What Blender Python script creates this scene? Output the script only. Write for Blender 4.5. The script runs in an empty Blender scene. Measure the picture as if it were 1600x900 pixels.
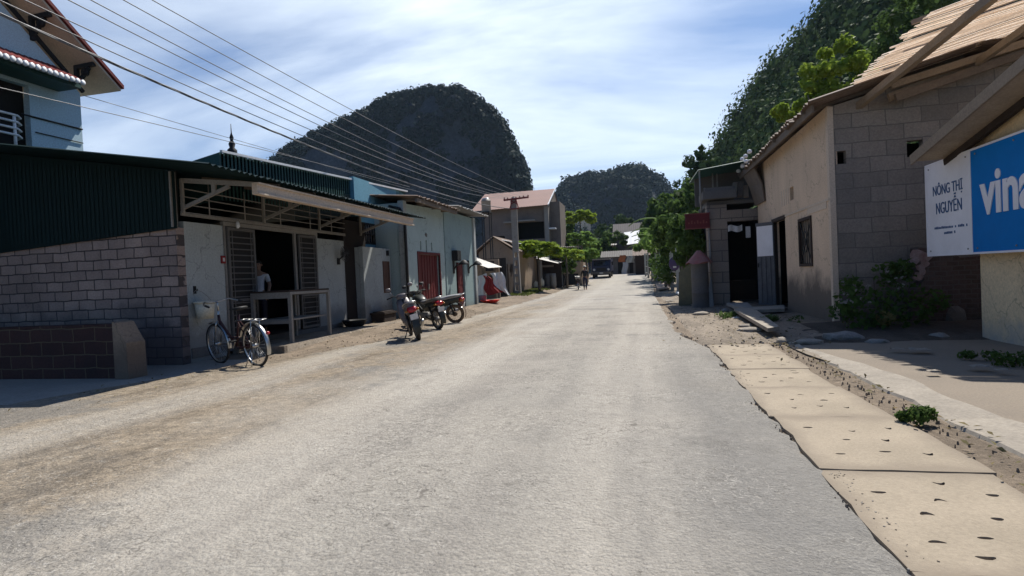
import bpy, bmesh, math, random
import numpy as np
from mathutils import Vector, Matrix, noise as mnoise
from mathutils.geometry import tessellate_polygon
R = math.radians
rng = random.Random(7)
nrg = np.random.default_rng(11)
S = bpy.context.scene
COL = S.collection

# ------------------------------------------------------------------ camera
CAM_H, FPX = 1.3, 900.0            # eye height (m); focal length in pixels of a 1600 px wide frame
CAM_YAW, CAM_PITCH, CAM_ROLL = R(12.5857), R(-1.0758), R(2.6)
_f = Vector((-math.sin(CAM_YAW)*math.cos(CAM_PITCH), math.cos(CAM_YAW)*math.cos(CAM_PITCH), math.sin(CAM_PITCH)))
_r = Vector((math.cos(CAM_YAW), math.sin(CAM_YAW), 0.0)); _u = _r.cross(_f)
CR = _r*math.cos(CAM_ROLL) - _u*math.sin(CAM_ROLL)
CU = _u*math.cos(CAM_ROLL) + _r*math.sin(CAM_ROLL)
EYE = Vector((0, 0, CAM_H))
cam_d = bpy.data.cameras.new("camera"); cam = bpy.data.objects.new("camera", cam_d); COL.objects.link(cam)
cam_d.sensor_width = 36.0; cam_d.lens = 36.0*FPX/1600.0; cam_d.clip_start = 0.05; cam_d.clip_end = 6000
cam.matrix_world = Matrix(((CR.x, CU.x, -_f.x, 0), (CR.y, CU.y, -_f.y, 0), (CR.z, CU.z, -_f.z, CAM_H), (0, 0, 0, 1)))
S.camera = cam

# ------------------------------------------------------------------ sky, sun, exposure
SUN_AZ, SUN_EL = R(21), R(55.5)      # azimuth clockwise from +Y (the road)
SUN_STRENGTH, SKY_STRENGTH, EXPOSURE = 5.0, 0.05, 0.26
HAZE = 0.00012
sun_dir = Vector((math.sin(SUN_AZ)*math.cos(SUN_EL), math.cos(SUN_AZ)*math.cos(SUN_EL), math.sin(SUN_EL)))
sd = bpy.data.lights.new("sun", 'SUN'); sd.energy = SUN_STRENGTH; sd.angle = R(0.53); sd.color = (1.0, 0.955, 0.88)
so = bpy.data.objects.new("sun", sd); COL.objects.link(so); so.rotation_euler = sun_dir.to_track_quat('Z', 'Y').to_euler(); so.location = (0, 0, 60)
W = bpy.data.worlds.new("World"); S.world = W; W.use_nodes = True
nt = W.node_tree; nt.nodes.clear()
def wn(t, **k):
    n = nt.nodes.new(t)
    for a, v in k.items(): setattr(n, a, v)
    return n
out = wn('ShaderNodeOutputWorld'); bg = wn('ShaderNodeBackground'); bg.inputs['Strength'].default_value = SKY_STRENGTH
sky = wn('ShaderNodeTexSky', sky_type='NISHITA', sun_disc=False, sun_elevation=SUN_EL, sun_rotation=SUN_AZ)
sky.air_density = 1.0; sky.dust_density = 0.6; sky.ozone_density = 3.0
tc = wn('ShaderNodeTexCoord'); sx = wn('ShaderNodeSeparateXYZ'); nt.links.new(tc.outputs['Generated'], sx.inputs[0])
def wmath(op, a, b=None, clamp=False):
    n = wn('ShaderNodeMath', operation=op, use_clamp=clamp)
    for i, v in enumerate((a, b)):
        if v is None: continue
        if isinstance(v, (int, float)): n.inputs[i].default_value = v
        else: nt.links.new(v, n.inputs[i])
    return n.outputs[0]
zz = wmath('ADD', wmath('MAXIMUM', sx.outputs['Z'], 0.0), 0.16)
px_, py_ = wmath('DIVIDE', sx.outputs['X'], zz), wmath('DIVIDE', sx.outputs['Y'], zz)
cv = wn('ShaderNodeCombineXYZ'); nt.links.new(px_, cv.inputs[0]); nt.links.new(py_, cv.inputs[1])
mp = wn('ShaderNodeMapping'); mp.inputs['Rotation'].default_value = (0, 0, R(-28)); mp.inputs['Scale'].default_value = (0.55, 1.5, 1); mp.inputs['Location'].default_value = (0.7, 1.9, 0)
nt.links.new(cv.outputs[0], mp.inputs['Vector'])
n1 = wn('ShaderNodeTexNoise'); n1.inputs['Scale'].default_value = 0.9; n1.inputs['Detail'].default_value = 8; n1.inputs['Roughness'].default_value = 0.55; n1.inputs['Distortion'].default_value = 0.6
nt.links.new(mp.outputs[0], n1.inputs['Vector'])
n2 = wn('ShaderNodeTexNoise'); n2.inputs['Scale'].default_value = 0.5; n2.inputs['Detail'].default_value = 3
nt.links.new(cv.outputs[0], n2.inputs['Vector'])
cr = wn('ShaderNodeValToRGB'); cr.color_ramp.elements[0].position = 0.41; cr.color_ramp.elements[1].position = 0.70
nt.links.new(wmath('ADD', wmath('MULTIPLY', n1.outputs['Fac'], 0.68), wmath('MULTIPLY', n2.outputs['Fac'], 0.38)), cr.inputs[0])
cl = wn('ShaderNodeMixRGB', blend_type='MIX'); cl.inputs[2].default_value = (19.0, 21.0, 23.0, 1)
fr_ = wn('ShaderNodeMapRange'); fr_.inputs['From Min'].default_value = 0.1; fr_.inputs['From Max'].default_value = 0.6; nt.links.new(sx.outputs['Y'], fr_.inputs['Value'])
up_ = wn('ShaderNodeMapRange'); up_.inputs['From Min'].default_value = 0.92; up_.inputs['From Max'].default_value = 0.5; nt.links.new(sx.outputs['Z'], up_.inputs['Value'])
gd = wn('ShaderNodeVectorMath', operation='DOT_PRODUCT'); nt.links.new(tc.outputs['Generated'], gd.inputs[0]); gd.inputs[1].default_value = (-0.17, 0.88, 0.44)
glow = wmath('POWER', wmath('MAXIMUM', gd.outputs['Value'], 0.0), 9.0)          # thin cirrus veil, thickest below the sun
veil = wmath('ADD', wmath('MULTIPLY', cr.outputs[0], 0.72), wmath('MULTIPLY', glow, wmath('ADD', wmath('MULTIPLY', n1.outputs['Fac'], 0.85), -0.02)), True)
nt.links.new(wmath('MULTIPLY', wmath('MULTIPLY', veil, 0.92), wmath('MULTIPLY', fr_.outputs[0], up_.outputs[0])), cl.inputs[0]); tint = wn('ShaderNodeMixRGB', blend_type='MULTIPLY'); tint.inputs[0].default_value = 1; tint.inputs[2].default_value = (0.86, 1.22, 1.66, 1); nt.links.new(sky.outputs[0], tint.inputs[1]); nt.links.new(tint.outputs[0], cl.inputs[1])
nt.links.new(cl.outputs[0], bg.inputs['Color']); nt.links.new(bg.outputs[0], out.inputs[0])
S.view_settings.view_transform = 'Standard'; S.view_settings.look = 'None'; S.view_settings.exposure = EXPOSURE; S.view_settings.gamma = 1.0
S.view_settings.use_curve_mapping = False
S.render.engine = 'CYCLES'; S.cycles.use_denoising = True; S.cycles.max_bounces = 6; S.cycles.diffuse_bounces = 3
S.cycles.transparent_max_bounces = 6; S.cycles.caustics_reflective = False; S.cycles.caustics_refractive = False; S.cycles.sample_clamp_indirect = 6

# ------------------------------------------------------------------ helpers
def P(u, v, X=None, Y=None, Z=None):
    """the world point seen at photo pixel (u, v) on the plane x=X, y=Y or z=Z"""
    d = _f*FPX + CR*(u-800) + CU*(450-v)
    t = X/d.x if X is not None else Y/d.y if Y is not None else (Z-CAM_H)/d.z
    return EYE + d*t
def base_z(y):
    t = min(max(y-25, 0.0), 50.0); return 0.0004*t*t
def sstep(a, b, x):
    t = min(max((x-a)/(b-a), 0), 1); return t*t*(3-2*t)
def zt(x, y):
    return base_z(y) + 0.17*sstep(-5.9, -7.1, x)*sstep(8.5, 13, y) + 0.09*sstep(2.2, 3.3, x)*sstep(9.5, 13, y)

MATS = {}
def mat(key, col, col2=None, rough=0.85, var=0.5, scale=2.5, bump=0.15, bscale=30, metal=0.0, spec=0.3, pattern=None, streak=None, emit=None, trans=0.0, fine=0.25, alpha=None, edge=None):
    """procedural material: two tones broken up by large and fine noise, bump, optional masonry or stains"""
    if key in MATS: return MATS[key]
    m = bpy.data.materials.new(key); m.use_nodes = True; t = m.node_tree; t.nodes.clear(); L = t.links.new
    def N(ty, **k):
        n = t.nodes.new(ty)
        for a, v in k.items(): setattr(n, a, v)
        return n
    o = N('ShaderNodeOutputMaterial'); b = N('ShaderNodeBsdfPrincipled')
    tcn = N('ShaderNodeTexCoord'); vec = tcn.outputs['Object']
    c2 = col2 or tuple(c*0.6 for c in col)
    nz = N('ShaderNodeTexNoise'); nz.inputs['Scale'].default_value = scale; nz.inputs['Detail'].default_value = 6; nz.inputs['Roughness'].default_value = 0.6
    L(vec, nz.inputs['Vector'])
    rp = N('ShaderNodeValToRGB'); rp.color_ramp.elements[0].position = 0.5-0.22; rp.color_ramp.elements[1].position = 0.5+0.22
    L(nz.outputs['Fac'], rp.inputs[0])
    mu = N('ShaderNodeMath', operation='MULTIPLY'); mu.inputs[1].default_value = var; L(rp.outputs[0], mu.inputs[0])
    mx = N('ShaderNodeMixRGB'); mx.inputs[1].default_value = (*col, 1); mx.inputs[2].default_value = (*c2, 1); L(mu.outputs[0], mx.inputs[0])
    colout = mx.outputs[0]
    nf = N('ShaderNodeTexNoise'); nf.inputs['Scale'].default_value = bscale; nf.inputs['Detail'].default_value = 5; nf.inputs['Roughness'].default_value = 0.7; L(vec, nf.inputs['Vector'])
    if fine:
        mf = N('ShaderNodeMapRange'); mf.inputs['From Min'].default_value = 0.25; mf.inputs['From Max'].default_value = 0.75
        mf.inputs['To Min'].default_value = 1-fine; mf.inputs['To Max'].default_value = 1+fine; L(nf.outputs['Fac'], mf.inputs['Value'])
        m2 = N('ShaderNodeMixRGB', blend_type='MULTIPLY'); m2.inputs[0].default_value = 1; L(colout, m2.inputs[1]); L(mf.outputs[0], m2.inputs[2]); colout = m2.outputs[0]
    height = nf.outputs['Fac']
    if pattern:                                   # ('x' or 'y' along-wall axis, brick w, h, mortar size, mortar colour, mortar depth)
        ax, bw, bh, ms, mc, dep = pattern
        sp = N('ShaderNodeSeparateXYZ'); L(vec, sp.inputs[0]); cb = N('ShaderNodeCombineXYZ')
        L(sp.outputs['X' if ax == 'x' else 'Y'], cb.inputs[0]); L(sp.outputs['Z'], cb.inputs[1])
        wob = N('ShaderNodeTexNoise'); wob.inputs['Scale'].default_value = 3.2; wob.inputs['Detail'].default_value = 5; L(vec, wob.inputs['Vector'])
        ws = N('ShaderNodeVectorMath', operation='SCALE'); L(wob.outputs['Color'], ws.inputs[0]); ws.inputs['Scale'].default_value = .06
        wa = N('ShaderNodeVectorMath', operation='ADD'); L(cb.outputs[0], wa.inputs[0]); L(ws.outputs[0], wa.inputs[1])
        bt = N('ShaderNodeTexBrick'); bt.inputs['Scale'].default_value = 1; bt.inputs['Brick Width'].default_value = bw; bt.inputs['Row Height'].default_value = bh
        bt.inputs['Mortar Size'].default_value = ms; bt.inputs['Mortar Smooth'].default_value = 0.4; bt.inputs['Bias'].default_value = 0.0
        bt.inputs['Color1'].default_value = (1.14, 1.13, 1.12, 1); bt.inputs['Color2'].default_value = (0.80, 0.80, 0.81, 1); bt.inputs['Mortar'].default_value = (1, 1, 1, 1)
        L(wa.outputs[0], bt.inputs['Vector'])
        m3 = N('ShaderNodeMixRGB', blend_type='MULTIPLY'); m3.inputs[0].default_value = 1; L(colout, m3.inputs[1]); L(bt.outputs['Color'], m3.inputs[2])
        m4 = N('ShaderNodeMixRGB'); L(bt.outputs['Fac'], m4.inputs[0]); L(m3.outputs[0], m4.inputs[1]); m4.inputs[2].default_value = (*mc, 1); colout = m4.outputs[0]
        hm = N('ShaderNodeMath', operation='MULTIPLY'); L(bt.outputs['Fac'], hm.inputs[0]); hm.inputs[1].default_value = -dep
        ha = N('ShaderNodeMath', operation='ADD'); L(hm.outputs[0], ha.inputs[0]); L(nf.outputs['Fac'], ha.inputs[1]); height = ha.outputs[0]
    if edge:                                      # soil trodden over the edges of a slab: (half x, half y, colour)
        se_ = N('ShaderNodeSeparateXYZ'); L(vec, se_.inputs[0])
        def em(op, a, b=0.0):
            n = N('ShaderNodeMath', operation=op)
            for i_, v_ in enumerate((a, b)):
                if isinstance(v_, (int, float)): n.inputs[i_].default_value = v_
                else: L(v_, n.inputs[i_])
            return n.outputs[0]
        ex_ = em('DIVIDE', em('ABSOLUTE', se_.outputs['X']), edge[0]); ey_ = em('DIVIDE', em('ABSOLUTE', se_.outputs['Y']), edge[1])
        en_ = N('ShaderNodeTexNoise'); en_.inputs['Scale'].default_value = 4.5; en_.inputs['Detail'].default_value = 7; en_.inputs['Roughness'].default_value = .7; L(vec, en_.inputs['Vector'])
        ed_ = em('ADD', em('POWER', em('MAXIMUM', ex_, ey_), 3.0), em('MULTIPLY', en_.outputs['Fac'], 1.1)); er_ = N('ShaderNodeMapRange'); er_.inputs['From Min'].default_value = .92; er_.inputs['From Max'].default_value = 1.5; er_.inputs['To Max'].default_value = .8; L(ed_, er_.inputs['Value'])
        me_ = N('ShaderNodeMixRGB'); L(er_.outputs[0], me_.inputs[0]); L(colout, me_.inputs[1]); me_.inputs[2].default_value = (*edge[2], 1); colout = me_.outputs[0]
    if streak:                                    # faint rain streaks run down weathered walls
        dm = N('ShaderNodeMapping'); dm.inputs['Scale'].default_value = (3.1, 3.1, .5); L(vec, dm.inputs['Vector']); dn = N('ShaderNodeTexNoise'); dn.inputs['Scale'].default_value = 1; dn.inputs['Detail'].default_value = 5; L(dm.outputs[0], dn.inputs['Vector'])
        dr_ = N('ShaderNodeMapRange'); dr_.inputs['From Min'].default_value = .54; dr_.inputs['From Max'].default_value = .78; dr_.inputs['To Min'].default_value = 1; dr_.inputs['To Max'].default_value = .88; L(dn.outputs['Fac'], dr_.inputs['Value'])
        amt_ck = 1.0 if pattern else .62
        cw_ = N('ShaderNodeVectorMath', operation='SCALE'); cn_ = N('ShaderNodeTexNoise'); cn_.inputs['Scale'].default_value = 2.5; cn_.inputs['Detail'].default_value = 5; L(vec, cn_.inputs['Vector']); L(cn_.outputs['Color'], cw_.inputs[0]); cw_.inputs['Scale'].default_value = .7
        ca_ = N('ShaderNodeVectorMath', operation='ADD'); L(vec, ca_.inputs[0]); L(cw_.outputs[0], ca_.inputs[1])
        cv_ = N('ShaderNodeTexVoronoi', feature='DISTANCE_TO_EDGE'); cv_.inputs['Scale'].default_value = .75; L(ca_.outputs[0], cv_.inputs['Vector'])
        ck = N('ShaderNodeMapRange'); ck.inputs['From Max'].default_value = .010; ck.inputs['To Min'].default_value = amt_ck; ck.inputs['To Max'].default_value = 1; L(cv_.outputs['Distance'], ck.inputs['Value'])
        m7 = N('ShaderNodeMixRGB', blend_type='MULTIPLY'); m7.inputs[0].default_value = 1; L(colout, m7.inputs[1]); L(ck.outputs[0], m7.inputs[2]); colout = m7.outputs[0]
        m6 = N('ShaderNodeMixRGB', blend_type='MULTIPLY'); m6.inputs[0].default_value = 1; L(colout, m6.inputs[1]); L(dr_.outputs[0], m6.inputs[2]); colout = m6.outputs[0]
    for stn in (streak or []):                    # (z low, z high, colour, strength): damp or soot stain with a ragged edge
        z0, z1, sc, amt = stn
        sp2 = N('ShaderNodeSeparateXYZ'); L(vec, sp2.inputs[0])
        ns = N('ShaderNodeTexNoise'); ns.inputs['Scale'].default_value = 1.6; ns.inputs['Detail'].default_value = 7; ns.inputs['Roughness'].default_value = 0.65; L(vec, ns.inputs['Vector'])
        mr = N('ShaderNodeMapRange'); mr.inputs['From Min'].default_value = z0; mr.inputs['From Max'].default_value = z1; mr.inputs['To Min'].default_value = 1; mr.inputs['To Max'].default_value = 0
        L(sp2.outputs['Z'], mr.inputs['Value'])
        ad = N('ShaderNodeMath', operation='ADD'); L(mr.outputs[0], ad.inputs[0]); L(ns.outputs['Fac'], ad.inputs[1])
        r2 = N('ShaderNodeMapRange'); r2.inputs['From Min'].default_value = 0.78; r2.inputs['From Max'].default_value = 1.15; r2.inputs['To Max'].default_value = amt; L(ad.outputs[0], r2.inputs['Value'])
        m5 = N('ShaderNodeMixRGB'); L(r2.outputs[0], m5.inputs[0]); L(colout, m5.inputs[1]); m5.inputs[2].default_value = (*sc, 1); colout = m5.outputs[0]
    L(colout, b.inputs['Base Color']); b.inputs['Roughness'].default_value = rough; b.inputs['Metallic'].default_value = metal
    b.inputs['Specular IOR Level'].default_value = spec
    if bump:
        bp = N('ShaderNodeBump'); bp.inputs['Strength'].default_value = bump; bp.inputs['Distance'].default_value = 0.02; L(height, bp.inputs['Height']); L(bp.outputs[0], b.inputs['Normal'])
    res = b.outputs[0]
    if trans:
        tr = N('ShaderNodeBsdfTranslucent'); L(colout, tr.inputs['Color']); ms_ = N('ShaderNodeMixShader'); ms_.inputs[0].default_value = trans
        L(b.outputs[0], ms_.inputs[1]); L(tr.outputs[0], ms_.inputs[2]); res = ms_.outputs[0]
    L(res, o.inputs[0]); MATS[key] = m; return m

ROOTS = {}
def tag(o, label=None, cat=None, group=None, kind=None):
    if label: o['label'] = label
    if cat: o['category'] = cat
    if group: o['group'] = group
    if kind: o['kind'] = kind
    return o
def thing(name, label, cat, loc=(0, 0, 0), rz=0.0, group=None, tilt=None):
    o = bpy.data.objects.new(name, None); COL.objects.link(o); o.empty_display_size = 0.2
    o.location = loc; o.rotation_euler = (0, 0, rz) if tilt is None else tilt
    ROOTS[o.name] = (Matrix.Translation(Vector(loc)) @ o.rotation_euler.to_matrix().to_4x4()).inverted()
    return tag(o, label, cat, group)

class MB:
    def __init__(s): s.V, s.F, s.I, s.sm = [], [], [], []
    def add(s, vs, fs, mi=0, smooth=False):
        k = len(s.V); s.V.extend(tuple(v) for v in vs)
        for f in fs: s.F.append(tuple(i+k for i in f)); s.I.append(mi); s.sm.append(smooth)
        return s
    def poly(s, pts, mi=0): return s.add(pts, [tuple(range(len(pts)))], mi)
    def box(s, x0, x1, y0, y1, z0, z1, mi=0, skew=None):
        vs = [(x, y, z) for z in (z0, z1) for y in (y0, y1) for x in (x0, x1)]
        return s.add(vs, [(0, 2, 3, 1), (4, 5, 7, 6), (0, 1, 5, 4), (2, 6, 7, 3), (0, 4, 6, 2), (1, 3, 7, 5)], mi)
    def bar(s, p, q, w, h, up=(0, 0, 1), mi=0):
        p, q = Vector(p), Vector(q); d = (q-p).normalized(); up = Vector(up)
        if abs(d.dot(up)) > 0.98: up = Vector((0, 1, 0))
        a = d.cross(up).normalized()*(w/2); b = a.cross(d).normalized()*(h/2)
        vs = [p-a-b, p+a-b, p+a+b, p-a+b, q-a-b, q+a-b, q+a+b, q-a+b]
        return s.add(vs, [(0, 3, 2, 1), (4, 5, 6, 7), (0, 1, 5, 4), (1, 2, 6, 5), (2, 3, 7, 6), (3, 0, 4, 7)], mi)
    def tube(s, path, r, n=8, mi=0, closed=False, smooth=True):
        path = [Vector(p) for p in path]; m = len(path); rs = r if isinstance(r, (list, tuple)) else [r]*m
        vs, fs = [], []; prev = None
        for i, p in enumerate(path):
            a = path[(i-1) % m] if (i or closed) else path[i]; b = path[(i+1) % m] if (i < m-1 or closed) else path[i]
            d = (b-a).normalized()
            if prev is None:
                up = Vector((0, 0, 1)) if abs(d.z) < 0.9 else Vector((1, 0, 0)); x = d.cross(up).normalized()
            else: x = (prev - d*prev.dot(d)).normalized()
            prev = x; y = d.cross(x)
            for k in range(n):
                t = 2*math.pi*k/n; vs.append(p + (x*math.cos(t)+y*math.sin(t))*rs[i])
        for i in range(m if closed else m-1):
            j = (i+1) % m
            for k in range(n): fs.append((i*n+k, i*n+(k+1) % n, j*n+(k+1) % n, j*n+k))
        if not closed: fs.append(tuple(range(n-1, -1, -1))); fs.append(tuple((m-1)*n+k for k in range(n)))
        return s.add(vs, fs, mi, smooth)
    def lathe(s, prof, c, n=20, axis='z', mi=0, smooth=True):
        vs, fs = [], []; m = len(prof)
        for r, h in prof:
            for k in range(n):
                t = 2*math.pi*k/n; a, b = r*math.cos(t), r*math.sin(t)
                v = (a, b, h) if axis == 'z' else (h, a, b) if axis == 'x' else (a, h, b)
                vs.append((c[0]+v[0], c[1]+v[1], c[2]+v[2]))
        for i in range(m-1):
            for k in range(n): fs.append((i*n+k, i*n+(k+1) % n, (i+1)*n+(k+1) % n, (i+1)*n+k))
        if prof[0][0] > 1e-4: fs.append(tuple(range(n-1, -1, -1)))
        if prof[-1][0] > 1e-4: fs.append(tuple((m-1)*n+k for k in range(n)))
        return s.add(vs, fs, mi, smooth)
    def prism(s, pts, vec, mi=0):
        n = len(pts); pts = [Vector(p) for p in pts]; vec = Vector(vec)
        fs = [tuple(range(n-1, -1, -1)), tuple(range(n, 2*n))] + [(i, (i+1) % n, n+(i+1) % n, n+i) for i in range(n)]
        return s.add(pts+[p+vec for p in pts], fs, mi)
    def grid(s, nu, nv, fn, mi=0, smooth=False):
        vs = [fn(i/nu, j/nv) for j in range(nv+1) for i in range(nu+1)]
        fs = [(j*(nu+1)+i, j*(nu+1)+i+1, (j+1)*(nu+1)+i+1, (j+1)*(nu+1)+i) for j in range(nv) for i in range(nu)]
        return s.add(vs, fs, mi, smooth)
    def corr(s, p00, p10, p01, p11, waves, amp=0.018, mi=0, sag=0.0, thick=0.006, seg=4, ragged=0.0):
        """corrugated sheet: waves run from the p00-p10 edge to the p01-p11 edge"""
        p00, p10, p01, p11 = map(Vector, (p00, p10, p01, p11)); nrm = (p10-p00).cross(p01-p00).normalized()
        if nrm.z < 0: nrm = -nrm
        nu = waves*seg; off = [rng.uniform(0, ragged) for _ in range(waves+1)]
        def f(u, v, d):
            vv = v*(1-off[int(u*waves)]) if v > 0.99 else v
            p = (p00*(1-u)+p10*u)*(1-vv) + (p01*(1-u)+p11*u)*vv
            return p + nrm*(amp*math.sin(u*waves*2*math.pi) + d - sag*4*vv*(1-vv))
        s.grid(nu, 3, lambda u, v: f(u, v, 0), mi, True); s.grid(nu, 3, lambda u, v: f(u, v, -thick), mi, True)
        return s
    def wall(s, ax, pos, th, a0, a1, z0, z1, holes=(), mi=0, tops=None):
        """upright wall along axis ax ('x' or 'y') between pos and pos+th with rectangular openings (a0, a1, z0, z1)"""
        A = sorted({a0, a1, *[h[0] for h in holes], *[h[1] for h in holes]}); Z = sorted({z0, z1, *[h[2] for h in holes], *[h[3] for h in holes]})
        A = [a for a in A if a0 <= a <= a1]; Z = [z for z in Z if z0 <= z <= z1]
        solid = lambda i, j: 0 <= i < len(A)-1 and 0 <= j < len(Z)-1 and not any(h[0] < (A[i]+A[i+1])/2 < h[1] and h[2] < (Z[j]+Z[j+1])/2 < h[3] for h in holes)
        def top(a, z): return z if (tops is None or abs(z-z1) > 1e-6) else tops[0]+(tops[1]-tops[0])*(a-a0)/(a1-a0)
        def p(a, d, z):
            z = top(a, z); return (a, pos+d, z) if ax == 'x' else (pos+d, a, z)
        for i in range(len(A)-1):
            for j in range(len(Z)-1):
                if not solid(i, j): continue
                a, b, c, d = A[i], A[i+1], Z[j], Z[j+1]
                s.add([p(a, 0, c), p(b, 0, c), p(b, 0, d), p(a, 0, d), p(a, th, c), p(b, th, c), p(b, th, d), p(a, th, d)], [(0, 1, 2, 3), (7, 6, 5, 4)]
                      + ([(0, 3, 7, 4)] if not solid(i-1, j) else []) + ([(1, 5, 6, 2)] if not solid(i+1, j) else [])
                      + ([(0, 4, 5, 1)] if not solid(i, j-1) else []) + ([(3, 2, 6, 7)] if not solid(i, j+1) else []), mi)
        return s
    def build(s, name, mats, parent=None, world=True, **tags):
        me = bpy.data.meshes.new(name); V = s.V
        if parent is not None and world:
            inv = ROOTS[parent.name]; V = [inv @ Vector(v) for v in V]
        me.from_pydata([tuple(v) for v in V], [], s.F)
        for m in (mats if isinstance(mats, (list, tuple)) else [mats]): me.materials.append(m)
        me.polygons.foreach_set('material_index', s.I); me.polygons.foreach_set('use_smooth', s.sm); me.update()
        o = bpy.data.objects.new(name, me); COL.objects.link(o)
        if parent is not None:
            o.parent = parent; ROOTS[o.name] = ROOTS[parent.name]
        return tag(o, **tags) if tags else o

def solo(name, mb, m, label=None, cat=None, group=None, kind=None, loc=None):
    """a top-level thing that is one mesh, origin at its base"""
    vs = np.array([tuple(v) for v in mb.V])
    if kind in ('structure', 'stuff'): c = (0, 0, 0)
    else: c = loc or ((vs[:, 0].min()+vs[:, 0].max())/2, (vs[:, 1].min()+vs[:, 1].max())/2, vs[:, 2].min())
    mb.V = [(v[0]-c[0], v[1]-c[1], v[2]-c[2]) for v in mb.V]
    o = mb.build(name, m); o.location = c; ROOTS[o.name] = Matrix.Translation(c).inverted()
    return tag(o, label, cat, group, kind)
def copy_tree(o, parent=None):
    c = o.copy(); COL.objects.link(c)
    if parent is not None: c.parent = parent
    for ch in list(o.children): copy_tree(ch, c)
    return c

def leaf_mb(C, N, size, aspect=0.55, jit=0.9, flat=0.0):
    """many small bent leaf faces: C centres, N rough outward normals, size per leaf"""
    n = len(C); nr = N + nrg.normal(0, jit, (n, 3)); nr[:, 2] += flat; nr /= np.linalg.norm(nr, axis=1)[:, None] + 1e-9
    a = np.cross(nr, nrg.normal(0, 1, (n, 3))); a /= np.linalg.norm(a, axis=1)[:, None] + 1e-9; b = np.cross(nr, a)
    s_ = size[:, None]; d = nr*s_*0.18
    V = np.stack([C - a*s_, C - b*s_*aspect + d, C + a*s_, C + b*s_*aspect + d], 1).reshape(-1, 3)
    return V
def leaf_obj(name, V, m, parent=None, loc=None, **tags):
    n = len(V)//4; me = bpy.data.meshes.new(name)
    if parent is not None:
        inv = np.array(ROOTS[parent.name]); V = V @ inv[:3, :3].T + inv[:3, 3]
    me.vertices.add(len(V)); me.vertices.foreach_set('co', V.astype(np.float32).ravel())
    me.loops.add(n*4); me.loops.foreach_set('vertex_index', np.arange(n*4, dtype=np.int32)); me.polygons.add(n)
    me.polygons.foreach_set('loop_start', np.arange(0, n*4, 4, dtype=np.int32)); me.materials.append(m); me.update(calc_edges=True)
    o = bpy.data.objects.new(name, me); COL.objects.link(o)
    if parent is not None: o.parent = parent
    return tag(o, **tags) if tags else o
def blob(c, r, n, squash=0.8):
    """leaf centres and normals spread through a ball, thicker near its skin"""
    d = nrg.normal(0, 1, (n, 3)); d /= np.linalg.norm(d, axis=1)[:, None]; rad = r*nrg.uniform(0.15, 1, n)**0.45
    C = np.array(c) + d*rad[:, None]*np.array([1, 1, squash]); return C, d

def skin(verts, edges, radii, root=0, sub=2):
    me = bpy.data.meshes.new("tmp"); me.from_pydata([tuple(v) for v in verts], edges, []); ob = bpy.data.objects.new("tmp", me); COL.objects.link(ob)
    md = ob.modifiers.new("skin", 'SKIN'); md.use_smooth_shade = True
    lay = me.skin_vertices[0].data if len(me.skin_vertices) else None
    if lay is None:
        bm = bmesh.new(); bm.from_mesh(me); bm.verts.layers.skin.verify(); bm.to_mesh(me); bm.free(); lay = me.skin_vertices[0].data
    for i, r_ in enumerate(radii):
        lay[i].radius = (r_, r_) if not isinstance(r_, tuple) else r_; lay[i].use_root = (i == root)
    sm = ob.modifiers.new("sub", 'SUBSURF'); sm.levels = sub; sm.render_levels = sub
    dg = bpy.context.evaluated_depsgraph_get(); dg.update(); m2 = bpy.data.meshes.new_from_object(ob.evaluated_get(dg))
    vs = [tuple(v.co) for v in m2.vertices]; fs = [tuple(p.vertices) for p in m2.polygons]
    bpy.data.objects.remove(ob); bpy.data.meshes.remove(me); bpy.data.meshes.remove(m2); return vs, fs
def text_mb(body, size, depth=0.004, bold=0.0):
    cu = bpy.data.curves.new("tmp", 'FONT'); cu.body = body; cu.size = size; cu.extrude = depth; cu.offset = bold; cu.align_x = 'LEFT'
    ob = bpy.data.objects.new("tmp", cu); COL.objects.link(ob); dg = bpy.context.evaluated_depsgraph_get(); dg.update()
    m2 = bpy.data.meshes.new_from_object(ob.evaluated_get(dg)); vs = [tuple(v.co) for v in m2.vertices]; fs = [tuple(p.vertices) for p in m2.polygons]
    bpy.data.objects.remove(ob); bpy.data.curves.remove(cu); bpy.data.meshes.remove(m2); return vs, fs

# ------------------------------------------------------------------ materials
M = {}
M['white_wall'] = mat('white_wall', (.40, .425, .41), (.30, .32, .31), var=.5, bump=.08, streak=[(0.2, 1.1, (.16, .15, .14), .7)])
M['mint_wall'] = mat('mint_wall', (.40, .49, .47), (.30, .37, .36), var=.6, bump=.08, scale=1.3, streak=[(-0.1, .8, (.2, .2, .19), .55)])
M['blue_wall'] = mat('blue_wall', (.155, .355, .46), (.12, .27, .36), var=.6, bump=.08, scale=1.2)
M['pale_blue'] = mat('pale_blue', (.47, .61, .67), (.40, .52, .58), var=.4, bump=.06, scale=.8)
M['green_metal'] = mat('green_metal', (.007, .022, .022), (.005, .014, .014), rough=.6, var=.6, bump=.03, spec=.15)
M['green_fascia'] = mat('green_fascia', (.03, .085, .075), (.02, .055, .05), rough=.55, var=.5, bump=.03)
M['grey_tin'] = mat('grey_tin', (.30, .30, .29), (.20, .17, .14), rough=.5, metal=.3, var=.6, bump=.04)
M['rust_tin'] = mat('rust_tin', (.22, .17, .14), (.12, .075, .05), rough=.8, var=.8, bump=.08)
M['pink_roof'] = mat('pink_roof', (.285, .155, .125), (.21, .125, .105), rough=.7, var=.6, scale=1, bump=.05)
M['red_tile'] = mat('red_tile', (.20, .035, .03), (.13, .03, .03), rough=.6, var=.7)
M['dark_wood'] = mat('dark_wood', (.05, .033, .025), (.025, .018, .015), var=.7, scale=3)
M['brown_wood'] = mat('brown_wood', (.15, .085, .06), (.09, .05, .04), var=.7)
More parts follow.
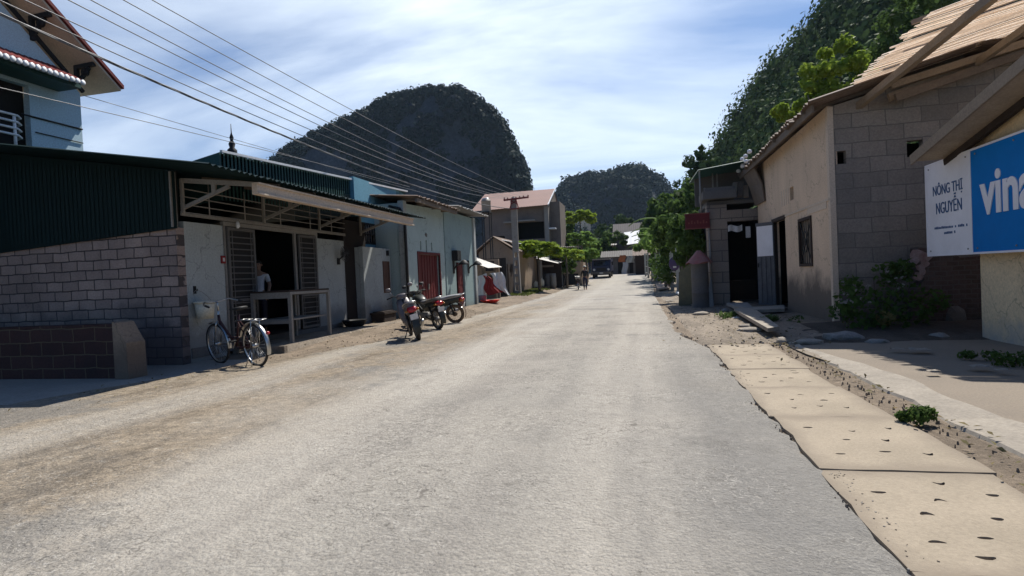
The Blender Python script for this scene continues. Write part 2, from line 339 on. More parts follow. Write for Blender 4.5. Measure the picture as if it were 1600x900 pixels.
M['raw_wood'] = mat('raw_wood', (.30, .235, .17), (.20, .15, .105), var=.7, scale=4)
M['old_wood'] = mat('old_wood', (.19, .15, .115), (.11, .085, .065), var=.7, scale=4)
M['lath'] = mat('lath', (.92, .76, .60), (.80, .62, .46), var=.7, scale=6, trans=.30, bump=.1, rough=.7)
M['steel'] = mat('steel', (.30, .28, .25), (.18, .16, .14), rough=.55, var=.6, metal=.1)
M['door_steel'] = mat('door_steel', (.135, .125, .115), (.08, .075, .07), rough=.6, var=.6)
M['eave_wood'] = mat('eave_wood', (.48, .38, .27), (.32, .25, .18), var=.8, scale=4)
M['chrome'] = mat('chrome', (.50, .50, .49), (.34, .33, .31), rough=.32, metal=1.0, var=.3, bump=0, fine=.05)
M['black'] = mat('black', (.015, .015, .016), (.03, .03, .03), rough=.6, bump=.03)
M['rubber'] = mat('rubber', (.03, .028, .026), (.07, .06, .05), rough=.9, var=.6)
M['dark_in'] = mat('dark_in', (.03, .028, .026), (.02, .018, .018), rough=1, bump=0)  # near-black, so rooms and openings look unlit by colour alone
M['tan_plaster'] = mat('tan_plaster', (.70, .525, .37), (.53, .395, .28), var=.75, scale=1.1, bump=.12, streak=[(.1, 1.5, (.085, .07, .06), .85)])
M['tan_ledge'] = mat('tan_ledge', (.62, .50, .385), (.48, .385, .29), var=.6, bump=.1)
M['beige_wall'] = mat('beige_wall', (.80, .62, .38), (.64, .48, .29), var=.7, scale=1.4, bump=.12, streak=[(-.5, .55, (.34, .34, .33), .9)])
M['mud_wall'] = mat('mud_wall', (.34, .255, .18), (.23, .17, .125), var=.7, scale=1.0, bump=.2, streak=[(0, 1.0, (.12, .09, .07), .7)])
M['concrete'] = mat('concrete', (.31, .29, .26), (.22, .205, .185), var=.7, scale=1.8, bump=.15)
M['dark_concrete'] = mat('dark_concrete', (.15, .14, .13), (.09, .085, .08), var=.7, scale=1.5, bump=.15)
M['slab'] = mat('slab', (.385, .318, .235), (.265, .22, .16), var=.8, scale=1.6, bump=.25, bscale=55, fine=.2, edge=(.47, .63, (.24, .195, .145)))
M['kerb'] = mat('kerb', (.37, .325, .265), (.20, .175, .145), var=.7, scale=3, bump=.25)
M['apron'] = mat('apron', (.255, .21, .16), (.18, .15, .118), var=.7, scale=.9, bump=.15, bscale=50)
M['block_end'] = mat('block_end', (.43, .33, .285), (.25, .195, .175), var=.8, scale=1.6, bump=.8, pattern=('x', .36, .18, .012, (.085, .07, .068), 1.8), streak=[(-.1, 1.6, (.085, .075, .08), .75)])
M['block_grey'] = mat('block_grey', (.27, .235, .20), (.185, .165, .145), var=.6, scale=.7, bump=.4, pattern=('x', .62, .30, .012, (.15, .135, .12), 1.0), streak=[(-.4, 1.7, (.06, .055, .05), .7)])
M['block_col'] = mat('block_col', (.29, .24, .20), (.22, .185, .155), var=.5, scale=2, bump=.3, pattern=('x', .7, .36, .018, (.13, .11, .095), 1.2))
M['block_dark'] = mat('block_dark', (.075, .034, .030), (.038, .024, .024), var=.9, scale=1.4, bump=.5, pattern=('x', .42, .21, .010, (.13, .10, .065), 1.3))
M['brick_red'] = mat('brick_red', (.085, .055, .05), (.15, .11, .10), var=.9, scale=4, bump=.5, pattern=('x', .2, .09, .012, (.13, .11, .10), 1.2), streak=[(-.6, 1.0, (.04, .035, .035), .7)])
M['stone'] = mat('stone', (.30, .28, .25), (.2, .185, .165), var=.7, scale=8, bump=.3)
M['white_paint'] = mat('white_paint', (.74, .75, .76), (.6, .6, .6), rough=.5, var=.4, bump=.03)
M['sign_white'] = mat('sign_white', (.88, .85, .86), (.70, .66, .64), rough=.6, spec=.15, var=.5, scale=1.6, bump=.35, bscale=2.2, fine=.06)
M['sign_blue'] = mat('sign_blue', (.001, .19, .55), (.004, .15, .43), rough=.6, spec=.1, var=.6, scale=1.3, bump=.35, bscale=2.0, fine=.08)
M['sign_ink'] = mat('sign_ink', (.04, .10, .22), (.04, .09, .2), rough=.6, bump=0)
M['red_door'] = mat('red_door', (.13, .016, .018), (.08, .012, .014), rough=.6, var=.7)
M['cream'] = mat('cream', (.62, .57, .44), (.5, .46, .36), rough=.5, var=.4, bump=.02)
M['red_cloth'] = mat('red_cloth', (.25, .022, .024), (.11, .016, .018), rough=.8, var=.5, scale=4)
M['white_cloth'] = mat('white_cloth', (.62, .60, .58), (.45, .44, .43), rough=.8, var=.6, scale=5)
M['red_plastic'] = mat('red_plastic', (.75, .05, .035), (.6, .04, .03), rough=.35, bump=0)
M['blue_plastic'] = mat('blue_plastic', (.09, .14, .23), (.07, .11, .19), rough=.4, bump=0)
M['tail_red'] = mat('tail_red', (.40, .012, .018), (.3, .01, .012), rough=.15, spec=.6, bump=0, fine=0)
M['lens'] = mat('lens', (.55, .57, .58), (.5, .5, .5), rough=.1, spec=.7, bump=0, fine=0)
M['plate'] = mat('plate', (.68, .68, .68), (.5, .5, .5), rough=.5, bump=0)
M['bike_red'] = mat('bike_red', (.040, .012, .014), (.03, .01, .012), rough=.4, bump=0)
M['bike_grey'] = mat('bike_grey', (.19, .17, .175), (.12, .105, .105), rough=.4, var=.6, scale=8, bump=.02)
M['bike_dark'] = mat('bike_dark', (.035, .04, .034), (.06, .055, .045), rough=.35, var=.6, scale=8, bump=.02)
M['seat'] = mat('seat', (.16, .16, .165), (.10, .1, .1), rough=.6, var=.5)
M['dust_rim'] = mat('dust_rim', (.17, .115, .075), (.10, .075, .055), rough=.85, var=.7, scale=10)
M['leaf_dark'] = mat('leaf_dark', (.038, .058, .030), (.020, .033, .022), var=1, scale=.35, bump=0, fine=.5, bscale=2.5, trans=.15, rough=.7, spec=.04)
M['leaf_hill'] = mat('leaf_hill', (.11, .165, .052), (.032, .06, .03), var=1, scale=.2, bump=0, fine=.4, bscale=.9, trans=.18, rough=.7, spec=.04)
M['leaf_far'] = mat('leaf_far', (.022, .040, .026), (.008, .017, .018), var=1, scale=.06, bump=0, fine=.35, bscale=.4, trans=.12, rough=.7, spec=.04)
M['leaf_mid'] = mat('leaf_mid', (.105, .17, .042), (.055, .095, .03), var=1, scale=1.2, bump=0, fine=.4, bscale=6, trans=.45, rough=.6, spec=.04)
M['leaf_bright'] = mat('leaf_bright', (.30, .38, .05), (.17, .26, .035), var=1, scale=1.5, bump=0, fine=.35, bscale=7, trans=.45, rough=.55, spec=.04)
M['leaf_papaya'] = mat('leaf_papaya', (.19, .30, .07), (.12, .20, .05), var=1, scale=2, bump=0, fine=.35, bscale=7, trans=.5, rough=.55, spec=.04)
M['bark'] = mat('bark', (.16, .135, .11), (.09, .075, .06), var=.8, scale=6, bump=.3)
M['skin_tone'] = mat('skin_tone', (.30, .17, .11), (.26, .15, .1), rough=.6, var=.3, bump=0)
M['navy'] = mat('navy', (.016, .020, .055), (.012, .014, .035), rough=.5, var=.6)
M['truck_blue'] = mat('truck_blue', (.03, .035, .075), (.02, .024, .05), rough=.35, var=.5, bump=.02)
M['glass'] = mat('glass', (.012, .014, .03), (.012, .014, .03), rough=.08, spec=.7, bump=0, fine=0)
M['wire'] = mat('wire', (.16, .16, .165), (.10, .10, .10), rough=.4, bump=0, spec=.5)
M['hair'] = mat('hair', (.012, .01, .009), (.02, .018, .016), rough=.5, bump=0)
# ------------------------------------------------------------------ ground, road, pavement
def ground_material(key, base, kind):
    m = bpy.data.materials.new(key); m.use_nodes = True; t = m.node_tree; t.nodes.clear(); L = t.links.new
    def N(ty, **k):
        n = t.nodes.new(ty)
        for a, v in k.items(): setattr(n, a, v)
        return n
    def noise(sc, det=5, ro=.6, vec=None):
        n = N('ShaderNodeTexNoise'); n.inputs['Scale'].default_value = sc; n.inputs['Detail'].default_value = det; n.inputs['Roughness'].default_value = ro
        L(vec or tcn.outputs['Object'], n.inputs['Vector']); return n.outputs['Fac']
    def ramp(x, a, b, lo=0., hi=1.):
        n = N('ShaderNodeMapRange'); n.inputs['From Min'].default_value = a; n.inputs['From Max'].default_value = b; n.inputs['To Min'].default_value = lo; n.inputs['To Max'].default_value = hi
        L(x, n.inputs['Value']); return n.outputs[0]
    def math_(op, a, b):
        n = N('ShaderNodeMath', operation=op)
        for i, v in enumerate((a, b)):
            if isinstance(v, (int, float)): n.inputs[i].default_value = v
            else: L(v, n.inputs[i])
        return n.outputs[0]
    def mix(f, a, b, mode='MIX'):
        n = N('ShaderNodeMixRGB', blend_type=mode)
        for i, v in enumerate((f, a, b)):
            if isinstance(v, (int, float)): n.inputs[i].default_value = v
            elif isinstance(v, tuple): n.inputs[i].default_value = (*v, 1)
            else: L(v, n.inputs[i])
        return n.outputs[0]
    o = N('ShaderNodeOutputMaterial'); b = N('ShaderNodeBsdfPrincipled'); tcn = N('ShaderNodeTexCoord'); sp = N('ShaderNodeSeparateXYZ'); L(tcn.outputs['Object'], sp.inputs[0])
    big, mid, fine, grain = noise(.22, 4), noise(1.1, 6), noise(16, 6, .75), noise(95, 3, .7)
    if kind == 'road':
        lane = N('ShaderNodeMapping'); lane.inputs['Scale'].default_value = (1.5, .10, 1); L(tcn.outputs['Object'], lane.inputs['Vector'])
        tr = noise(1.0, 4, .6, lane.outputs[0])
        c = mix(ramp(mid, .36, .64), (.355, .322, .276), (.285, .26, .225))
        c = mix(ramp(tr, .38, .64, 0, .65), c, (.43, .395, .335))
        dust = math_('ADD', ramp(sp.outputs['X'], -2.2, -4.7), math_('MULTIPLY', math_('SUBTRACT', big, .5), 2.4))
        rm = N('ShaderNodeMapping'); rm.inputs['Scale'].default_value = (2.6, .5, 1); L(tcn.outputs['Object'], rm.inputs['Vector']); ru = noise(1.0, 6, .65, rm.outputs[0])
        dc = mix(ramp(ru, .50, .60, 0, .7), mix(ramp(fine, .35, .65), (.325, .262, .185), (.245, .195, .138)), (.155, .12, .082)); dc = mix(ramp(noise(6, 5, .7), .60, .68, 0, .6), dc, (.47, .42, .35)); lumps = noise(8.5, 5, .7); dc = mix(1.0, dc, ramp(lumps, .3, .7, .58, 1.38), 'MULTIPLY')
        c = mix(ramp(dust, .15, .75, 0, .9), c, dc)
        vo = N('ShaderNodeTexVoronoi'); vo.inputs['Scale'].default_value = 42; L(tcn.outputs['Object'], vo.inputs['Vector'])
        vc = N('ShaderNodeSeparateXYZ'); L(vo.outputs['Color'], vc.inputs[0])
        stones = math_('MULTIPLY', ramp(vc.outputs[0], .45, 1., .66, 1.5), 1.0)
        worn = math_('MULTIPLY', ramp(noise(.55, 5, .65), .42, .6), 0.55)
        c = mix(worn, c, mix(1.0, c, stones, 'MULTIPLY'))
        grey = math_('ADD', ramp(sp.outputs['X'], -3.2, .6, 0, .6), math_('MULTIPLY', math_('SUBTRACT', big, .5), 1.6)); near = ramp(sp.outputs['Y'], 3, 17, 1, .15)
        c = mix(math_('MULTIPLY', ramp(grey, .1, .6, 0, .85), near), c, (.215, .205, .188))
        wob = N('ShaderNodeVectorMath', operation='SCALE'); nv = N('ShaderNodeTexNoise'); nv.inputs['Scale'].default_value = 3.0; nv.inputs['Detail'].default_value = 4; L(tcn.outputs['Object'], nv.inputs['Vector']); L(nv.outputs['Color'], wob.inputs[0]); wob.inputs['Scale'].default_value = .5
        wv = N('ShaderNodeVectorMath', operation='ADD'); L(tcn.outputs['Object'], wv.inputs[0]); L(wob.outputs[0], wv.inputs[1])
        def ridge(sc, w, amt, mask):
            r_ = noise(sc, 2, .5, wv.outputs[0]); a = math_('ABSOLUTE', math_('SUBTRACT', r_, .5), 0); return math_('MULTIPLY', ramp(a, 0, w, amt, 0), mask)
        wt = N('ShaderNodeMath', operation='SINE'); L(math_('MULTIPLY', math_('ADD', sp.outputs['X'], math_('MULTIPLY', big, 1.6)), 2.4), wt.inputs[0])
        c = mix(math_('MULTIPLY', ramp(wt.outputs[0], -.1, .9, 0, .6), ramp(tr, .25, .55)), c, (.45, .41, .35))
        ptc = ramp(noise(.33, 6, .68), .56, .62); c = mix(math_('MULTIPLY', ptc, .7), c, (.20, .188, .168))
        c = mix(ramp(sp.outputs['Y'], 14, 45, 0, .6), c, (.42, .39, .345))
        patch = ramp(noise(.8, 4, .6), .42, .56)
        c = mix(ridge(9, .022, .75, patch), c, (.13, .118, .10)); c = mix(ridge(14, .02, .7, patch), c, (.49, .455, .40))
        scr = N('ShaderNodeTexVoronoi', feature='DISTANCE_TO_EDGE'); scr.inputs['Scale'].default_value = .42; L(wv.outputs[0], scr.inputs['Vector']); c = mix(ramp(scr.outputs['Distance'], 0, .006, .0, 0), c, (.15, .135, .115))
        c = mix(1.0, c, ramp(fine, .25, .75, .80, 1.18), 'MULTIPLY')
        c = mix(1.0, c, ramp(grain, .3, .7, .82, 1.18), 'MULTIPLY')
        sm = noise(6.5, 3, .6); c = mix(ramp(sm, .70, .74, 0, .6), c, (.12, .105, .09))
        hgt = math_('ADD', math_('MULTIPLY', fine, .9), math_('ADD', math_('MULTIPLY', grain, .5), math_('MULTIPLY', vo.outputs['Distance'], -.5)))
        hgt = math_('ADD', hgt, math_('MULTIPLY', math_('MULTIPLY', lumps, ramp(dust, .1, .8)), 3.0)); L(c, b.inputs['Base Color']); bs, bd = .8, .018
    else:
        c = mix(ramp(mid, .35, .65), base, tuple(x*.68 for x in base))
        c = mix(ramp(big, .4, .6, 0, .5), c, tuple(x*1.2 for x in base))
        rm = N('ShaderNodeMapping'); rm.inputs['Scale'].default_value = (3.2, .55, 1); L(tcn.outputs['Object'], rm.inputs['Vector']); ru = noise(1.0, 6, .65, rm.outputs[0])
        c = mix(ramp(ru, .50, .58, 0, .55), c, tuple(x*.55 for x in base)); c = mix(ramp(noise(5.5, 5, .7), .60, .68, 0, .7), c, tuple(min(1, x*1.5) for x in base))
        c = mix(1.0, c, ramp(fine, .25, .75, .6, 1.35), 'MULTIPLY'); c = mix(1.0, c, ramp(grain, .3, .7, .75, 1.25), 'MULTIPLY')
        hgt = math_('ADD', fine, math_('MULTIPLY', grain, .4)); L(c, b.inputs['Base Color']); bs, bd = .9, .03
    b.inputs['Roughness'].default_value = .92; b.inputs['Specular IOR Level'].default_value = .2
    bp = N('ShaderNodeBump'); bp.inputs['Strength'].default_value = bs; bp.inputs['Distance'].default_value = bd; L(hgt, bp.inputs['Height']); L(bp.outputs[0], b.inputs['Normal'])
    L(b.outputs[0], o.inputs[0]); MATS[key] = m; M[key] = m; return m
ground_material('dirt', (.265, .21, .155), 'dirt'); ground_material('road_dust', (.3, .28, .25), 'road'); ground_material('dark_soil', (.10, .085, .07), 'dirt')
ground_material('rubble', (.30, .25, .195), 'dirt')

XL = [-900, -400, -200, -90, -40, -22, -14, -10, -8.2, -7.4, -7.1, -6.8, -6.5, -6.2, -5.9, -5, -3, -1, 0.6, 1.6, 2.2, 2.5, 2.8, 3.1, 3.3, 4.5, 7, 12, 20, 40, 90, 200, 400, 900]
YL = [-60, -30, -12] + [-6+i for i in range(0, 90)] + [90, 100, 120, 160, 240, 400, 700, 1200, 2000]
g = MB(); nx = len(XL)
g.add([(x, y, zt(x, y)) for y in YL for x in XL], [(j*nx+i, j*nx+i+1, (j+1)*nx+i+1, (j+1)*nx+i) for j in range(len(YL)-1) for i in range(nx-1)], 0, True)
solo('ground', g, M['dirt'], kind='structure')

def edge_r(y):
    return 1.10*(1-sstep(9.3, 12.5, y)) + .72*sstep(9.3, 12.5, y) + .10*mnoise.noise((0, y*1.7, 3)) + .06*mnoise.noise((0, y*5.3, 9)) + .035*mnoise.noise((0, y*17, 2)) + (.25*sstep(30, 45, y))
def edge_l(y):
    return -7.6 + 1.9*sstep(5, 12, y) + .35*mnoise.noise((5, y*.8, 1)) + .15*mnoise.noise((5, y*2.9, 1)) - .3*sstep(30, 60, y)
yr = list(np.arange(-6, 1.4, .4)) + list(np.arange(1.4, 15, .07)) + list(np.arange(15, 30, .2)) + list(np.arange(30, 84.1, 1.0)); us = [0, .012, .06, .2, .35, .5, .65, .8, .94, .985, 1]
rd = MB(); nu = len(us); vs = []
for y in yr:
    a, b = edge_l(y), edge_r(y)
    for k, u in enumerate(us):
        x = a+(b-a)*u; vs.append((x, y, zt(min(x, 1.5), y) + (-.02 if k in (0, nu-1) else .028 + .012*math.sin(u*3.14))))
rd.add(vs, [(j*nu+i, j*nu+i+1, (j+1)*nu+i+1, (j+1)*nu+i) for j in range(len(yr)-1) for i in range(nu-1)], 0, True)
solo('road', rd, M['road_dust'], kind='structure')

# drain cover slabs with lifting holes
SY = [1.35, 2.62, 3.87, 5.2, 6.48, 7.62, 8.85, 10.1]
names = ['nearest the camera, cut by the bottom edge', 'second from the camera', 'third from the camera', 'fourth from the camera', 'fifth from the camera', 'sixth from the camera', 'farthest from the camera, ending in rubble']
spots = [(.25, .22), (.5, .3), (.76, .25), (.2, .72), (.5, .68), (.8, .74), (.36, .5), (.66, .48)]
for k in range(7):
    y0, y1 = SY[k]+.007, SY[k+1]-.007; x0, x1 = 1.03+rng.uniform(-.02, .03), 1.96+rng.uniform(-.03, .04); top, bot = .024+rng.uniform(-.004, .004), -.06
    outer = []
    for (ax, ay), (bx, by) in (((x0, y0), (x1, y0)), ((x1, y0), (x1, y1)), ((x1, y1), (x0, y1)), ((x0, y1), (x0, y0))):
        for i in range(7):
            f = i/7; jx, jy = (rng.uniform(-.010, .010), rng.uniform(-.006, .006)); jx, jy = (jx*2.4, jy*2.4) if rng.random() < .15 else (jx, jy); outer.append(Vector((ax+(bx-ax)*f+jx, ay+(by-ay)*f+jy, top)))
    holes = []; done = []
    for (hx, hy) in (spots+[(rng.uniform(.3, .9), rng.uniform(.1, .9)) for _ in range(3)]):
        cx, cy = x0+(x1-x0)*hx+rng.uniform(-.03, .03), y0+(y1-y0)*hy+rng.uniform(-.03, .03)
        if any(math.hypot(cx-a, cy-c) < .15 for a, c in done): continue
        done.append((cx, cy)); w, h, bend = rng.uniform(.022, .042), rng.uniform(.012, .022), rng.uniform(-.03, .04)
        holes.append([Vector((cx+w*math.cos(-a), cy+h*math.sin(-a)+bend*math.cos(-a)**2, top)) for a in np.linspace(0, 2*math.pi, 11)[:-1]])
    mb = MB(); loops = [outer]+holes; allv = [v for lp in loops for v in lp]
    mb.add(allv, [tuple(t) for t in tessellate_polygon(loops)])
    n = len(outer); mb.add([v for v in outer]+[Vector((v.x, v.y, bot)) for v in outer], [(i, n+i, n+(i+1) % n, (i+1) % n) for i in range(n)])
    for h in holes:
        n = len(h); mb.add(h+[Vector((v.x, v.y, top-.024)) for v in h], [(i, (i+1) % n, n+(i+1) % n, n+i) for i in range(n)], 0); mb.add([Vector((v.x, v.y, top-.018)) for v in h], [tuple(range(n))], 1)
    solo('drain_slab', mb, [M['slab'], M['dirt']], 'concrete drain cover slab with small lifting holes, '+names[k], 'drain slab', 'drain cover slabs along the right road edge')

# broken kerb and concrete apron on the right
kb = MB(); ys = np.arange(3.0, 10.0, .22); vs = []
for i, y in enumerate(ys):
    xl = 2.34 + .05*mnoise.noise((1, y*1.3, 0)) + .05*mnoise.noise((2, y*4, 0)); xr = 2.70 - .28*sstep(6.8, 9.5, y) + .1*mnoise.noise((3, y*1.1, 0)); dip = .05*max(0, mnoise.noise((4, y*2.2, 5)))
    for x, z in ((xl-.04, -.03), (xl, .025-dip*.5), (xr, .045-dip*.5), (xr+.03, -.03)): vs.append((x, y, zt(x, y)+z))
kb.add(vs, [(i*4+k, i*4+k+1, i*4+k+5, i*4+k+4) for i in range(len(ys)-1) for k in range(3)]); kb.add(vs[:4], [(0, 1, 2, 3)]); kb.add(vs[-4:], [(3, 2, 1, 0)])
solo('kerb', kb, M['kerb'], kind='structure')
ap = MB(); ap.grid(14, 24, lambda u, v: (2.66-.42*sstep(6.5, 9.0, 2.0+v*8.6)*(1-u)+u*7, 2.0+v*8.6, zt(2.66+u*7, 2.0+v*8.6) + (.02 if 0 < v < 1 else -.03) + .012*mnoise.noise((u*6, v*7, 0))), 0, True)
solo('pavement', ap, M['apron'], kind='structure')
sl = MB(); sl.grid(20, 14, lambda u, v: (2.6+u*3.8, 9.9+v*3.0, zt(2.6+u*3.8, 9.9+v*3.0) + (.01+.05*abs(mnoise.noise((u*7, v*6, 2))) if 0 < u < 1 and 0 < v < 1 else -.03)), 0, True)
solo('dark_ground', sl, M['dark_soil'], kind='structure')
gs = MB(); gs.grid(14, 60, lambda u, v: (.85+u*2.4, 9.7+v*62, zt(.85+u*2.4, 9.7+v*62) + (.012+.05*abs(mnoise.noise((u*6, v*55, 4)))*(1 if 0 < u < 1 else 0) if 0 < v < 1 and 0 < u < 1 else -.03)), 0, True)
solo('dirt_verge', gs, M['rubble'], kind='structure')
lp_ = MB(); lp_.grid(12, 14, lambda u, v: (-11+u*4.3, 5.4+v*4.0, zt(-11+u*4.3, 5.4+v*4.0) + (.02 if 0 < u < 1 and 0 < v < 1 else -.03)), 0, True)
solo('yard_pavement', lp_, M['concrete'], kind='structure')

# scattered grit: nobody could count it
gv = MB()
def pebble(x, y, r, mi=0, flat=.6):
    z = zt(x, y)+.02; a0 = rng.uniform(0, 6); k = 6
    top = [(x+r*.6*math.cos(a0+i*6.28/k)*rng.uniform(.7, 1.2), y+r*.6*math.sin(a0+i*6.28/k)*rng.uniform(.7, 1.2), z+r*flat*rng.uniform(.7, 1)) for i in range(k)]
    bt = [(x+r*math.cos(a0+i*6.28/k)*rng.uniform(.8, 1.2), y+r*math.sin(a0+i*6.28/k)*rng.uniform(.8, 1.2), z-.02) for i in range(k)]
    gv.add(top+bt, [tuple(range(k))]+[(k+i, k+(i+1) % k, (i+1) % k, i) for i in range(k)], mi)
for _ in range(420):
    y = 9.8 + 30*rng.random()**1.6; x = rng.choice([rng.uniform(.7, 2.6), rng.gauss(1.9, .4)]); pebble(x, y, rng.uniform(.008, .042)*rng.uniform(.4, 1), 1 if rng.random() < .7 else 0)
for _ in range(220):
    y = rng.uniform(3, 9.8); pebble(rng.choice([rng.gauss(2.14, .09), rng.gauss(1.0, .06)]), y, rng.uniform(.004, .012), 1)
for _ in range(800):
    y = rng.uniform(3.5, 22); x = rng.gauss(-5.5, .75); pebble(x, y, rng.uniform(.003, .012), 1, .4)
for _ in range(1600):
    y = 1.6+22*rng.random()**1.8; x = rng.uniform(-6, 1.0); pebble(x, y, rng.uniform(.003, .010), 0 if rng.random() < .6 else 1)
for _ in range(420):
    y = rng.uniform(1.8, 12); pebble(edge_r(y)+rng.gauss(.0, .03), y, rng.uniform(.003, .009), rng.choice((0, 1)))
solo('gravel', gv, [M['stone'], M['rubble']], kind='stuff', label='loose grit and small stones scattered over road and verges', cat='gravel')

# dry leaves and scraps lying along both verges
n = 900; ly = np.concatenate([9.8+nrg.uniform(0, 1, 500)**1.5*20, nrg.uniform(3, 10, 150), nrg.uniform(5, 24, 250)]); lx = np.concatenate([nrg.normal(2.0, .5, 500), nrg.normal(2.15, .12, 150), nrg.normal(-6.6, .5, 250)])
LC = np.stack([lx, ly, np.array([zt(a, c)+.05 for a, c in zip(lx, ly)])], 1)
leaf_obj('leaf_litter', leaf_mb(LC, np.tile([0, 0, 1.0], (n, 1)), nrg.uniform(.012, .04, n), .5, .35), mat('leaf_dry', (.20, .14, .075), (.13, .13, .06), var=1, scale=3, bump=0, spec=.04), kind='stuff', label='dry leaves and scraps scattered along both verges', cat='litter')
# ------------------------------------------------------------------ hills and their forest
def hill(name, pts, depth, back, prof, fol, crowns, cr_r, leaves, leafsize, label, rock, seed, gaps=0.0, foot=0.0, inset=0.0, rim=0, lift=1.0):
    """pts: (pixel u, pixel v, distance Y) along the skyline; the slope falls towards the camera over `depth` metres"""
    ridge = [P(u, v, Y=Y) for u, v, Y in pts]; ridge = [Vector((p.x+inset*p.y/160*.5, p.y, p.z-cr_r*lift)) for p in ridge]
    fine = []
    for a, b in zip(ridge, ridge[1:]):
        n = max(1, int((b-a).length/6)); fine += [a.lerp(b, i/n) for i in range(n)]
    fine.append(ridge[-1]); nR, nT = len(fine), 22
    def pt(i, t, bump=True):
        i = min(max(i, 0), nR-1); k = int(i); f = i-k; p = fine[k].lerp(fine[min(k+1, nR-1)], f); h = p.z-foot
        dirn = Vector((-p.x, -p.y, 0)).normalized()
        if t >= 0: q = p + dirn*depth*t; z = foot + h*prof(t)
        else: q = p - dirn*back*(-t); z = foot + h*(1-(-t)**1.6)
        w = mnoise.noise(Vector((q.x, q.y, z))*.03 + Vector((seed, 0, 0)))*(min(1, abs(t)*4)) if bump else 0
        q = q - dirn*w*depth*.22; return Vector((q.x, q.y, z))
    mb = MB(); ts = [-1+2*j/nT for j in range(nT+1)]
    mb.add([pt(i, t) for t in ts for i in range(nR)], [(j*nR+i, (j+1)*nR+i, (j+1)*nR+i+1, j*nR+i+1) for j in range(nT) for i in range(nR-1)], 0, True)
    solo(name, mb, rock, kind='structure')
    Cs, Ns, Ss = [], [], []
    for _ in range(crowns):
        t = rng.choice([abs(rng.gauss(0, .06)), rng.uniform(0, 1)**.8, rng.uniform(0, 1)]) if rng.random() < .92 else -rng.uniform(0, .25); i = rng.uniform(0, nR-1)
        c = pt(i, t); m_ = mnoise.noise(c*.045+Vector((seed, 4, 4)))
        if gaps and m_ > gaps and .08 < t < .9: continue
        r_ = cr_r*rng.choice([rng.uniform(.4, .8), rng.uniform(.7, 1.3)]); lump = abs(t) < .15 and rng.random() < .5; C, d = blob((c.x, c.y, c.z+r_*(.35 if not lump else .75)), r_, leaves, .85); Cs.append(C); Ns.append(d); Ss.append(nrg.uniform(.6, 1.3, leaves)*leafsize)
    for _ in range(rim):                          # taller single trees along the skyline
        i = rng.uniform(0, nR-1); c = pt(i, rng.uniform(-.04, .05)); hh = rng.uniform(.3, 1.5)*cr_r
        for q in range(3): r_ = cr_r*rng.uniform(.3, .6); C, d = blob((c.x+rng.uniform(-1, 1)*r_, c.y, c.z+hh*rng.uniform(.3, 1)), r_, leaves//2, .9); Cs.append(C); Ns.append(d); Ss.append(nrg.uniform(.6, 1.2, leaves//2)*leafsize)
    V = leaf_mb(np.concatenate(Cs), np.concatenate(Ns), np.concatenate(Ss), .75, .30)
    leaf_obj(name.replace('hill', 'forest') if 'hill' in name else name+'_forest', V, fol, kind='stuff', label=label, cat='forest')
rock = mat('limestone', (.05, .062, .075), (.014, .02, .024), var=1, scale=.06, bump=.5, bscale=.8, fine=.6)
earth = mat('hill_soil', (.035, .045, .028), (.025, .03, .02), var=1, scale=.1, bump=.4, bscale=1.0)
D1, D2 = 260, 420
hill('karst_hill', [(u, v, D1) for u, v in ((395, 275), (420, 246), (440, 228), (470, 210), (500, 196), (535, 181), (572, 166), (590, 152), (610, 143), (640, 136), (680, 131), (712, 133), (738, 146), (761, 160), (779, 180), (793, 205), (804, 228), (814, 250), (820, 272), (822, 296), (826, 330), (831, 400))],
     46, 70, lambda t: (1-t**3.2)**.9, M['leaf_far'], 3600, 3.2, 44, .80, 'dense dark forest covering the tall rounded karst hill', rock, 1.0, gaps=.27, rim=260, lift=2.3)
hill('distant_hill', [(u, v, D2) for u, v in ((862, 420), (866, 340), (872, 300), (884, 276), (905, 268), (925, 264), (945, 265), (965, 257), (985, 252), (1005, 255), (1022, 266), (1038, 280), (1055, 300), (1075, 318), (1110, 350), (1160, 400))],
     90, 100, lambda t: (1-t**2.0)**1.0, M['leaf_far'], 2200, 4.6, 44, 1.15, 'dark forest on the smaller distant hill', rock, 7.0, gaps=.42, rim=90, lift=1.9)
hill('hillside', [(1045, 330, 150), (1062, 300, 140), (1082, 275, 128), (1105, 240, 118), (1130, 205, 110), (1160, 165, 104), (1185, 130, 100), (1210, 103, 96), (1240, 72, 92), (1268, 45, 90), (1290, 15, 88), (1310, -20, 86), (1370, -110, 84), (1470, -240, 82), (1600, -380, 80), (1800, -480, 80)],
     44, 60, lambda t: (1-t**1.25), M['leaf_hill'], 1250, 3.9, 270, .34, 'thick green forest climbing the steep hillside behind the right houses', earth, 3.0, inset=8.0, rim=40)
# ================================================================== LEFT SIDE
FX = -7.9                                                    # street face of the shop
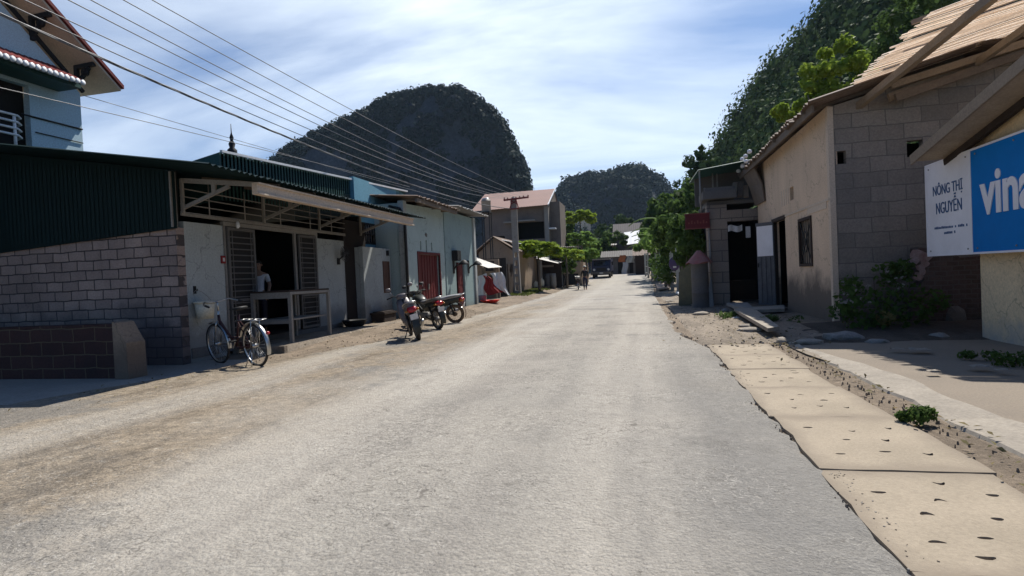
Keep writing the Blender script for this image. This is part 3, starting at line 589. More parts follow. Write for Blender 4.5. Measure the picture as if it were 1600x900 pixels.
# ---- brick shop with lean-to roof
sh = thing('shop_house', 'low shop with brick end wall, dark green metal gable and open grille doors', 'shop', (-9.5, 12, 0))
b = MB(); b.wall('x', 8.6, .18, -13.5, FX-.0, -.05, 2.42, (), 0, (2.2, 2.44)); b.build('brick_wall', M['block_end'], sh)
b = MB()
n = 60
for k in range(n):                                            # trapezoid ribbed cladding
    x0 = -13.5 + (13.5+FX+.06)*k/n; x1 = -13.5 + (13.5+FX+.06)*(k+.5)/n; x2 = -13.5 + (13.5+FX+.06)*(k+1)/n
    zb = lambda x: 2.16+.25*(x+13.5)/5.6; ztp = lambda x: 3.42 - .17*(x+7.9)
    b.add([(x0, 8.54, zb(x0)), (x1, 8.54, zb(x1)), (x1, 8.54, ztp(x1)), (x0, 8.54, ztp(x0)), (x1, 8.530, zb(x1)), (x2, 8.530, zb(x2)), (x2, 8.530, ztp(x2)), (x1, 8.530, ztp(x1))], [(0, 1, 2, 3), (4, 5, 6, 7), (1, 4, 7, 2)])
b.prism([(-13.5, 8.545, 2.1), (FX+.04, 8.545, 2.42), (FX+.04, 8.545, 3.43), (-13.5, 8.545, 4.38)], (0, .05, 0)); b.build('gable_cladding', M['green_metal'], sh)
b = MB(); b.box(FX, FX+.03, 8.5, 8.62, 2.44, 3.4); b.build('cladding_edge', M['steel'], sh)
b = MB(); b.wall('y', FX-.14, .14, 8.78, 9.78, -.05, 2.56); b.build('front_wall', M['white_wall'], sh)
b = MB(); b.wall('y', FX-.14, .14, 13.1, 14.45, -.05, 2.5); b.box(FX-.14, FX+.012, 13.02, 13.12, .1, 2.62); b.build('front_wall', M['white_wall'], sh)
b = MB(); b.wall('y', FX-.10, .10, 14.45, 15.75, -.05, 3.1); b.build('side_boarding', mat('shaded_wood', (.022, .015, .012), (.012, .009, .008), var=.7), sh)  # boards coloured near black, awning shade put into the wood tone
# interior: dark room, floor, counter
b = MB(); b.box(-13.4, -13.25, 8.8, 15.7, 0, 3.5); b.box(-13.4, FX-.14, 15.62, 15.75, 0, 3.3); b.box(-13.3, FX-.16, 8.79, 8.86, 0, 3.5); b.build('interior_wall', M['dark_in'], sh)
b = MB(); b.box(-13.3, FX+.02, 8.8, 15.7, .10, .28); b.build('floor_slab', M['dark_concrete'], sh)
b = MB(); b.box(-10.6, -10.1, 12.4, 15.0, .28, 1.2); b.box(-13.2, -12.8, 10, 15, .28, 2.2); b.build('shelf', M['dark_wood'], sh)
# raised front terrace with rough stone edge
b = MB(); b.grid(10, 12, lambda u, v: (FX+.0+u*1.18+.06*mnoise.noise((u*3, v*9, 2))*(u > .9), 9.95+v*5.9, .17+.015*mnoise.noise((u*5, v*8, 0)) - (.2 if u > .99 else 0)), 0, True)
b.box(FX, FX+1.15, 9.86, 9.96, -.05, .17); b.build('terrace', M['rubble'], sh)
# folding grille doors
def grille(y0, y1, x, z0, z1, par, rows, mid=True):
    fr = MB()
    for a, c in ((y0, y0+.055), (y1-.055, y1)): fr.box(x-.02, x+.02, a, c, z0, z1)
    for c, d in ((z0, z0+.06), (z1-.06, z1), (z0+.62*(z1-z0)*.55, z0+.62*(z1-z0)*.55+.05)): fr.box(x-.018, x+.018, y0+.055, y1-.055, c, d)
    d = fr.build('door_leaf', M['door_steel'], par)
    gb = MB(); w = y1-y0
    for k in range(rows):
        z = z0+.12+(z1-z0-.2)*k/rows; gb.box(x-.008, x+.008, y0+.055, y1-.055, z, z+.022)
    for yy in (y0+.16*w, y0+.84*w): gb.box(x-.007, x+.007, yy, yy+.018, z0+.06, z1-.06)
    gb.build('grille_bars', M['door_steel'], d)
    pn = MB(); pn.box(x-.035, x-.022, y0+.03, y1-.03, z0+.03, z1-.03); pn.build('backing_panel', M['dark_in'], d)
grille(9.84, 10.66, FX+.03, .30, 2.54, sh, 17); grille(12.25, 13.02, FX+.03, .30, 2.54, sh, 17)
b = MB(); b.box(FX-.04, FX+.01, 12.12, 12.2, .3, 2.56); b.box(FX-.06, FX+.0, 9.76, 9.84, .28, 2.58); b.box(FX-.05, FX+.03, 9.76, 13.1, 2.56, 2.64); b.build('door_frame', M['steel'], sh)
# transom bars above the doors
b = MB()
for z in (2.72, 2.86, 3.0, 3.14): b.tube([(FX+.03, 8.7, z), (FX+.03, 14.5, z-.02)], .012, 6)
for y in (8.72, 9.4, 10.4, 11.6, 12.8, 13.8): b.tube([(FX+.03, y, 2.66), (FX+.03, y, 3.3)], .012, 6)
b.bar((FX+.03, 8.7, 2.68), (FX+.03, 14.5, 2.66), .03, .05); b.build('transom_grille', M['steel'], sh)
# roof and awning structure
ez, rzs = 3.17, .17
roof_z = lambda x: ez + .17*(-6.2-x)
b = MB(); b.corr((-13.8, 7.35, roof_z(-13.8)), (-13.8, 16.2, roof_z(-13.8)), (-6.12, 7.35, ez), (-6.12, 16.2, ez), 62, .018, ragged=.006); b.build('tin_roof', M['green_metal'], sh)
b = MB(); b.box(-6.36, -6.26, 8.62, 15.5, 2.90, 3.10); b.box(-6.26, -6.22, 8.62, 15.5, 2.90, 2.93); b.box(-6.26, -6.22, 8.62, 15.5, 3.07, 3.10); b.build('eave_beam', M['tan_ledge'], sh)
for y in (8.75, 11.0, 13.2, 15.4):
    b = MB(); b.bar((FX+.02, y, 3.28), (-6.3, y, 3.08), .05, .08); b.bar((FX+.02, y, 2.78), (-6.9, y, 3.1), .045, .06)
    b.bar((FX+.06, y-.03, 2.7), (FX+.06, y-.03, 3.3), .05, .05); b.bar((-7.2, y-.01, 3.2), (-7.2, y-.01, 2.98), .08, .04); b.build('awning_bracket', M['steel'], sh)
for y in np.linspace(9.3, 15.2, 6): MB().bar((FX, y, roof_z(FX)-.06), (-6.3, y, roof_z(-6.3)-.05), .05, .06).build('rafter', M['old_wood'], sh)
b = MB(); b.lathe([(.018, .0), (.035, -.05), (.04, -.1), (.02, -.14)], (FX+.12, 10.05, 2.66), 10); b.build('light_bulb', M['white_paint'], sh)
solo('wall_switch_box', MB().box(FX+.002, FX+.03, 9.66, 9.77, 1.82, 1.97).box(FX+.03, FX+.034, 9.69, 9.74, 1.86, 1.93, 1), [M['red_cloth'], M['white_cloth']], 'small red meter box on the white wall beside the left grille door', 'meter box')
# wall fan
wf = thing('wall_fan', 'dark wall fan on the white wall right of the right grille door', 'fan', (FX, 14.1, 2.1))
b = MB(); b.box(FX+.002, FX+.04, 14.05, 14.15, 1.85, 2.02); b.tube([(FX+.03, 14.1, 1.97), (FX+.16, 14.1, 2.08)], .018, 8); b.build('bracket', M['black'], wf)
b = MB()
for rr in (.06, .11, .16, .2):
    for dx in (0, .07): b.tube([(FX+.2+dx*(1-rr*2), 14.1+rr*math.cos(a), 2.13+rr*math.sin(a)) for a in np.linspace(0, 6.283, 21)[:-1]], .006, 5, closed=True)
for a in np.linspace(0, 6.283, 13)[:-1]: b.tube([(FX+.27, 14.1, 2.13), (FX+.25, 14.1+.2*math.cos(a), 2.13+.2*math.sin(a))], .004, 4)
b.build('cage', M['black'], wf)
b = MB()
for k in range(3):
    a = k*2.094; b.add([(FX+.23, 14.1+.03*math.cos(a), 2.13+.03*math.sin(a)), (FX+.215, 14.1+.15*math.cos(a-.4), 2.13+.15*math.sin(a-.4)), (FX+.245, 14.1+.16*math.cos(a+.35), 2.13+.16*math.sin(a+.35))], [(0, 1, 2)])
b.lathe([(.0, -.06), (.05, -.06), (.05, .03), (0, .04)], (FX+.2, 14.1, 2.13), 12, 'x'); b.build('blades', M['seat'], wf)

# ---- low dark brick wall with a cut end, in front of the shop
lw = thing('low_brick_wall', 'low dark brick wall with pale worn end post in the shade before the shop', 'wall', (-9.5, 7.35, 0))
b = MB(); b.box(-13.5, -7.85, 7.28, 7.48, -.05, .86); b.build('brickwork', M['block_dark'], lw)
b = MB(); b.prism([(-7.85, 7.2, -.05), (-7.60, 7.2, -.05), (-7.61, 7.2, .57), (-7.66, 7.2, .64), (-7.80, 7.2, .88), (-7.85, 7.2, .90)], (0, .34, 0)); b.build('end_post', M['mud_wall'], lw)

# ---- cream bucket on a wall hook
zb_ = .80
bk = thing('bucket', 'cream plastic bucket hanging on the white shop wall above the bicycle', 'bucket', (-7.70, 8.95, zb_))
MB().lathe([(.0, .0), (.135, .0), (.17, .31), (.155, .31), (.125, .02), (0, .02)], (-7.70, 8.95, zb_), 24).build('pail', M['cream'], bk)
MB().lathe([(.172, .285), (.185, .285), (.187, .318), (.165, .318), (.163, .3)], (-7.70, 8.95, zb_), 24).build('rim', M['cream'], bk)
MB().tube([(-7.70-.15*math.sin(a), 8.95+.18*math.cos(a), zb_+.3+.22*math.sin(a)) for a in np.linspace(0, math.pi, 14)], .004, 5).build('bail_handle', M['steel'], bk)
solo('wall_hook', MB().box(-7.9, -7.885, 8.92, 8.98, 1.26, 1.4).tube([(-7.89, 8.95, 1.36), (-7.84, 8.95, 1.31), (-7.83, 8.95, 1.35)], .008, 6), M['black'], 'small dark wall hook from which the cream bucket hangs', 'hook')

# ---- work table
tb = thing('work_table', 'tall grey steel table with shelf standing in front of the shop doors', 'table', (-7.42, 11.1, .17))
tx0, tx1, ty0, ty1, tz = -7.84, -6.98, 10.42, 11.88, 1.24
MB().box(tx0-.02, tx1+.04, ty0-.02, ty1+.04, tz-.035, tz).build('table_top', M['dark_wood'], tb)
for x, y in ((tx0, ty0), (tx1, ty0), (tx0, ty1), (tx1, ty1)): MB().bar((x+.02, y+.02, .16), (x+.02, y+.02, tz-.035), .065, .065, (0, 1, 0)).build('leg', M['steel'], tb)
b = MB(); b.box(tx0, tx1, ty0-.005, ty0+.035, tz-.16, tz-.036); b.box(tx0, tx1, ty1, ty1+.04, tz-.12, tz-.036); b.box(tx1+.01, tx1+.045, ty0, ty1, tz-.09, tz-.036); b.box(tx0, tx0+.03, ty0, ty1, tz-.09, tz-.036); b.build('apron_rail', M['steel'], tb)
b = MB(); b.box(tx0+.05, tx1-.02, ty0+.03, ty1-.02, .62, .65); b.box(tx0+.04, tx1, ty0+.0, ty0+.035, .56, .62); b.build('lower_shelf', M['steel'], tb)

# ---- black basin, dark crate by annex
solo('basin', MB().lathe([(0, 0), (.24, 0), (.33, .15), (.345, .16), (.31, .145), (.22, .02), (0, .02)], (-7.5, 14.1, .19), 24), M['black'], 'black plastic basin on the ground below the wall fan', 'basin')
solo('dark_crate', MB().box(-7.6, -7.2, 15.3, 16.1, .14, .42).box(-7.63, -7.17, 15.27, 16.13, .40, .45).box(-7.57, -7.23, 15.33, 16.07, .451, .48), M['dark_wood'], 'dark wooden crate against the low white annex wall', 'crate')

# ---- long house behind the shop: green fascia, blue wall, spire
lh = thing('long_house', 'long house with dark green fascia and blue wall rising behind the shop awning', 'house', (-9.5, 15, 0))
A, B = P(342, 238, X=-8.5), P(634, 300, X=-8.15)
b = MB(); dv = (B-A)/40
for k in range(80):
    p, q = A+dv*(k/2), A+dv*((k+.5)/2); off = 0
    b.add([(p.x+off, p.y, p.z-1.0), (q.x+off, q.y, q.z-1.0), (q.x+off, q.y, q.z), (p.x+off, p.y, p.z)], [(0, 1, 2, 3)])
b.add([A, A+Vector((-1.2, -.25, -.35)), A+Vector((-1.2, -.25, -1.2)), A+Vector((0, 0, -1.0))], [(0, 1, 2, 3)])
b.build('fascia', M['green_fascia'], lh)
b = MB(); b.bar(A+Vector((.05, 0, .02)), B+Vector((.05, 0, .02)), .06, .05); b.build('eave_trim', M['white_paint'], lh)
b = MB(); b.corr(A+Vector((0, 0, 0)), B, A+Vector((-5, -.6, -1.2)), B+Vector((-5, 0, -1.0)), 60, .015); b.build('roof', M['green_metal'], lh)
b = MB(); b.wall('y', -8.32, .14, 15.75, 19.5, -.05, 4.5, ((16.15, 17.0, 2.55, 3.15),)); b.build('front_wall', M['blue_wall'], lh)
b = MB(); b.box(-8.36, -8.24, 15.6, 16.3, 3.3, 3.75); b.build('wall_patch', M['green_fascia'], lh) if False else None
w_ = MB(); w_.box(-8.2, -8.17, 16.1, 17.05, 3.12, 3.18); w_.box(-8.2, -8.17, 16.1, 17.05, 2.52, 2.58); w_.box(-8.2, -8.17, 16.1, 16.16, 2.52, 3.18); w_.box(-8.2, -8.17, 16.99, 17.05, 2.52, 3.18); w_.box(-8.2, -8.17, 16.1, 17.05, 2.82, 2.86)
wo = w_.build('window', M['black'], lh)
w_ = MB(); w_.box(-8.3, -8.28, 16.1, 17.05, 2.5, 3.2); w_.build('pane', M['glass'], wo)
w_ = MB()
for y in np.linspace(16.25, 16.9, 5): w_.tube([(-8.185, y, 2.55), (-8.185, y, 3.15)], .01, 6)
w_.build('bars', M['steel'], wo)
sp_ = P(363, 238, X=-8.6)
MB().lathe([(.10, -.1), (.10, .05), (.05, .1), (.07, .18), (.03, .26), (.045, .32), (.012, .42), (.006, .62)], sp_, 10).build('roof_finial', M['black'], lh)
# ---- low white annex with brown board
an = thing('annex', 'low white outhouse wall with flat top and brown board, between shop and pale green house', 'outhouse', (-7.9, 16, 0))
b = MB(); b.wall('y', -7.65, -.12, 15.05, 16.88, -.05, 2.36, ((16.3, 16.82, .99, 1.97),)); b.box(-8.3, -7.78, 15.05, 15.17, -.05, 2.35); b.build('wall', M['white_wall'], an)
b = MB(); b.box(-7.72, -7.66, 16.3, 16.82, .99, 1.97); b.box(-7.66, -7.64, 16.34, 16.40, 1.02, 1.94); b.box(-7.66, -7.64, 16.72, 16.78, 1.02, 1.94); b.build('shutter', M['brown_wood'], an)
b = MB(); b.box(-7.648, -7.59, 16.6, 16.7, 2.14, 2.30); b.build('junction_box', M['black'], an)

# ---- pale green house (two units)
def tin_roof(par, x0, x1, y0, y1, z0, z1, m, amp=.025): MB().corr((x1, y0, z1), (x1, y1, z1), (x0, y0, z0), (x0, y1, z0), int((y1-y0)/.16), amp, ragged=.02).build('tin_roof', m, par)
gh = thing('mint_house', 'pale green house with closed red door and three small vent slots', 'house', (-9, 19, 0))
b = MB(); b.wall('y', -7.35, .15, 17.0, 20.8, -.05, 3.86, ((18.1, 20.15, -.05, 2.22), (18.33, 18.45, 2.36, 2.66), (18.86, 18.98, 2.3, 2.72), (19.38, 19.5, 2.36, 2.66)), 0, (3.78, 3.95)); b.build('front_wall', M['mint_wall'], gh)
b = MB(); b.box(-11, -7.36, 17.0, 17.14, -.05, 3.8); b.build('side_wall', M['mint_wall'], gh); b = MB(); b.box(-7.6, -7.5, 17.2, 20.7, .1, 3.7); b.build('interior_wall', M['dark_in'], gh)  # dark sheet added close behind the vents, painted as the unlit interior
b = MB(); b.box(-7.34, -7.16, 16.94, 17.2, -.05, 3.86); b.build('corner_pilaster', M['white_wall'], gh)
b = MB(); b.tube([(-7.1, 16.88, .1), (-7.1, 16.88, 3.4), (-7.25, 16.86, 3.6), (-7.6, 16.86, 3.7)], .045, 10); b.build('drain_pipe', M['black'], gh)
d_ = MB(); d_.box(-7.33, -7.28, 18.1, 20.15, .12, 2.22)
for y in np.linspace(18.1, 20.15, 9)[1:-1]: d_.box(-7.28, -7.265, y-.02, y+.02, .14, 2.2)
do = d_.build('door', M['red_door'], gh); h_ = MB(); h_.box(-7.265, -7.22, 19.05, 19.1, 1.0, 1.2); h_.build('handle', M['steel'], do)
b = MB(); b.box(-7.24, -7.17, 18.02, 18.1, 0, 2.3); b.box(-7.24, -7.17, 20.15, 20.23, 0, 2.3); b.box(-7.24, -7.17, 18.1, 20.15, 2.22, 2.3); b.build('door_frame', M['red_door'], gh)
b = MB(); b.prism([(-7.195, 18.92, 2.82), (-7.195, 18.8, 2.9), (-7.195, 18.92, 2.98), (-7.195, 19.04, 2.9)], (.01, 0, 0)); b.build('wall_mark', M['dark_concrete'], gh)
tin_roof(gh, -6.5, -11.2, 16.75, 20.9, 3.93, 4.35, M['rust_tin'])
b = MB(); b.box(-6.7, -6.62, 16.8, 20.8, 3.76, 3.88)
for y in (17.2, 18.4, 19.6, 20.6): b.box(-7.3, -6.55, y, y+.08, 3.86, 3.93)
b.build('eave_timber', M['old_wood'], gh)
g2 = thing('grey_green_house', 'grey green house front with dark open doorway, beside the red door house', 'house', (-9, 22.8, 0))
b = MB(); b.wall('y', -7.33, .16, 20.81, 24.8, -.05, 3.98, ((22.0, 23.15, -.05, 2.0),)); b.box(-11, -7.34, 24.64, 24.8, -.05, 4.1); b.build('front_wall', MATS.get('gg') or mat('gg_wall', (.27, .36, .355), (.21, .28, .28), var=.6, bump=.08, scale=1.1, streak=[(-.1, .7, (.14, .14, .13), .5)]), g2)
b = MB(); b.box(-7.17, -7.1, 24.55, 24.82, -.05, 4.0); b.build('corner_pilaster', M['white_wall'], g2)
d_ = MB(); d_.box(-7.3, -7.25, 22.5, 23.15, .15, 1.98); d_.box(-7.25, -7.235, 22.6, 23.05, .3, .95); d_.box(-7.25, -7.235, 22.6, 23.05, 1.1, 1.85); d_.build('door', M['red_door'], g2)
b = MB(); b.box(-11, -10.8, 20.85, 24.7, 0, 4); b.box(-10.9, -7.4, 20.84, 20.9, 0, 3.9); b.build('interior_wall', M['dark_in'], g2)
tin_roof(g2, -6.5, -11.2, 20.85, 25.1, 4.08, 4.45, M['grey_tin'])
for i, (y, s_, lab) in enumerate(((21.7, 1, 'dark wall lamp bracket left of the dark doorway of the grey green house'), (23.7, -1, 'dark wall lamp bracket right of the dark doorway of the grey green house'))):
    t_ = thing('wall_lamp', lab, 'lamp', (-7.17, y, 1.9), group='wall lamps by the dark doorway')
    b = MB(); b.tube([(-7.17, y, 1.7), (-7.05, y, 1.85), (-6.8, y+.05*s_, 1.95)], .03, 8); b.box(-7.17, -7.14, y-.1, y+.1, 1.55, 2.1); b.build('arm', M['black'], t_)
    b = MB(); b.lathe([(.04, .12), (.10, .08), (.2, -.03), (.21, -.06), (.17, -.06), (.06, .06)], (-6.75, y+.05*s_, 1.95), 14); b.build('shade', M['black'], t_)
solo('wall_cupboard', MB().box(-7.165, -6.95, 21.55, 22.05, 2.05, 2.45).box(-6.95, -6.935, 21.58, 21.79, 2.08, 2.42).box(-6.95, -6.935, 21.81, 22.02, 2.08, 2.42), M['black'], 'small black box high on the grey green wall above the left lamp', 'box')

# ---- upper blue house behind the shop (street gable, tiled canopy, balcony)
uh = thing('upper_house', 'tall pale blue house with wide tiled eaves rising behind the brick shop', 'house', (-15, 7.5, 0))
gy_ = 7.4; gz_ = 6.25+.82*(11.43-gy_)
b = MB(); b.wall('y', -13.15, .15, 3.4, 11.43, 0, 6.0, ((8.75, 10.22, 4.35, 6.0),)); b.prism([(-13.15, 3.4, 6.0), (-13.15, 8.75, 6.0), (-13.15, 8.75, 6.0), (-13.15, 11.43, 6.0), (-13.15, 11.43, 6.2), (-13.15, gy_, gz_), (-13.15, 3.4, 6.2)], (.15, 0, 0)); b.build('front_wall', M['pale_blue'], uh)
for y in (3.4, 11.28): MB().box(-20, -13.16, y, y+.15, 0, 6.2).build('side_wall', M['pale_blue'], uh)
b = MB()
for s_, ye in ((1, 12.05), (-1, 2.75)):
    zz_ = 6.42; dz = .09
    b.prism([(-12.35, ye, zz_-.0), (-12.35, gy_, gz_+.32), (-12.35, gy_, gz_+.32+dz), (-12.35, ye, zz_+dz)], (-8, 0, 0))
b.build('roof', M['red_tile'], uh)
b = MB()
for s_, ye in ((1, 12.0), (-1, 2.8)): b.prism([(-12.4, ye, 6.36), (-12.4, gy_, gz_+.25), (-12.4, gy_, gz_+.315), (-12.4, ye, 6.42)], (-7.9, 0, 0))
b.build('soffit', M['tan_ledge'], uh)
for y in (11.35, 10.35, 9.35, 8.4):
    b = MB(); z = 6.36 + (12.0-y)*(gz_+.25-6.36)/(12.0-gy_)
    b.bar((-13.0, y, z-.06), (-12.45, y, z-.04), .09, .09); b.bar((-12.97, y, z-.55), (-12.97, y, z-.02), .09, .08); b.bar((-12.95, y, z-.45), (-12.6, y, z-.1), .07, .07); b.lathe([(.09, -.04), (.09, .04)], (-12.72, y, z-.2), 10, 'y'); b.build('eave_bracket', M['black'], uh)
b = MB(); b.bar((-12.98, 11.5, 6.25), (-12.98, gy_+1, gz_-.65), .06, .08); b.build('gable_trim', M['black'], uh)
cn = MB(); cn.corr((-12.97, 7.6, 6.62), (-12.97, 10.85, 6.62), (-12.2, 7.6, 6.20), (-12.2, 10.85, 6.20), 26, .03); co = cn.build('window_canopy', M['red_tile'], uh)
cn = MB()
for k in range(26):
    y = 7.6+3.25*(k+.5)/26; cn.lathe([(.0, .0), (.062, .0), (.062, .04), (0, .04)], (-12.2, y, 6.16), 8, 'x')
cn.build('scalloped_edge', M['white_paint'], co)
cn = MB(); cn.box(-13.0, -12.35, 7.6, 10.9, 6.08, 6.16); cn.build('canopy_slab', M['green_fascia'], co)
b = MB(); b.box(-13.5, -13.4, 8.6, 10.4, 4.3, 6.1); b.build('dark_backing', M['dark_in'], uh)  # near-black sheet painted as the unlit room behind the window
b = MB()
for z in (4.78, 4.92, 5.06, 5.2): b.tube([(-12.75, 7.2, z), (-12.75, 9.75, z), (-12.8, 9.85, z-.03), (-12.95, 9.88, z-.04)], .025, 8)
for y in (7.4, 8.6, 9.7): b.tube([(-12.77, y, 4.4), (-12.77, y, 5.2)], .03, 8)
b.build('balcony_rail', M['white_paint'], uh)
b = MB(); b.tube([(-12.98, 10.0, 5.33), (-12.98, 11.42, 5.33)], .02, 6); b.tube([(-12.98, 10.3, 5.0), (-12.98, 11.42, 5.0)], .012, 6); b.build('wall_conduit', M['black'], uh)

# ---- red and white sheets, basin and bucket beside the grey green house
shed = thing('lean_to_shed', 'small lean-to shed with sloping tin awning beside the grey green house', 'shed', (-8, 28, .2))
def rect(u0, v0, u1, v1, Y): a, c = P(u0, v0, Y=Y), P(u1, v1, Y=Y); return min(a.x, c.x), max(a.x, c.x), min(a.z, c.z), max(a.z, c.z)
x0, x1, z0, z1 = rect(738, 402, 776, 470, 29.0)
zg = zt(-8, 29)
MB().corr((x0-.5, 27.6, z1+.05), (x0-.5, 30.5, z1+.15), (x1-.0, 27.6, z1-.62), (x1, 30.5, z1-.55), 18, .02).build('tin_roof', M['grey_tin'], shed)
b = MB(); b.bar((x1-.35, 28, zg-.1), (x1-.35, 28, z1-.6), .16, .16, (0, 1, 0)); b.build('post', M['old_wood'], shed); MB().bar((x1-.35, 30.3, zg-.1), (x1-.35, 30.3, z1-.5), .12, .12, (0, 1, 0)).build('post', M['old_wood'], shed)
b = MB(); b.wall('x', 30.6, .15, x0-.8, x1-.2, zg-.1, z1-.1, ((x0+.35, x0+.6, zg+1.0, zg+1.28), (x0+.1, x1-.45, z1-.75, z1-.2))); b.build('back_wall', M['mud_wall'], shed)
b = MB(); b.box(x0-.8, x1-.2, 32.4, 32.5, zg, z1); b.build('interior_wall', M['dark_in'], shed)
def sheet(name, quad, m, label, cat, wav=.05, group=None, thick=.012):
    a, b_, c, d = map(Vector, quad); mb = MB()
    f = lambda u, v, o: ((a*(1-u)+b_*u)*(1-v)+(d*(1-u)+c*u)*v) + Vector((0, -1, .1))*(wav*(.7*math.sin(u*9+v*2)+.45*math.sin(u*23+v*5+2*math.sin(v*6)))+o) + Vector((1, 0, 0))*wav*math.sin(v*7)
    mb.grid(14, 14, lambda u, v: f(u, v, 0), 0, True); mb.grid(14, 14, lambda u, v: f(u, v, -thick), 0, True); return solo(name, mb, m, label, cat, group)
sheet('white_sheet', [P(746, 432, Y=27.6), P(760, 427, Y=27.5), P(759, 463, Y=27.2), P(747, 466, Y=27.2)], M['white_cloth'], 'white sheet hung beside the red cloth under the shed awning', 'sheet')
sheet('red_cloth', [P(754, 430, Y=27.45), P(764, 432, Y=27.35), P(784, 456, Y=27.2), P(762, 462, Y=27.2)], M['red_cloth'], 'dark red cloth hung between the two white sheets', 'cloth', .09)
sheet('tarpaulin', [P(765, 427, Y=27.2), P(784, 425, Y=27.3), P(798, 464, Y=26.9), P(779, 452, Y=27.0)], M['white_cloth'], 'large white tarpaulin slanting to the ground right of the red cloth', 'tarpaulin', .07)
pb = P(753, 473, Y=26.3)
solo('blue_bucket', MB().lathe([(0, 0), (.19, 0), (.24, .34), (.25, .345), (.22, .33), (.17, .02), (0, .02)], (pb.x, pb.y, zt(pb.x, pb.y)-.01), 20), M['blue_plastic'], 'blue grey bucket at the corner of the grey green house', 'bucket')
pb = P(766, 473, Y=26.0)
solo('red_basin', MB().lathe([(0, 0), (.30, 0), (.46, .13), (.48, .135), (.44, .12), (.29, .02), (0, .02)], (pb.x, pb.y, zt(pb.x, pb.y)-.01), 24), M['red_plastic'], 'bright red plastic basin on the ground before the tarpaulin', 'basin')
# ================================================================== RIGHT SIDE
RX = 3.8
# ---- tan house with block end wall
th_ = thing('tan_house', 'tan plastered house with bare grey block end wall, barred window and half open door', 'house', (5.5, 16, .1))
zc, zf = 4.42, 4.5
b = MB(); b.wall('y', RX, .16, 12.8, 20.0, -.05, 4.45, ((16.5, 17.92, .12, 2.54), (14.12, 15.14, 1.26, 2.36), (15.55, 15.9, 2.92, 3.25))); b.build('front_wall', M['tan_plaster'], th_)
b = MB(); b.wall('x', 12.78, .16, RX+.002, 9.5, -.1, 4.5, ((3.93, 4.12, 3.27, 3.53), (5.2, 5.48, 3.3, 3.62)), 0, (4.42, 5.75)); b.build('end_wall', M['block_grey'], th_)
b = MB(); b.box(RX-.006, RX+.10, 12.765, 12.9, .0, 4.42); b.build('corner_edge', M['tan_ledge'], th_)
b = MB(); b.box(RX-.02, RX, 12.82, 16.45, 2.56, 2.61); b.box(RX-.012, RX, 13.0, 14.4, 2.42, 2.56); b.build('ledge', M['tan_ledge'], th_)
b = MB()
for k in range(4): b.box(RX-.008, RX+.05, 16.05+k*.22, 16.13+k*.22, 2.86, 3.27)
b.build('vent_slits', M['tan_ledge'], th_)
b = MB(); b.box(RX+.17, 9.4, 19.8, 20.0, 0, 4.8); b.box(9.3, 9.5, 12.9, 19.9, 0, 5.4); b.box(RX+.9, RX+1.0, 15.9, 19.6, 0, 3.5); b.build('interior_wall', M['dark_in'], th_)
b = MB(); b.box(RX+.02, RX+.1, 16.44, 16.52, .1, 2.6); b.box(RX+.02, RX+.1, 17.9, 17.98, .1, 2.6); b.box(RX-.03, RX+.1, 16.44, 17.98, 2.53, 2.62); b.build('door_frame', M['dark_wood'], th_)
# open leaf with pale upper panel, swung out towards the road
hA, hB = Vector((RX-.01, 17.86, .16)), P(1181, 352, Y=18.25); hB.z = .14; dr = (hB-hA); dr.z = 0; wl = dr.length; dr.normalize(); nn = Vector((dr.y, -dr.x, 0)); nn = -nn if nn.y > 0 else nn
def lf(u, z, d): return hA + dr*(u*wl) + nn*d + Vector((0, 0, z))
b = MB(); b.prism([lf(0, 0, 0), lf(1, 0, 0), lf(1, 2.4, 0), lf(0, 2.4, 0)], -nn*.03)
for u in (.2, .47, .74):
    b.prism([lf(u, .06, .002), lf(u+.05, .06, .002), lf(u+.05, 1.4, .002), lf(u, 1.4, .002)], nn*.02)
b.prism([lf(0, 2.3, .002), lf(1, 2.3, .002), lf(1, 2.4, .002), lf(0, 2.4, .002)], nn*.02)
dl = b.build('door_leaf', mat('door_grey', (.14, .14, .145), (.08, .08, .085), var=.7, scale=5), th_)
MB().prism([lf(.04, 1.42, .004), lf(.95, 1.42, .004), lf(.95, 2.32, .004), lf(.04, 2.32, .004)], nn*.012).build('white_panel', M['sign_white'], dl)
b = MB(); q = lf(.92, 1.1, .02); b.bar(q, q+Vector((0, 0, .12)), .03, .05); b.build('handle', M['black'], dl)
# barred window with crossed straps
wf_ = MB()
for a, c, d, e in ((14.1, 14.17, 1.24, 2.38), (15.09, 15.16, 1.24, 2.38)): wf_.box(RX-.03, RX+.03, a, c, d, e)
wf_.box(RX-.03, RX+.03, 14.17, 15.09, 1.24, 1.31); wf_.box(RX-.03, RX+.03, 14.17, 15.09, 2.31, 2.38)
wi = wf_.build('window', M['dark_wood'], th_)
b = MB(); b.bar((RX-.0, 14.17, 1.31), (RX-.0, 15.09, 2.31), .02, .03); b.bar((RX-.0, 14.17, 2.31), (RX-.0, 15.09, 1.31), .02, .03)
for k in range(5): y = 14.3+k*.17; b.bar((RX+.02, y, 1.31), (RX+.02, y, 2.31), .014, .014)
b.tube([(RX-.01, 14.63+.16*math.cos(a), 1.81+.24*math.sin(a)) for a in np.linspace(0, 6.28, 17)[:-1]], .010, 6, closed=True)
b.build('window_grille', M['black'], wi)
MB().box(RX+.05, RX+.08, 14.1, 15.16, 1.24, 2.38).build('pane', mat('dusty_shutter', (.26, .21, .16), (.2, .16, .12), var=.6), wi)
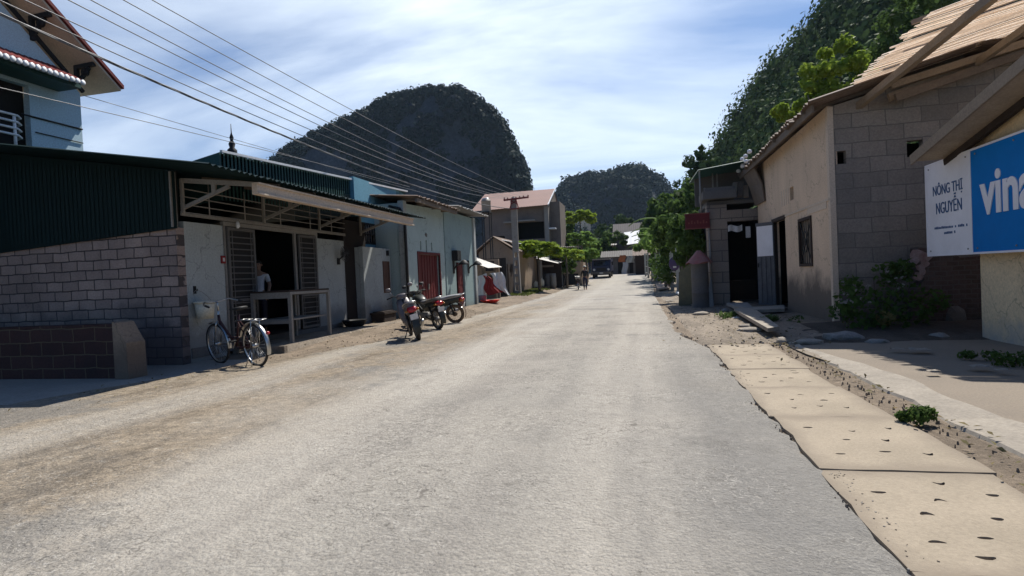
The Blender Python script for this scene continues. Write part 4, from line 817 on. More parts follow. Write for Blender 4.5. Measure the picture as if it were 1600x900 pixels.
# roof: tin sheets and timber, ragged eave towards the road
EY = [12.35, 14.2, 16.0, 17.8, 19.4, 21.2]
b = MB()
for k in range(5):
    y0, y1 = EY[k]-.1, EY[k+1]+.05; dz = rng.uniform(-.03, .05); ex = 3.26+rng.uniform(-.1, .12)+(.15 if k == 4 else 0)
    b.corr((6.2, y0, 5.22+dz), (6.2, y1, 5.22+dz), (ex, y0, 4.47+dz), (ex, y1, 4.42+dz), int((y1-y0)/.17), .03, ragged=.03, sag=rng.uniform(-.02, .04))
b.corr((9.4, 12.3, 5.2), (9.4, 21.2, 5.2), (6.15, 12.3, 5.24), (6.15, 21.2, 5.24), 50, .03)
b.build('tin_roof', M['rust_tin'], th_)
for y in np.linspace(12.95, 20.8, 7): MB().bar((3.36, y, 4.40), (6.3, y, 5.14), .06, .09).build('rafter', M['old_wood'], th_)
MB().bar((3.46, 12.5, 4.36), (3.46, 21.0, 4.36), .05, .16).build('fascia_board', M['old_wood'], th_)
MB().prism([(3.74, 18.7, 3.25), (3.74, 20.1, 3.25), (3.6, 20.2, 3.9), (3.42, 20.4, 4.38), (3.5, 18.9, 4.36), (3.7, 18.8, 3.8)], (.04, 0, 0)).build('eave_tarp', M['old_wood'], th_)
for k, (y, z) in enumerate(((20.9, 4.55), (20.4, 4.62), (20.0, 4.70), (19.5, 4.78), (19.1, 4.84), (20.6, 4.70), (20.1, 4.80))):
    MB().lathe([(.0, .0), (.055, .02), (.075, .07), (.05, .12), (0, .14)], (3.4+.05*(k % 3), y, z-.06), 10).build('lit_tile_edge', M['white_paint'], th_)  # white-painted beads stand in for sunlit tile edges
# gable timbers along the block wall top
for k, (z0, z1, y) in enumerate(((4.40, 5.02, 12.62), (4.34, 4.80, 12.45))):
    MB().bar((4.85 if k == 0 else 4.9, y, z0+.05), (8.2, y, z1+.5), .08, .15).build('gable_beam', M['raw_wood'] if k == 0 else M['old_wood'], th_)

# ---- bamboo lath awning on beams, over the gap before the block wall
bm_ = thing('bamboo_awning', 'sunlit split bamboo awning with ragged ends on rough beams above the block wall', 'awning', (5.8, 11, 4.5))
lz = lambda x, y: 4.58 + .25*(x-4.0) + .10*(12.8-y)
b = MB(); y = 9.95; k = 0
while y < 12.78:
    w = rng.uniform(.045, .075); xs = 4.02 + .16*(12.8-y) + rng.uniform(-.12, .10); o1, o2 = rng.uniform(-.010, .010), rng.uniform(-.012, .012); sk = rng.uniform(-.02, .02)
    p0, p1 = Vector((xs, y, lz(xs, y)+.03+o1)), Vector((9.5, y+sk, lz(9.5, y)+.03+o2)); n = 8; arch = .012
    vs = []
    for i in range(n+1):
        p = p0.lerp(p1, i/n)+Vector((0, 0, .012*math.sin(i*1.7+y*5))); vs += [p+Vector((0, -w/2, 0)), p+Vector((0, 0, arch)), p+Vector((0, w/2, 0))]
    b.add(vs, [(i*3+j, i*3+j+1, i*3+j+4, i*3+j+3) for i in range(n) for j in range(2)], 0, True); y += w*rng.uniform(.70, .86)
b.build('bamboo_laths', M['lath'], bm_)
pA, pB = P(1347, 160, Y=12.6), P(1560, -12, Y=9.4)
MB().bar(pA+Vector((0, .2, -.02)), pB+(pB-pA)*.05, .11, .13).build('beam', M['raw_wood'], bm_)
pA, pB = P(1528, 97, Y=12.4), P(1640, 18, Y=10.2)
MB().bar(pA, pB, .09, .12).build('beam', M['raw_wood'], bm_)
pA, pB = P(1392, 134, Y=12.55), P(1640, 55, Y=12.3)
MB().bar(pA, pB, .10, .13).build('beam', M['raw_wood'], bm_)
for (a, c, Y) in (((1425, 38), (1640, -35), 11.0), ((1410, 60), (1447, 48), 11.6), ((1380, 100), (1405, 92), 12.1)):
    MB().bar(P(*a, Y=Y)+Vector((0, 0, .03)), P(*c, Y=Y)+Vector((0, 0, .03)), .07, .07).build('batten', M['old_wood'], bm_)

# ---- beige house carrying the sign
sg = thing('beige_house', 'beige rendered house with sloping boarded eave at the right edge', 'house', (7, 7, .1))
sx_ = 5.15
b = MB(); b.prism([(sx_, 2.2, -.05), (sx_, 10.3, -.05), (sx_, 10.3, 3.05), (sx_, 6.4, 3.86), (sx_, 2.2, 3.1)], (.18, 0, 0)); b.box(sx_+.18, 10, 10.12, 10.3, -.05, 3.05); b.box(sx_+.18, 10, 2.2, 2.38, -.05, 3.05); b.build('wall', M['beige_wall'], sg)
b = MB(); A1, A2 = Vector((4.55, 10.95, 2.93)), Vector((4.55, 6.4, 3.86)); A3 = Vector((4.55, 1.6, 2.93))
b.prism([A1, A2, A3, A3+Vector((0, 0, .07)), A2+Vector((0, 0, .07)), A1+Vector((0, 0, .07))], (5.5, 0, 0)); b.build('roof', M['eave_wood'], sg)
b = MB(); b.bar(A1+Vector((-.03, .02, .03)), A2+Vector((-.03, 0, .03)), .03, .16); b.build('verge_board', M['raw_wood'], sg)
b = MB(); b.bar(A1+Vector((.45, -.05, -.06)), A2+Vector((.45, 0, -.06)), .07, .1); b.build('verge_rafter', M['dark_wood'], sg)
# sign: white panel and blue panel in one frame
sn = thing('shop_sign', 'large blue and white shop sign board on the beige house wall', 'sign', (5.0, 9, 1.36))
zb0, zt0 = 1.36, 2.90
sp0 = MB().box(4.985, 5.03, 10.16, 11.55, zb0, zt0).build('white_panel', M['sign_white'], sn)
sp1 = MB().box(4.985, 5.03, 5.2, 10.155, zb0, zt0).build('blue_panel', M['sign_blue'], sn)
b = MB()
for a, c, d, e in ((5.18, 11.57, zb0-.03, zb0), (5.18, 11.57, zt0, zt0+.03)): b.box(4.975, 5.04, a, c, d, e)
b.box(4.975, 5.04, 11.55, 11.575, zb0, zt0); b.box(4.978, 5.035, 10.145, 10.17, zb0+.001, zt0-.001); b.build('frame', M['sign_white'], sn)
b = MB()
for y in (10.25, 9.2, 7.5, 6): MB().bar((5.03, y, 2.6), (5.16, y, 2.6), .04, .04).build('wall_bracket', M['steel'], sn)
for y in (11.45, 10.28, 10.02, 9.1):
    for z in (zb0+.06, zt0-.06): MB().lathe([(0, -.008), (.014, -.006), (.014, .002)], (4.982, y, z), 8, 'x').build('bolt', M['steel'], sn)
def sign_text(body, y0, z0, size, wy, m, par, name, depth=.003):
    """text on the street face; reads from far (large y) to near; wy = wanted length along y"""
    vs, fs = text_mb(body, size, depth); xs = [v[0] for v in vs]; k = wy/(max(xs)-min(xs)); mn = min(xs)
    mb = MB(); mb.add([(4.983-depth-v[2], y0-(v[0]-mn)*k, z0+v[1]) for v in vs], fs); return mb.build(name, m, par)
ya, yb = P(1532, 320, X=4.98).y, P(1592, 320, X=4.98).y
vs, fs = text_mb("vin", .80, .006, .022)
zx0, zx1 = P(1548, 331, X=4.98).z, P(1545, 288, X=4.98).z      # baseline and x-height top
vv = [v for v in vs]; xh = max(v[1] for v in text_mb("v", .80, .006)[0]); k = (zx1-zx0)/xh; L_ = (ya-yb)
xs = [v[0] for v in vs]; kx = L_/(max(xs)-min(xs)); x0_ = min(xs)
def big_letters(body, ystart, name):
    v2, f2 = text_mb(body, .80, .006, .022); mn = min(v[0] for v in v2); mb = MB()
    mb.add([(4.978-v[2], ystart-(v[0]-mn)*kx, zx0+v[1]*k) for v in v2], f2)
    return mb.build(name, M['sign_white'], sp1)
big_letters("vina", ya, 'lettering')
def zpix(u, v): return P(u, v, X=4.98).z
for body, (u0, v0), (u1, v1), hgt in (("NÔNG THỊ", (1458, 307), (1504, 303), (1458, 292)), ("NGUYỄN", (1463, 335), (1503, 331), (1463, 318))):
    y0, y1 = P(u0, v0, X=4.98).y, P(u1, v1, X=4.98).y; zb1 = P(u0, v0, X=4.98).z; zt1 = P(hgt[0], hgt[1], X=4.98).z
    capv = max(v[1] for v in text_mb("N", 1.0)[0]); sign_text(body, y0, zb1, (zt1-zb1)/capv, y0-y1, M['sign_ink'], sp0, 'lettering')
# two illegible small lines: rows of tiny dashes
b = MB()
for (u0, u1, v0, v1) in ((1458, 1512, 359, 353), (1475, 1493, 366, 364)):
    p, q = P(u0, v0, X=4.98), P(u1, v1, X=4.98); n = int(abs(p.y-q.y)/.045)
    for i in range(n):
        if rng.random() < .12: continue
        y = p.y+(q.y-p.y)*i/n; z = p.z+(q.z-p.z)*i/n; b.box(4.981, 4.985, y-.032, y, z, z+rng.uniform(.03, .045))
b.build('small_print', M['sign_ink'], sp0)

# ---- old brick stump and rubble by the block wall
b = MB(); b.prism([(5.05, 12.45, -.1), (6.35, 12.45, -.1), (6.35, 12.45, 1.30), (5.9, 12.45, 1.28), (5.72, 12.45, 1.45), (5.2, 12.45, 1.52), (5.15, 12.45, 1.1), (5.3, 12.45, .9), (5.05, 12.45, .6)], (0, .32, 0))
bw = thing('brick_stump', 'broken old brick wall stump with patch of pale pink render under the white sign panel', 'brick wall', (5.7, 12.6, 0)); b.build('brickwork', M['brick_red'], bw)
b = MB()
for (u, v, r1_) in ((1432, 400, .13), (1445, 402, .12), (1438, 418, .09), (1428, 408, .08), (1447, 412, .08), (1434, 432, .09), (1441, 425, .07)):
    p = P(u, v, Y=12.44); b.add([(p.x+r1_*rng.uniform(.6, 1.2)*math.cos(a), 12.44-.012*rng.random(), p.z+r1_*rng.uniform(.6, 1.2)*math.sin(a)) for a in np.linspace(0, 6.28, 10)[:-1]], [tuple(range(9))])
b.build('old_render', mat('pink_render', (.40, .31, .30), (.24, .13, .12), var=.9, scale=9, bump=.2), bw)
def chunk(c, r, seed, sq=(1, 1, .6)):
    bm = bmesh.new(); bmesh.ops.create_icosphere(bm, subdivisions=2, radius=1); mb = MB(); vs = []
    for v in bm.verts:
        d = 1+.38*mnoise.noise(v.co*1.3+Vector((seed*3.1, 0, 0)))+.12*mnoise.noise(v.co*4+Vector((0, seed, 0))); vs.append((c[0]+v.co.x*r*d*sq[0], c[1]+v.co.y*r*d*sq[1], c[2]+v.co.z*r*d*sq[2]))
    mb.add(vs, [tuple(x.index for x in f.verts) for f in bm.faces]); bm.free(); return mb
for k, (u, v, r_, sq, m, lab) in enumerate(((1318, 523, .21, (1.5, .7, .45), 'stone', 'long pale stone lying at the foot of the shaded shrub'), (1372, 527, .12, (1.4, .8, .4), 'stone', 'flat stone in shade right of the long pale stone'),
        (1490, 500, .24, (.9, .8, .9), 'dark_concrete', 'rounded boulder in shade before the brick stump'), (1468, 520, .12, (1.2, 1, .5), 'stone', 'small flat stone in shade below the sign'), (1262, 529, .16, (1.5, .9, .4), 'kerb', 'rough concrete lump at the far end of the broken kerb'),
        (1222, 528, .10, (1, 1, .7), 'kerb', 'small round stone beside the concrete plank end'), (1165, 505, .12, (1.2, 1, .5), 'kerb', 'pale stone on the dirt left of the concrete plank'), (1062, 441, .38, (1, 1, .9), 'stone', 'round boulder at the foot of the roadside fence'),
        (1133, 483, .10, (1, 1, .8), 'stone', 'small stone at the left end of the doorstep slab'), (1150, 492, .07, (1.3, 1, .5), 'white_paint', 'bright white scrap on the grass by the doorstep slab'))):
    p = P(u, v, Z=.1); p.z = zt(p.x, p.y); solo('stone', chunk((p.x, p.y, p.z+r_*sq[2]*.5), r_, k+1, sq), M[m], lab, 'stone')
# litter in the shade
for k, (u, v, w, lab) in enumerate(((1402, 540, .16, 'pale litter scrap in the shade near the long stone'), (1435, 541, .26, 'white crumpled plastic bag in the shade under the sign'), (1530, 566, .2, 'pale litter scrap near the shadow edge'), (1565, 571, .13, 'small pale litter scrap by the weeds at the right edge'), (1458, 573, .12, 'flat pale litter scrap on the shaded concrete'))):
    p = P(u, v, Z=.12); mb = MB(); mb.grid(5, 4, lambda a, c: (p.x+(a-.5)*w, p.y+(c-.5)*w*.7, zt(p.x, p.y)+.075+.05*w*4*abs(mnoise.noise((a*3+k, c*3, k))))); solo('litter', mb, M['kerb'], lab, 'litter')
# concrete planks by the doorstep
def plank(pts, th, m, label, cat='slab', name='concrete_plank'):
    mb = MB(); mb.prism([Vector(p) for p in pts], (0, 0, th)); solo(name, mb, m, label, cat)
za = .13
plank([P(1147, 487, Z=za), P(1172, 481, Z=za), P(1218, 516, Z=za), P(1200, 519, Z=za)], .07, M['kerb'], 'long concrete plank bridging the ditch towards the tan house')
plank([P(1135, 477, Z=za), P(1168, 476, Z=za), P(1177, 485, Z=za), P(1148, 483, Z=za)], .075, M['concrete'], 'short concrete slab before the dark porch')
plank([P(1176, 484, Z=za), P(1225, 481, Z=za), P(1226, 487, Z=za), P(1178, 489, Z=za)], .08, M['kerb'], 'pale doorstep slab in front of the half open door', 'doorstep', 'doorstep')

# ---- porch house with block column, balcony slab and dark interior
ph = thing('porch_house', 'block porch with dark interior, balcony slab and tin roof beside the tan house', 'porch', (3.1, 22, .1))
g0 = -.05
b = MB(); b.prism([(2.32, 20.5, g0), (2.92, 20.5, g0), (2.92, 20.5, 3.42), (2.28, 20.5, 3.42)], (0, .5, 0)); b.build('column', M['block_col'], ph)
b = MB(); b.box(2.28, 3.98, 20.52, 20.98, 2.84, 3.22); b.build('lintel', M['block_col'], ph)
b = MB(); b.box(2.15, 3.2, 20.2, 21.6, 3.6, 3.86); b.box(2.2, 3.15, 20.25, 20.4, 3.861, 3.98); b.box(2.3, 4.0, 20.6, 24, 3.43, 3.55); b.build('balcony_slab', M['dark_concrete'], ph)
b = MB(); b.box(2.1, 4.4, 24, 24.15, 0, 3.5); b.box(2.32, 2.45, 21, 24, 0, 3.43); b.box(4.2, 4.3, 20.1, 24, 0, 3.43); b.build('interior_wall', M['dark_in'], ph)
b = MB(); b.box(2.6, 4.1, 22.2, 23.8, .0, .8); b.box(2.95, 3.15, 22.1, 22.6, 1.0, 1.7); b.build('stacked_goods', M['dark_wood'], ph)
b = MB(); b.wall('x', 22.4, .12, 2.1, 4.6, 3.6, 4.75); b.build('upper_wall', M['dark_concrete'], ph)
b = MB(); b.corr((4.8, 20.2, 4.92), (4.8, 23.6, 4.98), (2.02, 20.2, 4.58), (2.02, 23.6, 4.66), 22, .02); b.build('tin_roof', M['green_fascia'], ph)
for x, y in ((2.08, 20.35), (2.62, 21.4), (2.78, 21.5)): MB().tube([(x, y, 3.86 if x > 2.3 else 3.0), (x, y, 4.62)], .025, 8).build('roof_post', M['steel'], ph)
for k, (u0, v0, u1, v1) in enumerate(((1149, 285, 1146, 309), (1158, 284, 1156, 308), (1165, 290, 1166, 308))):
    MB().bar(P(u0, v0, Y=20.8), P(u1, v1, Y=20.5), .16, .04).build('leaning_board', M['raw_wood'] if k != 1 else M['old_wood'], ph)
b = MB(); x0, x1, z0, z1 = rect(1137, 353, 1160, 361, 20.45); b.grid(10, 3, lambda u, v: (x0+(x1-x0)*u, 20.44-.03*math.sin(u*12), z0+(z1-z0)*v+.03*math.sin(u*7)), 0, True); x0, x1, z0, z1 = rect(1165, 354, 1173, 371, 20.42); b.box(x0, x1, 20.42, 20.45, z0, z1)
solo('hanging_cloth', MB().add(b.V, b.F), M['white_cloth'], 'pale cloth strip hung across the dark porch opening', 'cloth')

# ---- small red sign on a post, tattered red awning, metal sheets
rs = thing('red_sign', 'small dark red signboard sticking out on a post before the porch', 'sign', (1.95, 20.3, .1))
x0, x1, z0, z1 = rect(1070, 336, 1109, 355, 20.3)
MB().box(x0, x1, 20.26, 20.32, z0, z1).build('board', M['red_door'], rs)
b = MB(); b.box(x0-.02, x1+.02, 20.25, 20.33, z1, z1+.03); b.box(x0-.02, x1+.02, 20.25, 20.33, z0-.03, z0)
for i in range(7):
    xx = x0+(x1-x0)*(.12+.12*i); b.box(xx, xx+.05, 20.252, 20.26, z0+.14, z0+.2+.05*(i % 2))
b.build('frame', mat('sign_rust', (.24, .07, .06), (.15, .05, .045), var=.6), rs)
MB().tube([(x1+.02, 20.4, .05), (x1-.02, 20.4, z1+.1)], .03, 8).build('post', M['steel'], rs)
gp = zt(2.0, 21)
x0, x1, z0, z1 = rect(1083, 404, 1106, 470, 19.8)
solo('metal_drum', MB().lathe([(0, 0), (.27, 0), (.28, .02), (.27, .03), (.27, .5), (.285, .52), (.27, .54), (.27, 1.0), (.28, 1.02), (.27, 1.04), (.27, 1.46), (.285, 1.48), (0, 1.47)], ((x0+x1)/2, 20.0, gp-.02), 24), M['dark_concrete'], 'tall dark metal cylinder standing left of the block column', 'drum')
pc = Vector(((x0+x1)/2, 20.0, gp+1.5)); b = MB()
b.grid(18, 6, lambda u, v: (pc.x+(.06+.36*v)*math.cos(u*6.283)*(1+.15*math.sin(u*31)), pc.y+(.06+.36*v)*math.sin(u*6.283), pc.z+.42*(1-v)-.02+.04*math.sin(u*25)*v), 0, True)
solo('red_cover', b, mat('faded_red', (.40, .13, .115), (.30, .2, .17), var=.8, scale=5), 'faded red plastic cover draped over the tall dark cylinder', 'cover')
x0, x1, z0, z1 = rect(1105, 410, 1115, 470, 20.0)
b = MB(); b.prism([(x0-.1, 19.9, gp-.05), (x1, 19.9, gp-.05), (x1-.02, 20.2, gp+1.1), (x0+.1, 20.3, gp+.9)], (0, .03, 0)); solo('tin_sheet', b, M['grey_tin'], 'bent grey tin sheet leaning at the foot of the block column', 'sheet')

# ---- fence of pale posts overgrown with plants
posts = [(1060, 378, 430, 30), (1050, 382, 430, 36), (1041, 386, 430, 42), (1033, 389, 430, 47), (1026, 391, 430, 52), (1019, 393, 430, 57), (1013, 395, 430, 62), (1009, 396, 430, 67)]
fw = thing('post_fence', 'fence of pale concrete posts half hidden by climbing plants, right of the road', 'fence', (1.6, 30, .1)); pp = []
for k, (u, v0, v1, Y) in enumerate(posts):
    t_, g_ = P(u, v0, Y=Y), P(u, v1, Y=Y); zg = zt(g_.x, Y)-.05; MB().bar((g_.x, Y, zg), (g_.x, Y, t_.z), .2, .2, (0, 1, 0)).build('post', M['white_wall'], fw); pp.append((g_.x, Y, zg))
for (xa, ya_, za_), (xb, yb_, zb2) in zip(pp, pp[1:]):
    b = MB()
    for h in (.5, 1.2, 1.9): b.bar((xa, ya_, za_+h), (xb, yb_, zb2+h), .06, .06)
    b.build('rails', M['steel'], fw)
x0, x1, z0, z1 = rect(1083-36, 400, 1061, 424, 29.3)
b = MB(); b.lathe([(0, -.02), (.24, -.02), (.26, 0), (.24, .02), (0, .02)], ((x0+x1)/2, 29.5, (z0+z1)/2), 24, 'y'); b.V = [(v[0], v[1], (z0+z1)/2+(v[2]-(z0+z1)/2)*1.35) for v in b.V]
b.box((x0+x1)/2-.07, (x0+x1)/2+.09, 29.465, 29.48, (z0+z1)/2-.2, (z0+z1)/2-.12, 1)
solo('round_plaque', b, [mat('purple', (.075, .05, .12), (.05, .035, .09), rough=.5), M['white_cloth']], 'dark purple oval plaque hanging on a pale fence post', 'plaque')
# mossy low wall pieces below the fence
b = MB(); pw = P(1075, 470, Y=21.5); b.prism([(pw.x-.35, 21.2, gp-.1), (pw.x+.35, 20.8, gp-.1), (pw.x+.35, 20.8, gp+1.35), (pw.x+.1, 20.95, gp+1.5), (pw.x-.3, 21.2, gp+1.2)], (.1, .35, 0))
solo('mossy_wall', b, mat('moss', (.16, .15, .09), (.10, .10, .075), var=.9, scale=5, bump=.4), 'stub of mossy old wall between fence and tall dark cylinder', 'wall')
# broken white pipe and slabs on the dirt
pq = [P(1058, 457, Z=.14), P(1068, 463, Z=.12), P(1080, 468, Z=.13)]
solo('white_pipe', MB().tube([pq[0], pq[1], pq[2]], .07, 10), M['white_paint'], 'broken white pipe lying at the foot of the mossy wall', 'pipe')
plank([P(1023, 443, Z=.2), P(1040, 441, Z=.2), P(1047, 451, Z=.17), P(1028, 453, Z=.17)], .06, mat('pink_slab', (.40, .31, .26), (.31, .25, .21)), 'pinkish flat slab on the dirt beside the road', 'slab', 'flat_slab')
for k, (u, v, r_, lab) in enumerate(((1045, 462, .16, 'pale broken stone left of the white pipe'), (1046, 470, .14, 'small pale stone below the white pipe'), (1090, 476, .18, 'long stone in front of the tall dark cylinder'), (1108, 472, .15, 'stone at the foot of the block column'), (1096, 490, .20, 'flat grey stone on the dirt before the porch'), (1172, 515, .2, 'flat pale stone between concrete plank and drain slabs'))):
    p = P(u, v, Z=.05); p.z = zt(p.x, p.y); solo('broken_stone', chunk((p.x, p.y, p.z+.03), r_, 20+k, (1.3, 1, .4)), M['kerb'], lab, 'stone')

# ---- plants on the right
def foliage_thing(name, label, cat, base, blobs, leaf, n, m, stem_r=.03, group=None, asp=.6, jit=.7, stems=True):
    t = thing(name, label, cat, base, group=group); Cs, Ns, Ss = [], [], []
    for (c, r_, sq) in blobs:
        C, d = blob(c, r_, int(n), sq); Cs.append(C); Ns.append(d); Ss.append(nrg.uniform(.6, 1.35, len(C))*leaf)
    leaf_obj('foliage', leaf_mb(np.concatenate(Cs), np.concatenate(Ns), np.concatenate(Ss), asp, jit), m, t)
    if stems:
        b = MB()
        for (c, r_, sq) in blobs: b.tube([Vector(base)+Vector((0, 0, -.05)), Vector(base).lerp(Vector(c), .5)+Vector((rng.uniform(-.1, .1), 0, .1)), Vector(c)], [stem_r, stem_r*.7, stem_r*.35], 6)
        b.build('stems', M['bark'], t)
    return t
def pblob(u, v, Y, r, sq=.85): p = P(u, v, Y=Y); return ((p.x, p.y, p.z), r, sq)
# shaded shrub before the block wall
pb = P(1375, 522, Y=11.9)
shr = foliage_thing('shaded_shrub', 'dark loose shrub with small pale flowers in the shade below the block wall', 'shrub', (pb.x, 11.9, .05), [pblob(1335, 470, 11.9, .38), pblob(1370, 480, 11.8, .45), pblob(1405, 455, 12.0, .42), pblob(1390, 500, 11.7, .4), pblob(1345, 505, 11.7, .3), pblob(1425, 490, 11.8, .36), pblob(1455, 470, 12.1, .3), pblob(1330, 445, 12, .22), pblob(1388, 425, 12.1, .25), pblob(1318, 485, 11.8, .25), pblob(1410, 420, 12.1, .22)], .055, 105, M['leaf_mid'], .012)
fl = P(1375, 465, Y=11.6); C = np.array([tuple(P(rng.uniform(1312, 1370), rng.uniform(440, 475), Y=rng.uniform(11.3, 11.7))) for _ in range(17)]+[tuple(P(rng.uniform(1380, 1412), rng.uniform(408, 450), Y=rng.uniform(11.5, 11.8))) for _ in range(7)]); C = np.repeat(C, 3, 0)+nrg.normal(0, .012, (len(C)*3, 3))
leaf_obj('blossoms', leaf_mb(C, np.tile([-.3, -1, .3], (len(C), 1)), nrg.uniform(.012, .024, len(C)), .8, .5), M['stone'], shr)
C, d = blob(tuple(P(1385, 497, Y=11.45)), .16, 90, .8); leaf_obj('yellowed_leaves', leaf_mb(C, d, nrg.uniform(.03, .06, 90), .6, .6), mat('leaf_yellow', (.22, .19, .07), (.15, .14, .06), bump=0, trans=.3, spec=.04), shr)
pb = P(1440, 655, Z=.06)
foliage_thing('weed_tuft', 'small green weed growing in the crack beside the kerb', 'weed', (pb.x, pb.y, .03), [((pb.x-.03, pb.y, .10), .09, .8), ((pb.x+.05, pb.y+.05, .09), .08, .8), ((pb.x-.09, pb.y+.05, .07), .07, .6)], .022, 150, M['leaf_mid'], .006)
for k, (u, v, lab) in enumerate(((1585, 560, 'weeds in the shade at the right edge'), (1210, 500, 'green weeds along the ditch beside the concrete plank'), (1130, 492, 'low weeds left of the doorstep slab'))):
    p = P(u, v, Z=.1); z = zt(p.x, p.y)
    foliage_thing('weed_clump', lab, 'weed', (p.x, p.y, z), [((p.x+rng.uniform(-.35, .35), p.y+rng.uniform(-.5, .5), z+.08), rng.uniform(.1, .2), .6) for _ in range(5)], .03, 70, M['leaf_mid'], .006)
# climbing plants along the fence
for k, (nm, lab, cat, blobs, base, leaf, n, m) in enumerate((
        ('climbing_plant', 'dense bright climber over the fence beside the red signboard', 'climber', [pblob(1063, 350, 24.5, .55), pblob(1060, 372, 24.2, .5), pblob(1075, 385, 22.5, .45), pblob(1085, 365, 22, .4), pblob(1095, 380, 21.8, .4), pblob(1068, 402, 23.5, .4), pblob(1085, 345, 23, .45)], (1070, 440, 23.5), .11, 230, 'leaf_mid'),
        ('roadside_bush', 'round green bush in front of the pale fence posts', 'bush', [pblob(1037, 424, 38, .85), pblob(1030, 412, 40, .75), pblob(1044, 410, 37, .65), pblob(1046, 428, 36, .7)], (1040, 440, 38), .13, 260, 'leaf_mid'),
        ('broadleaf_plant', 'broad leaved green plant hanging over the middle of the fence', 'plant', [pblob(1046, 378, 37, .8), pblob(1032, 372, 44, 1.0), pblob(1020, 378, 50, 1.1), pblob(1052, 362, 36, .8)], (1045, 438, 40), .24, 140, 'leaf_papaya'))):
    p = P(*base[:2], Y=base[2]); foliage_thing(nm, lab, cat, (p.x, p.y, zt(p.x, p.y)), blobs, leaf, n, M[m])
# banana plants with arching torn leaves
def banana(u, vb, Y, h, nl, lab, seed):
    rr = random.Random(seed); p = P(u, vb, Y=Y); z0 = zt(p.x, Y); t = thing('banana_plant', lab, 'banana plant', (p.x, Y, z0), group='banana plants behind the fence')
    MB().tube([(p.x, Y, z0-.05), (p.x+.05, Y, z0+h*.35), (p.x, Y, z0+h*.6)], [.13, .11, .06], 10).build('trunk', M['leaf_papaya'], t); top = Vector((p.x, Y, z0+h*.55))
    for k in range(nl):
        a = k*2.4+rr.uniform(-.3, .3); L_ = h*rr.uniform(.45, .65); el = rr.uniform(.9, 1.35); w = rr.uniform(.20, .30); pts = []; q = top.copy(); e = el
        for i in range(10): q = q+Vector((math.cos(a)*math.cos(e), math.sin(a)*math.cos(e), math.sin(e)))*(L_/9); e -= rr.uniform(.13, .24); pts.append(q.copy())
        side = Vector((-math.sin(a), math.cos(a), 0)); mb = MB(); vs = []
        for i, q in enumerate(pts):
            ww = w*math.sin(math.pi*min(1, .12+.88*i/9))**.6; vs += [q-side*ww*rr.uniform(.8, 1)+Vector((0, 0, -.06)), q, q+side*ww*rr.uniform(.8, 1)+Vector((0, 0, -.06))]
        mb.add(vs, [(i*3+j, i*3+j+1, i*3+j+4, i*3+j+3) for i in range(9) for j in (0, 1)], 0, True); mb.build('leaf', M['leaf_mid'] if k % 3 else M['leaf_papaya'], t)
for k, (u, vb, Y, h, nl, lab) in enumerate(((1070, 430, 34, 5.6, 7, 'tallest banana plant, its leaf rising left of the porch roof'), (1048, 428, 43, 5.6, 7, 'banana plant with arching leaves in the middle of the fence'), (1034, 427, 51, 5.2, 7, 'banana plant nearest the far end of the fence'), (1022, 427, 60, 4.8, 7, 'small far banana plant with drooping leaves beside the far roofs'))): banana(u, vb, Y, h, nl, lab, k)
# trees
def tree(label, base, blobs, leaf, n, m, trunk_r=.14, name='tree', cat='tree', group=None, jit=.6, asp=.6):
    t = thing(name, label, cat, base, group=group); Cs, Ns, Ss = [], [], []; b = MB(); B0 = Vector(base); top = Vector((sum(c[0][0] for c in blobs)/len(blobs), sum(c[0][1] for c in blobs)/len(blobs), sum(c[0][2] for c in blobs)/len(blobs)))
    fork = B0.lerp(top, .55); b.tube([B0+Vector((0, 0, -.2)), B0.lerp(fork, .5)+Vector((rng.uniform(-.1, .1), 0, 0)), fork], [trunk_r, trunk_r*.8, trunk_r*.65], 10); b.build('trunk', M['bark'], t); b = MB()
    for (c, r_, sq) in blobs:
        c = Vector(c); b.tube([fork, fork.lerp(c, .5)+Vector((rng.uniform(-.15, .15), rng.uniform(-.15, .15), .12)), c], [trunk_r*.45, trunk_r*.28, trunk_r*.12], 6)
        for _ in range(7):
            d = Vector((rng.gauss(0, 1), rng.gauss(0, 1), rng.gauss(0, .8))).normalized(); cc = c+d*r_*rng.uniform(.45, .95); C, dd = blob(tuple(cc), r_*rng.uniform(.28, .48), int(n/7), .8); Cs.append(C); Ns.append(dd+np.array(d)*.4); Ss.append(nrg.uniform(.55, 1.3, len(C))*leaf)
    b.build('limbs', M['bark'], t); leaf_obj('crown', leaf_mb(np.concatenate(Cs), np.concatenate(Ns), np.concatenate(Ss), asp, jit), M[m], t); return t
def gbase(u, Y, v=430): p = P(u, v, Y=Y); return (p.x, Y, zt(p.x, Y)-.1)
tree('bright yellow green tree rising behind the tan house roof', gbase(1300, 26), [pblob(1316, 96, 26, .9), pblob(1290, 122, 26, .95), pblob(1338, 118, 26, .8), pblob(1262, 148, 26, .8), pblob(1312, 142, 26, .8), pblob(1240, 168, 26.2, .6), pblob(1350, 150, 26, .8), pblob(1222, 180, 26.4, .45)], .12, 800, 'leaf_bright', .16)
tree('dark green tree standing behind the bamboo awning', gbase(1400, 32), [pblob(1395, 60, 32, 1.6), pblob(1370, 90, 31, 1.4), pblob(1430, 30, 32, 1.6), pblob(1395, 120, 31, 1.4), pblob(1450, 0, 33, 1.6), pblob(1360, 130, 30, 1.0), pblob(1420, 85, 31, 1.2)], .15, 800, 'leaf_mid', .2)
tree('pale feathery tree at the foot of the hillside, left of the porch roof', gbase(1092, 62), [pblob(1092, 250, 62, 1.5), pblob(1080, 262, 62, 1.2), pblob(1105, 268, 62, 1.4), pblob(1078, 285, 61, 1.5), pblob(1096, 240, 62, .9), pblob(1100, 290, 60, 1.5)], .26, 210, 'leaf_hill', .2)
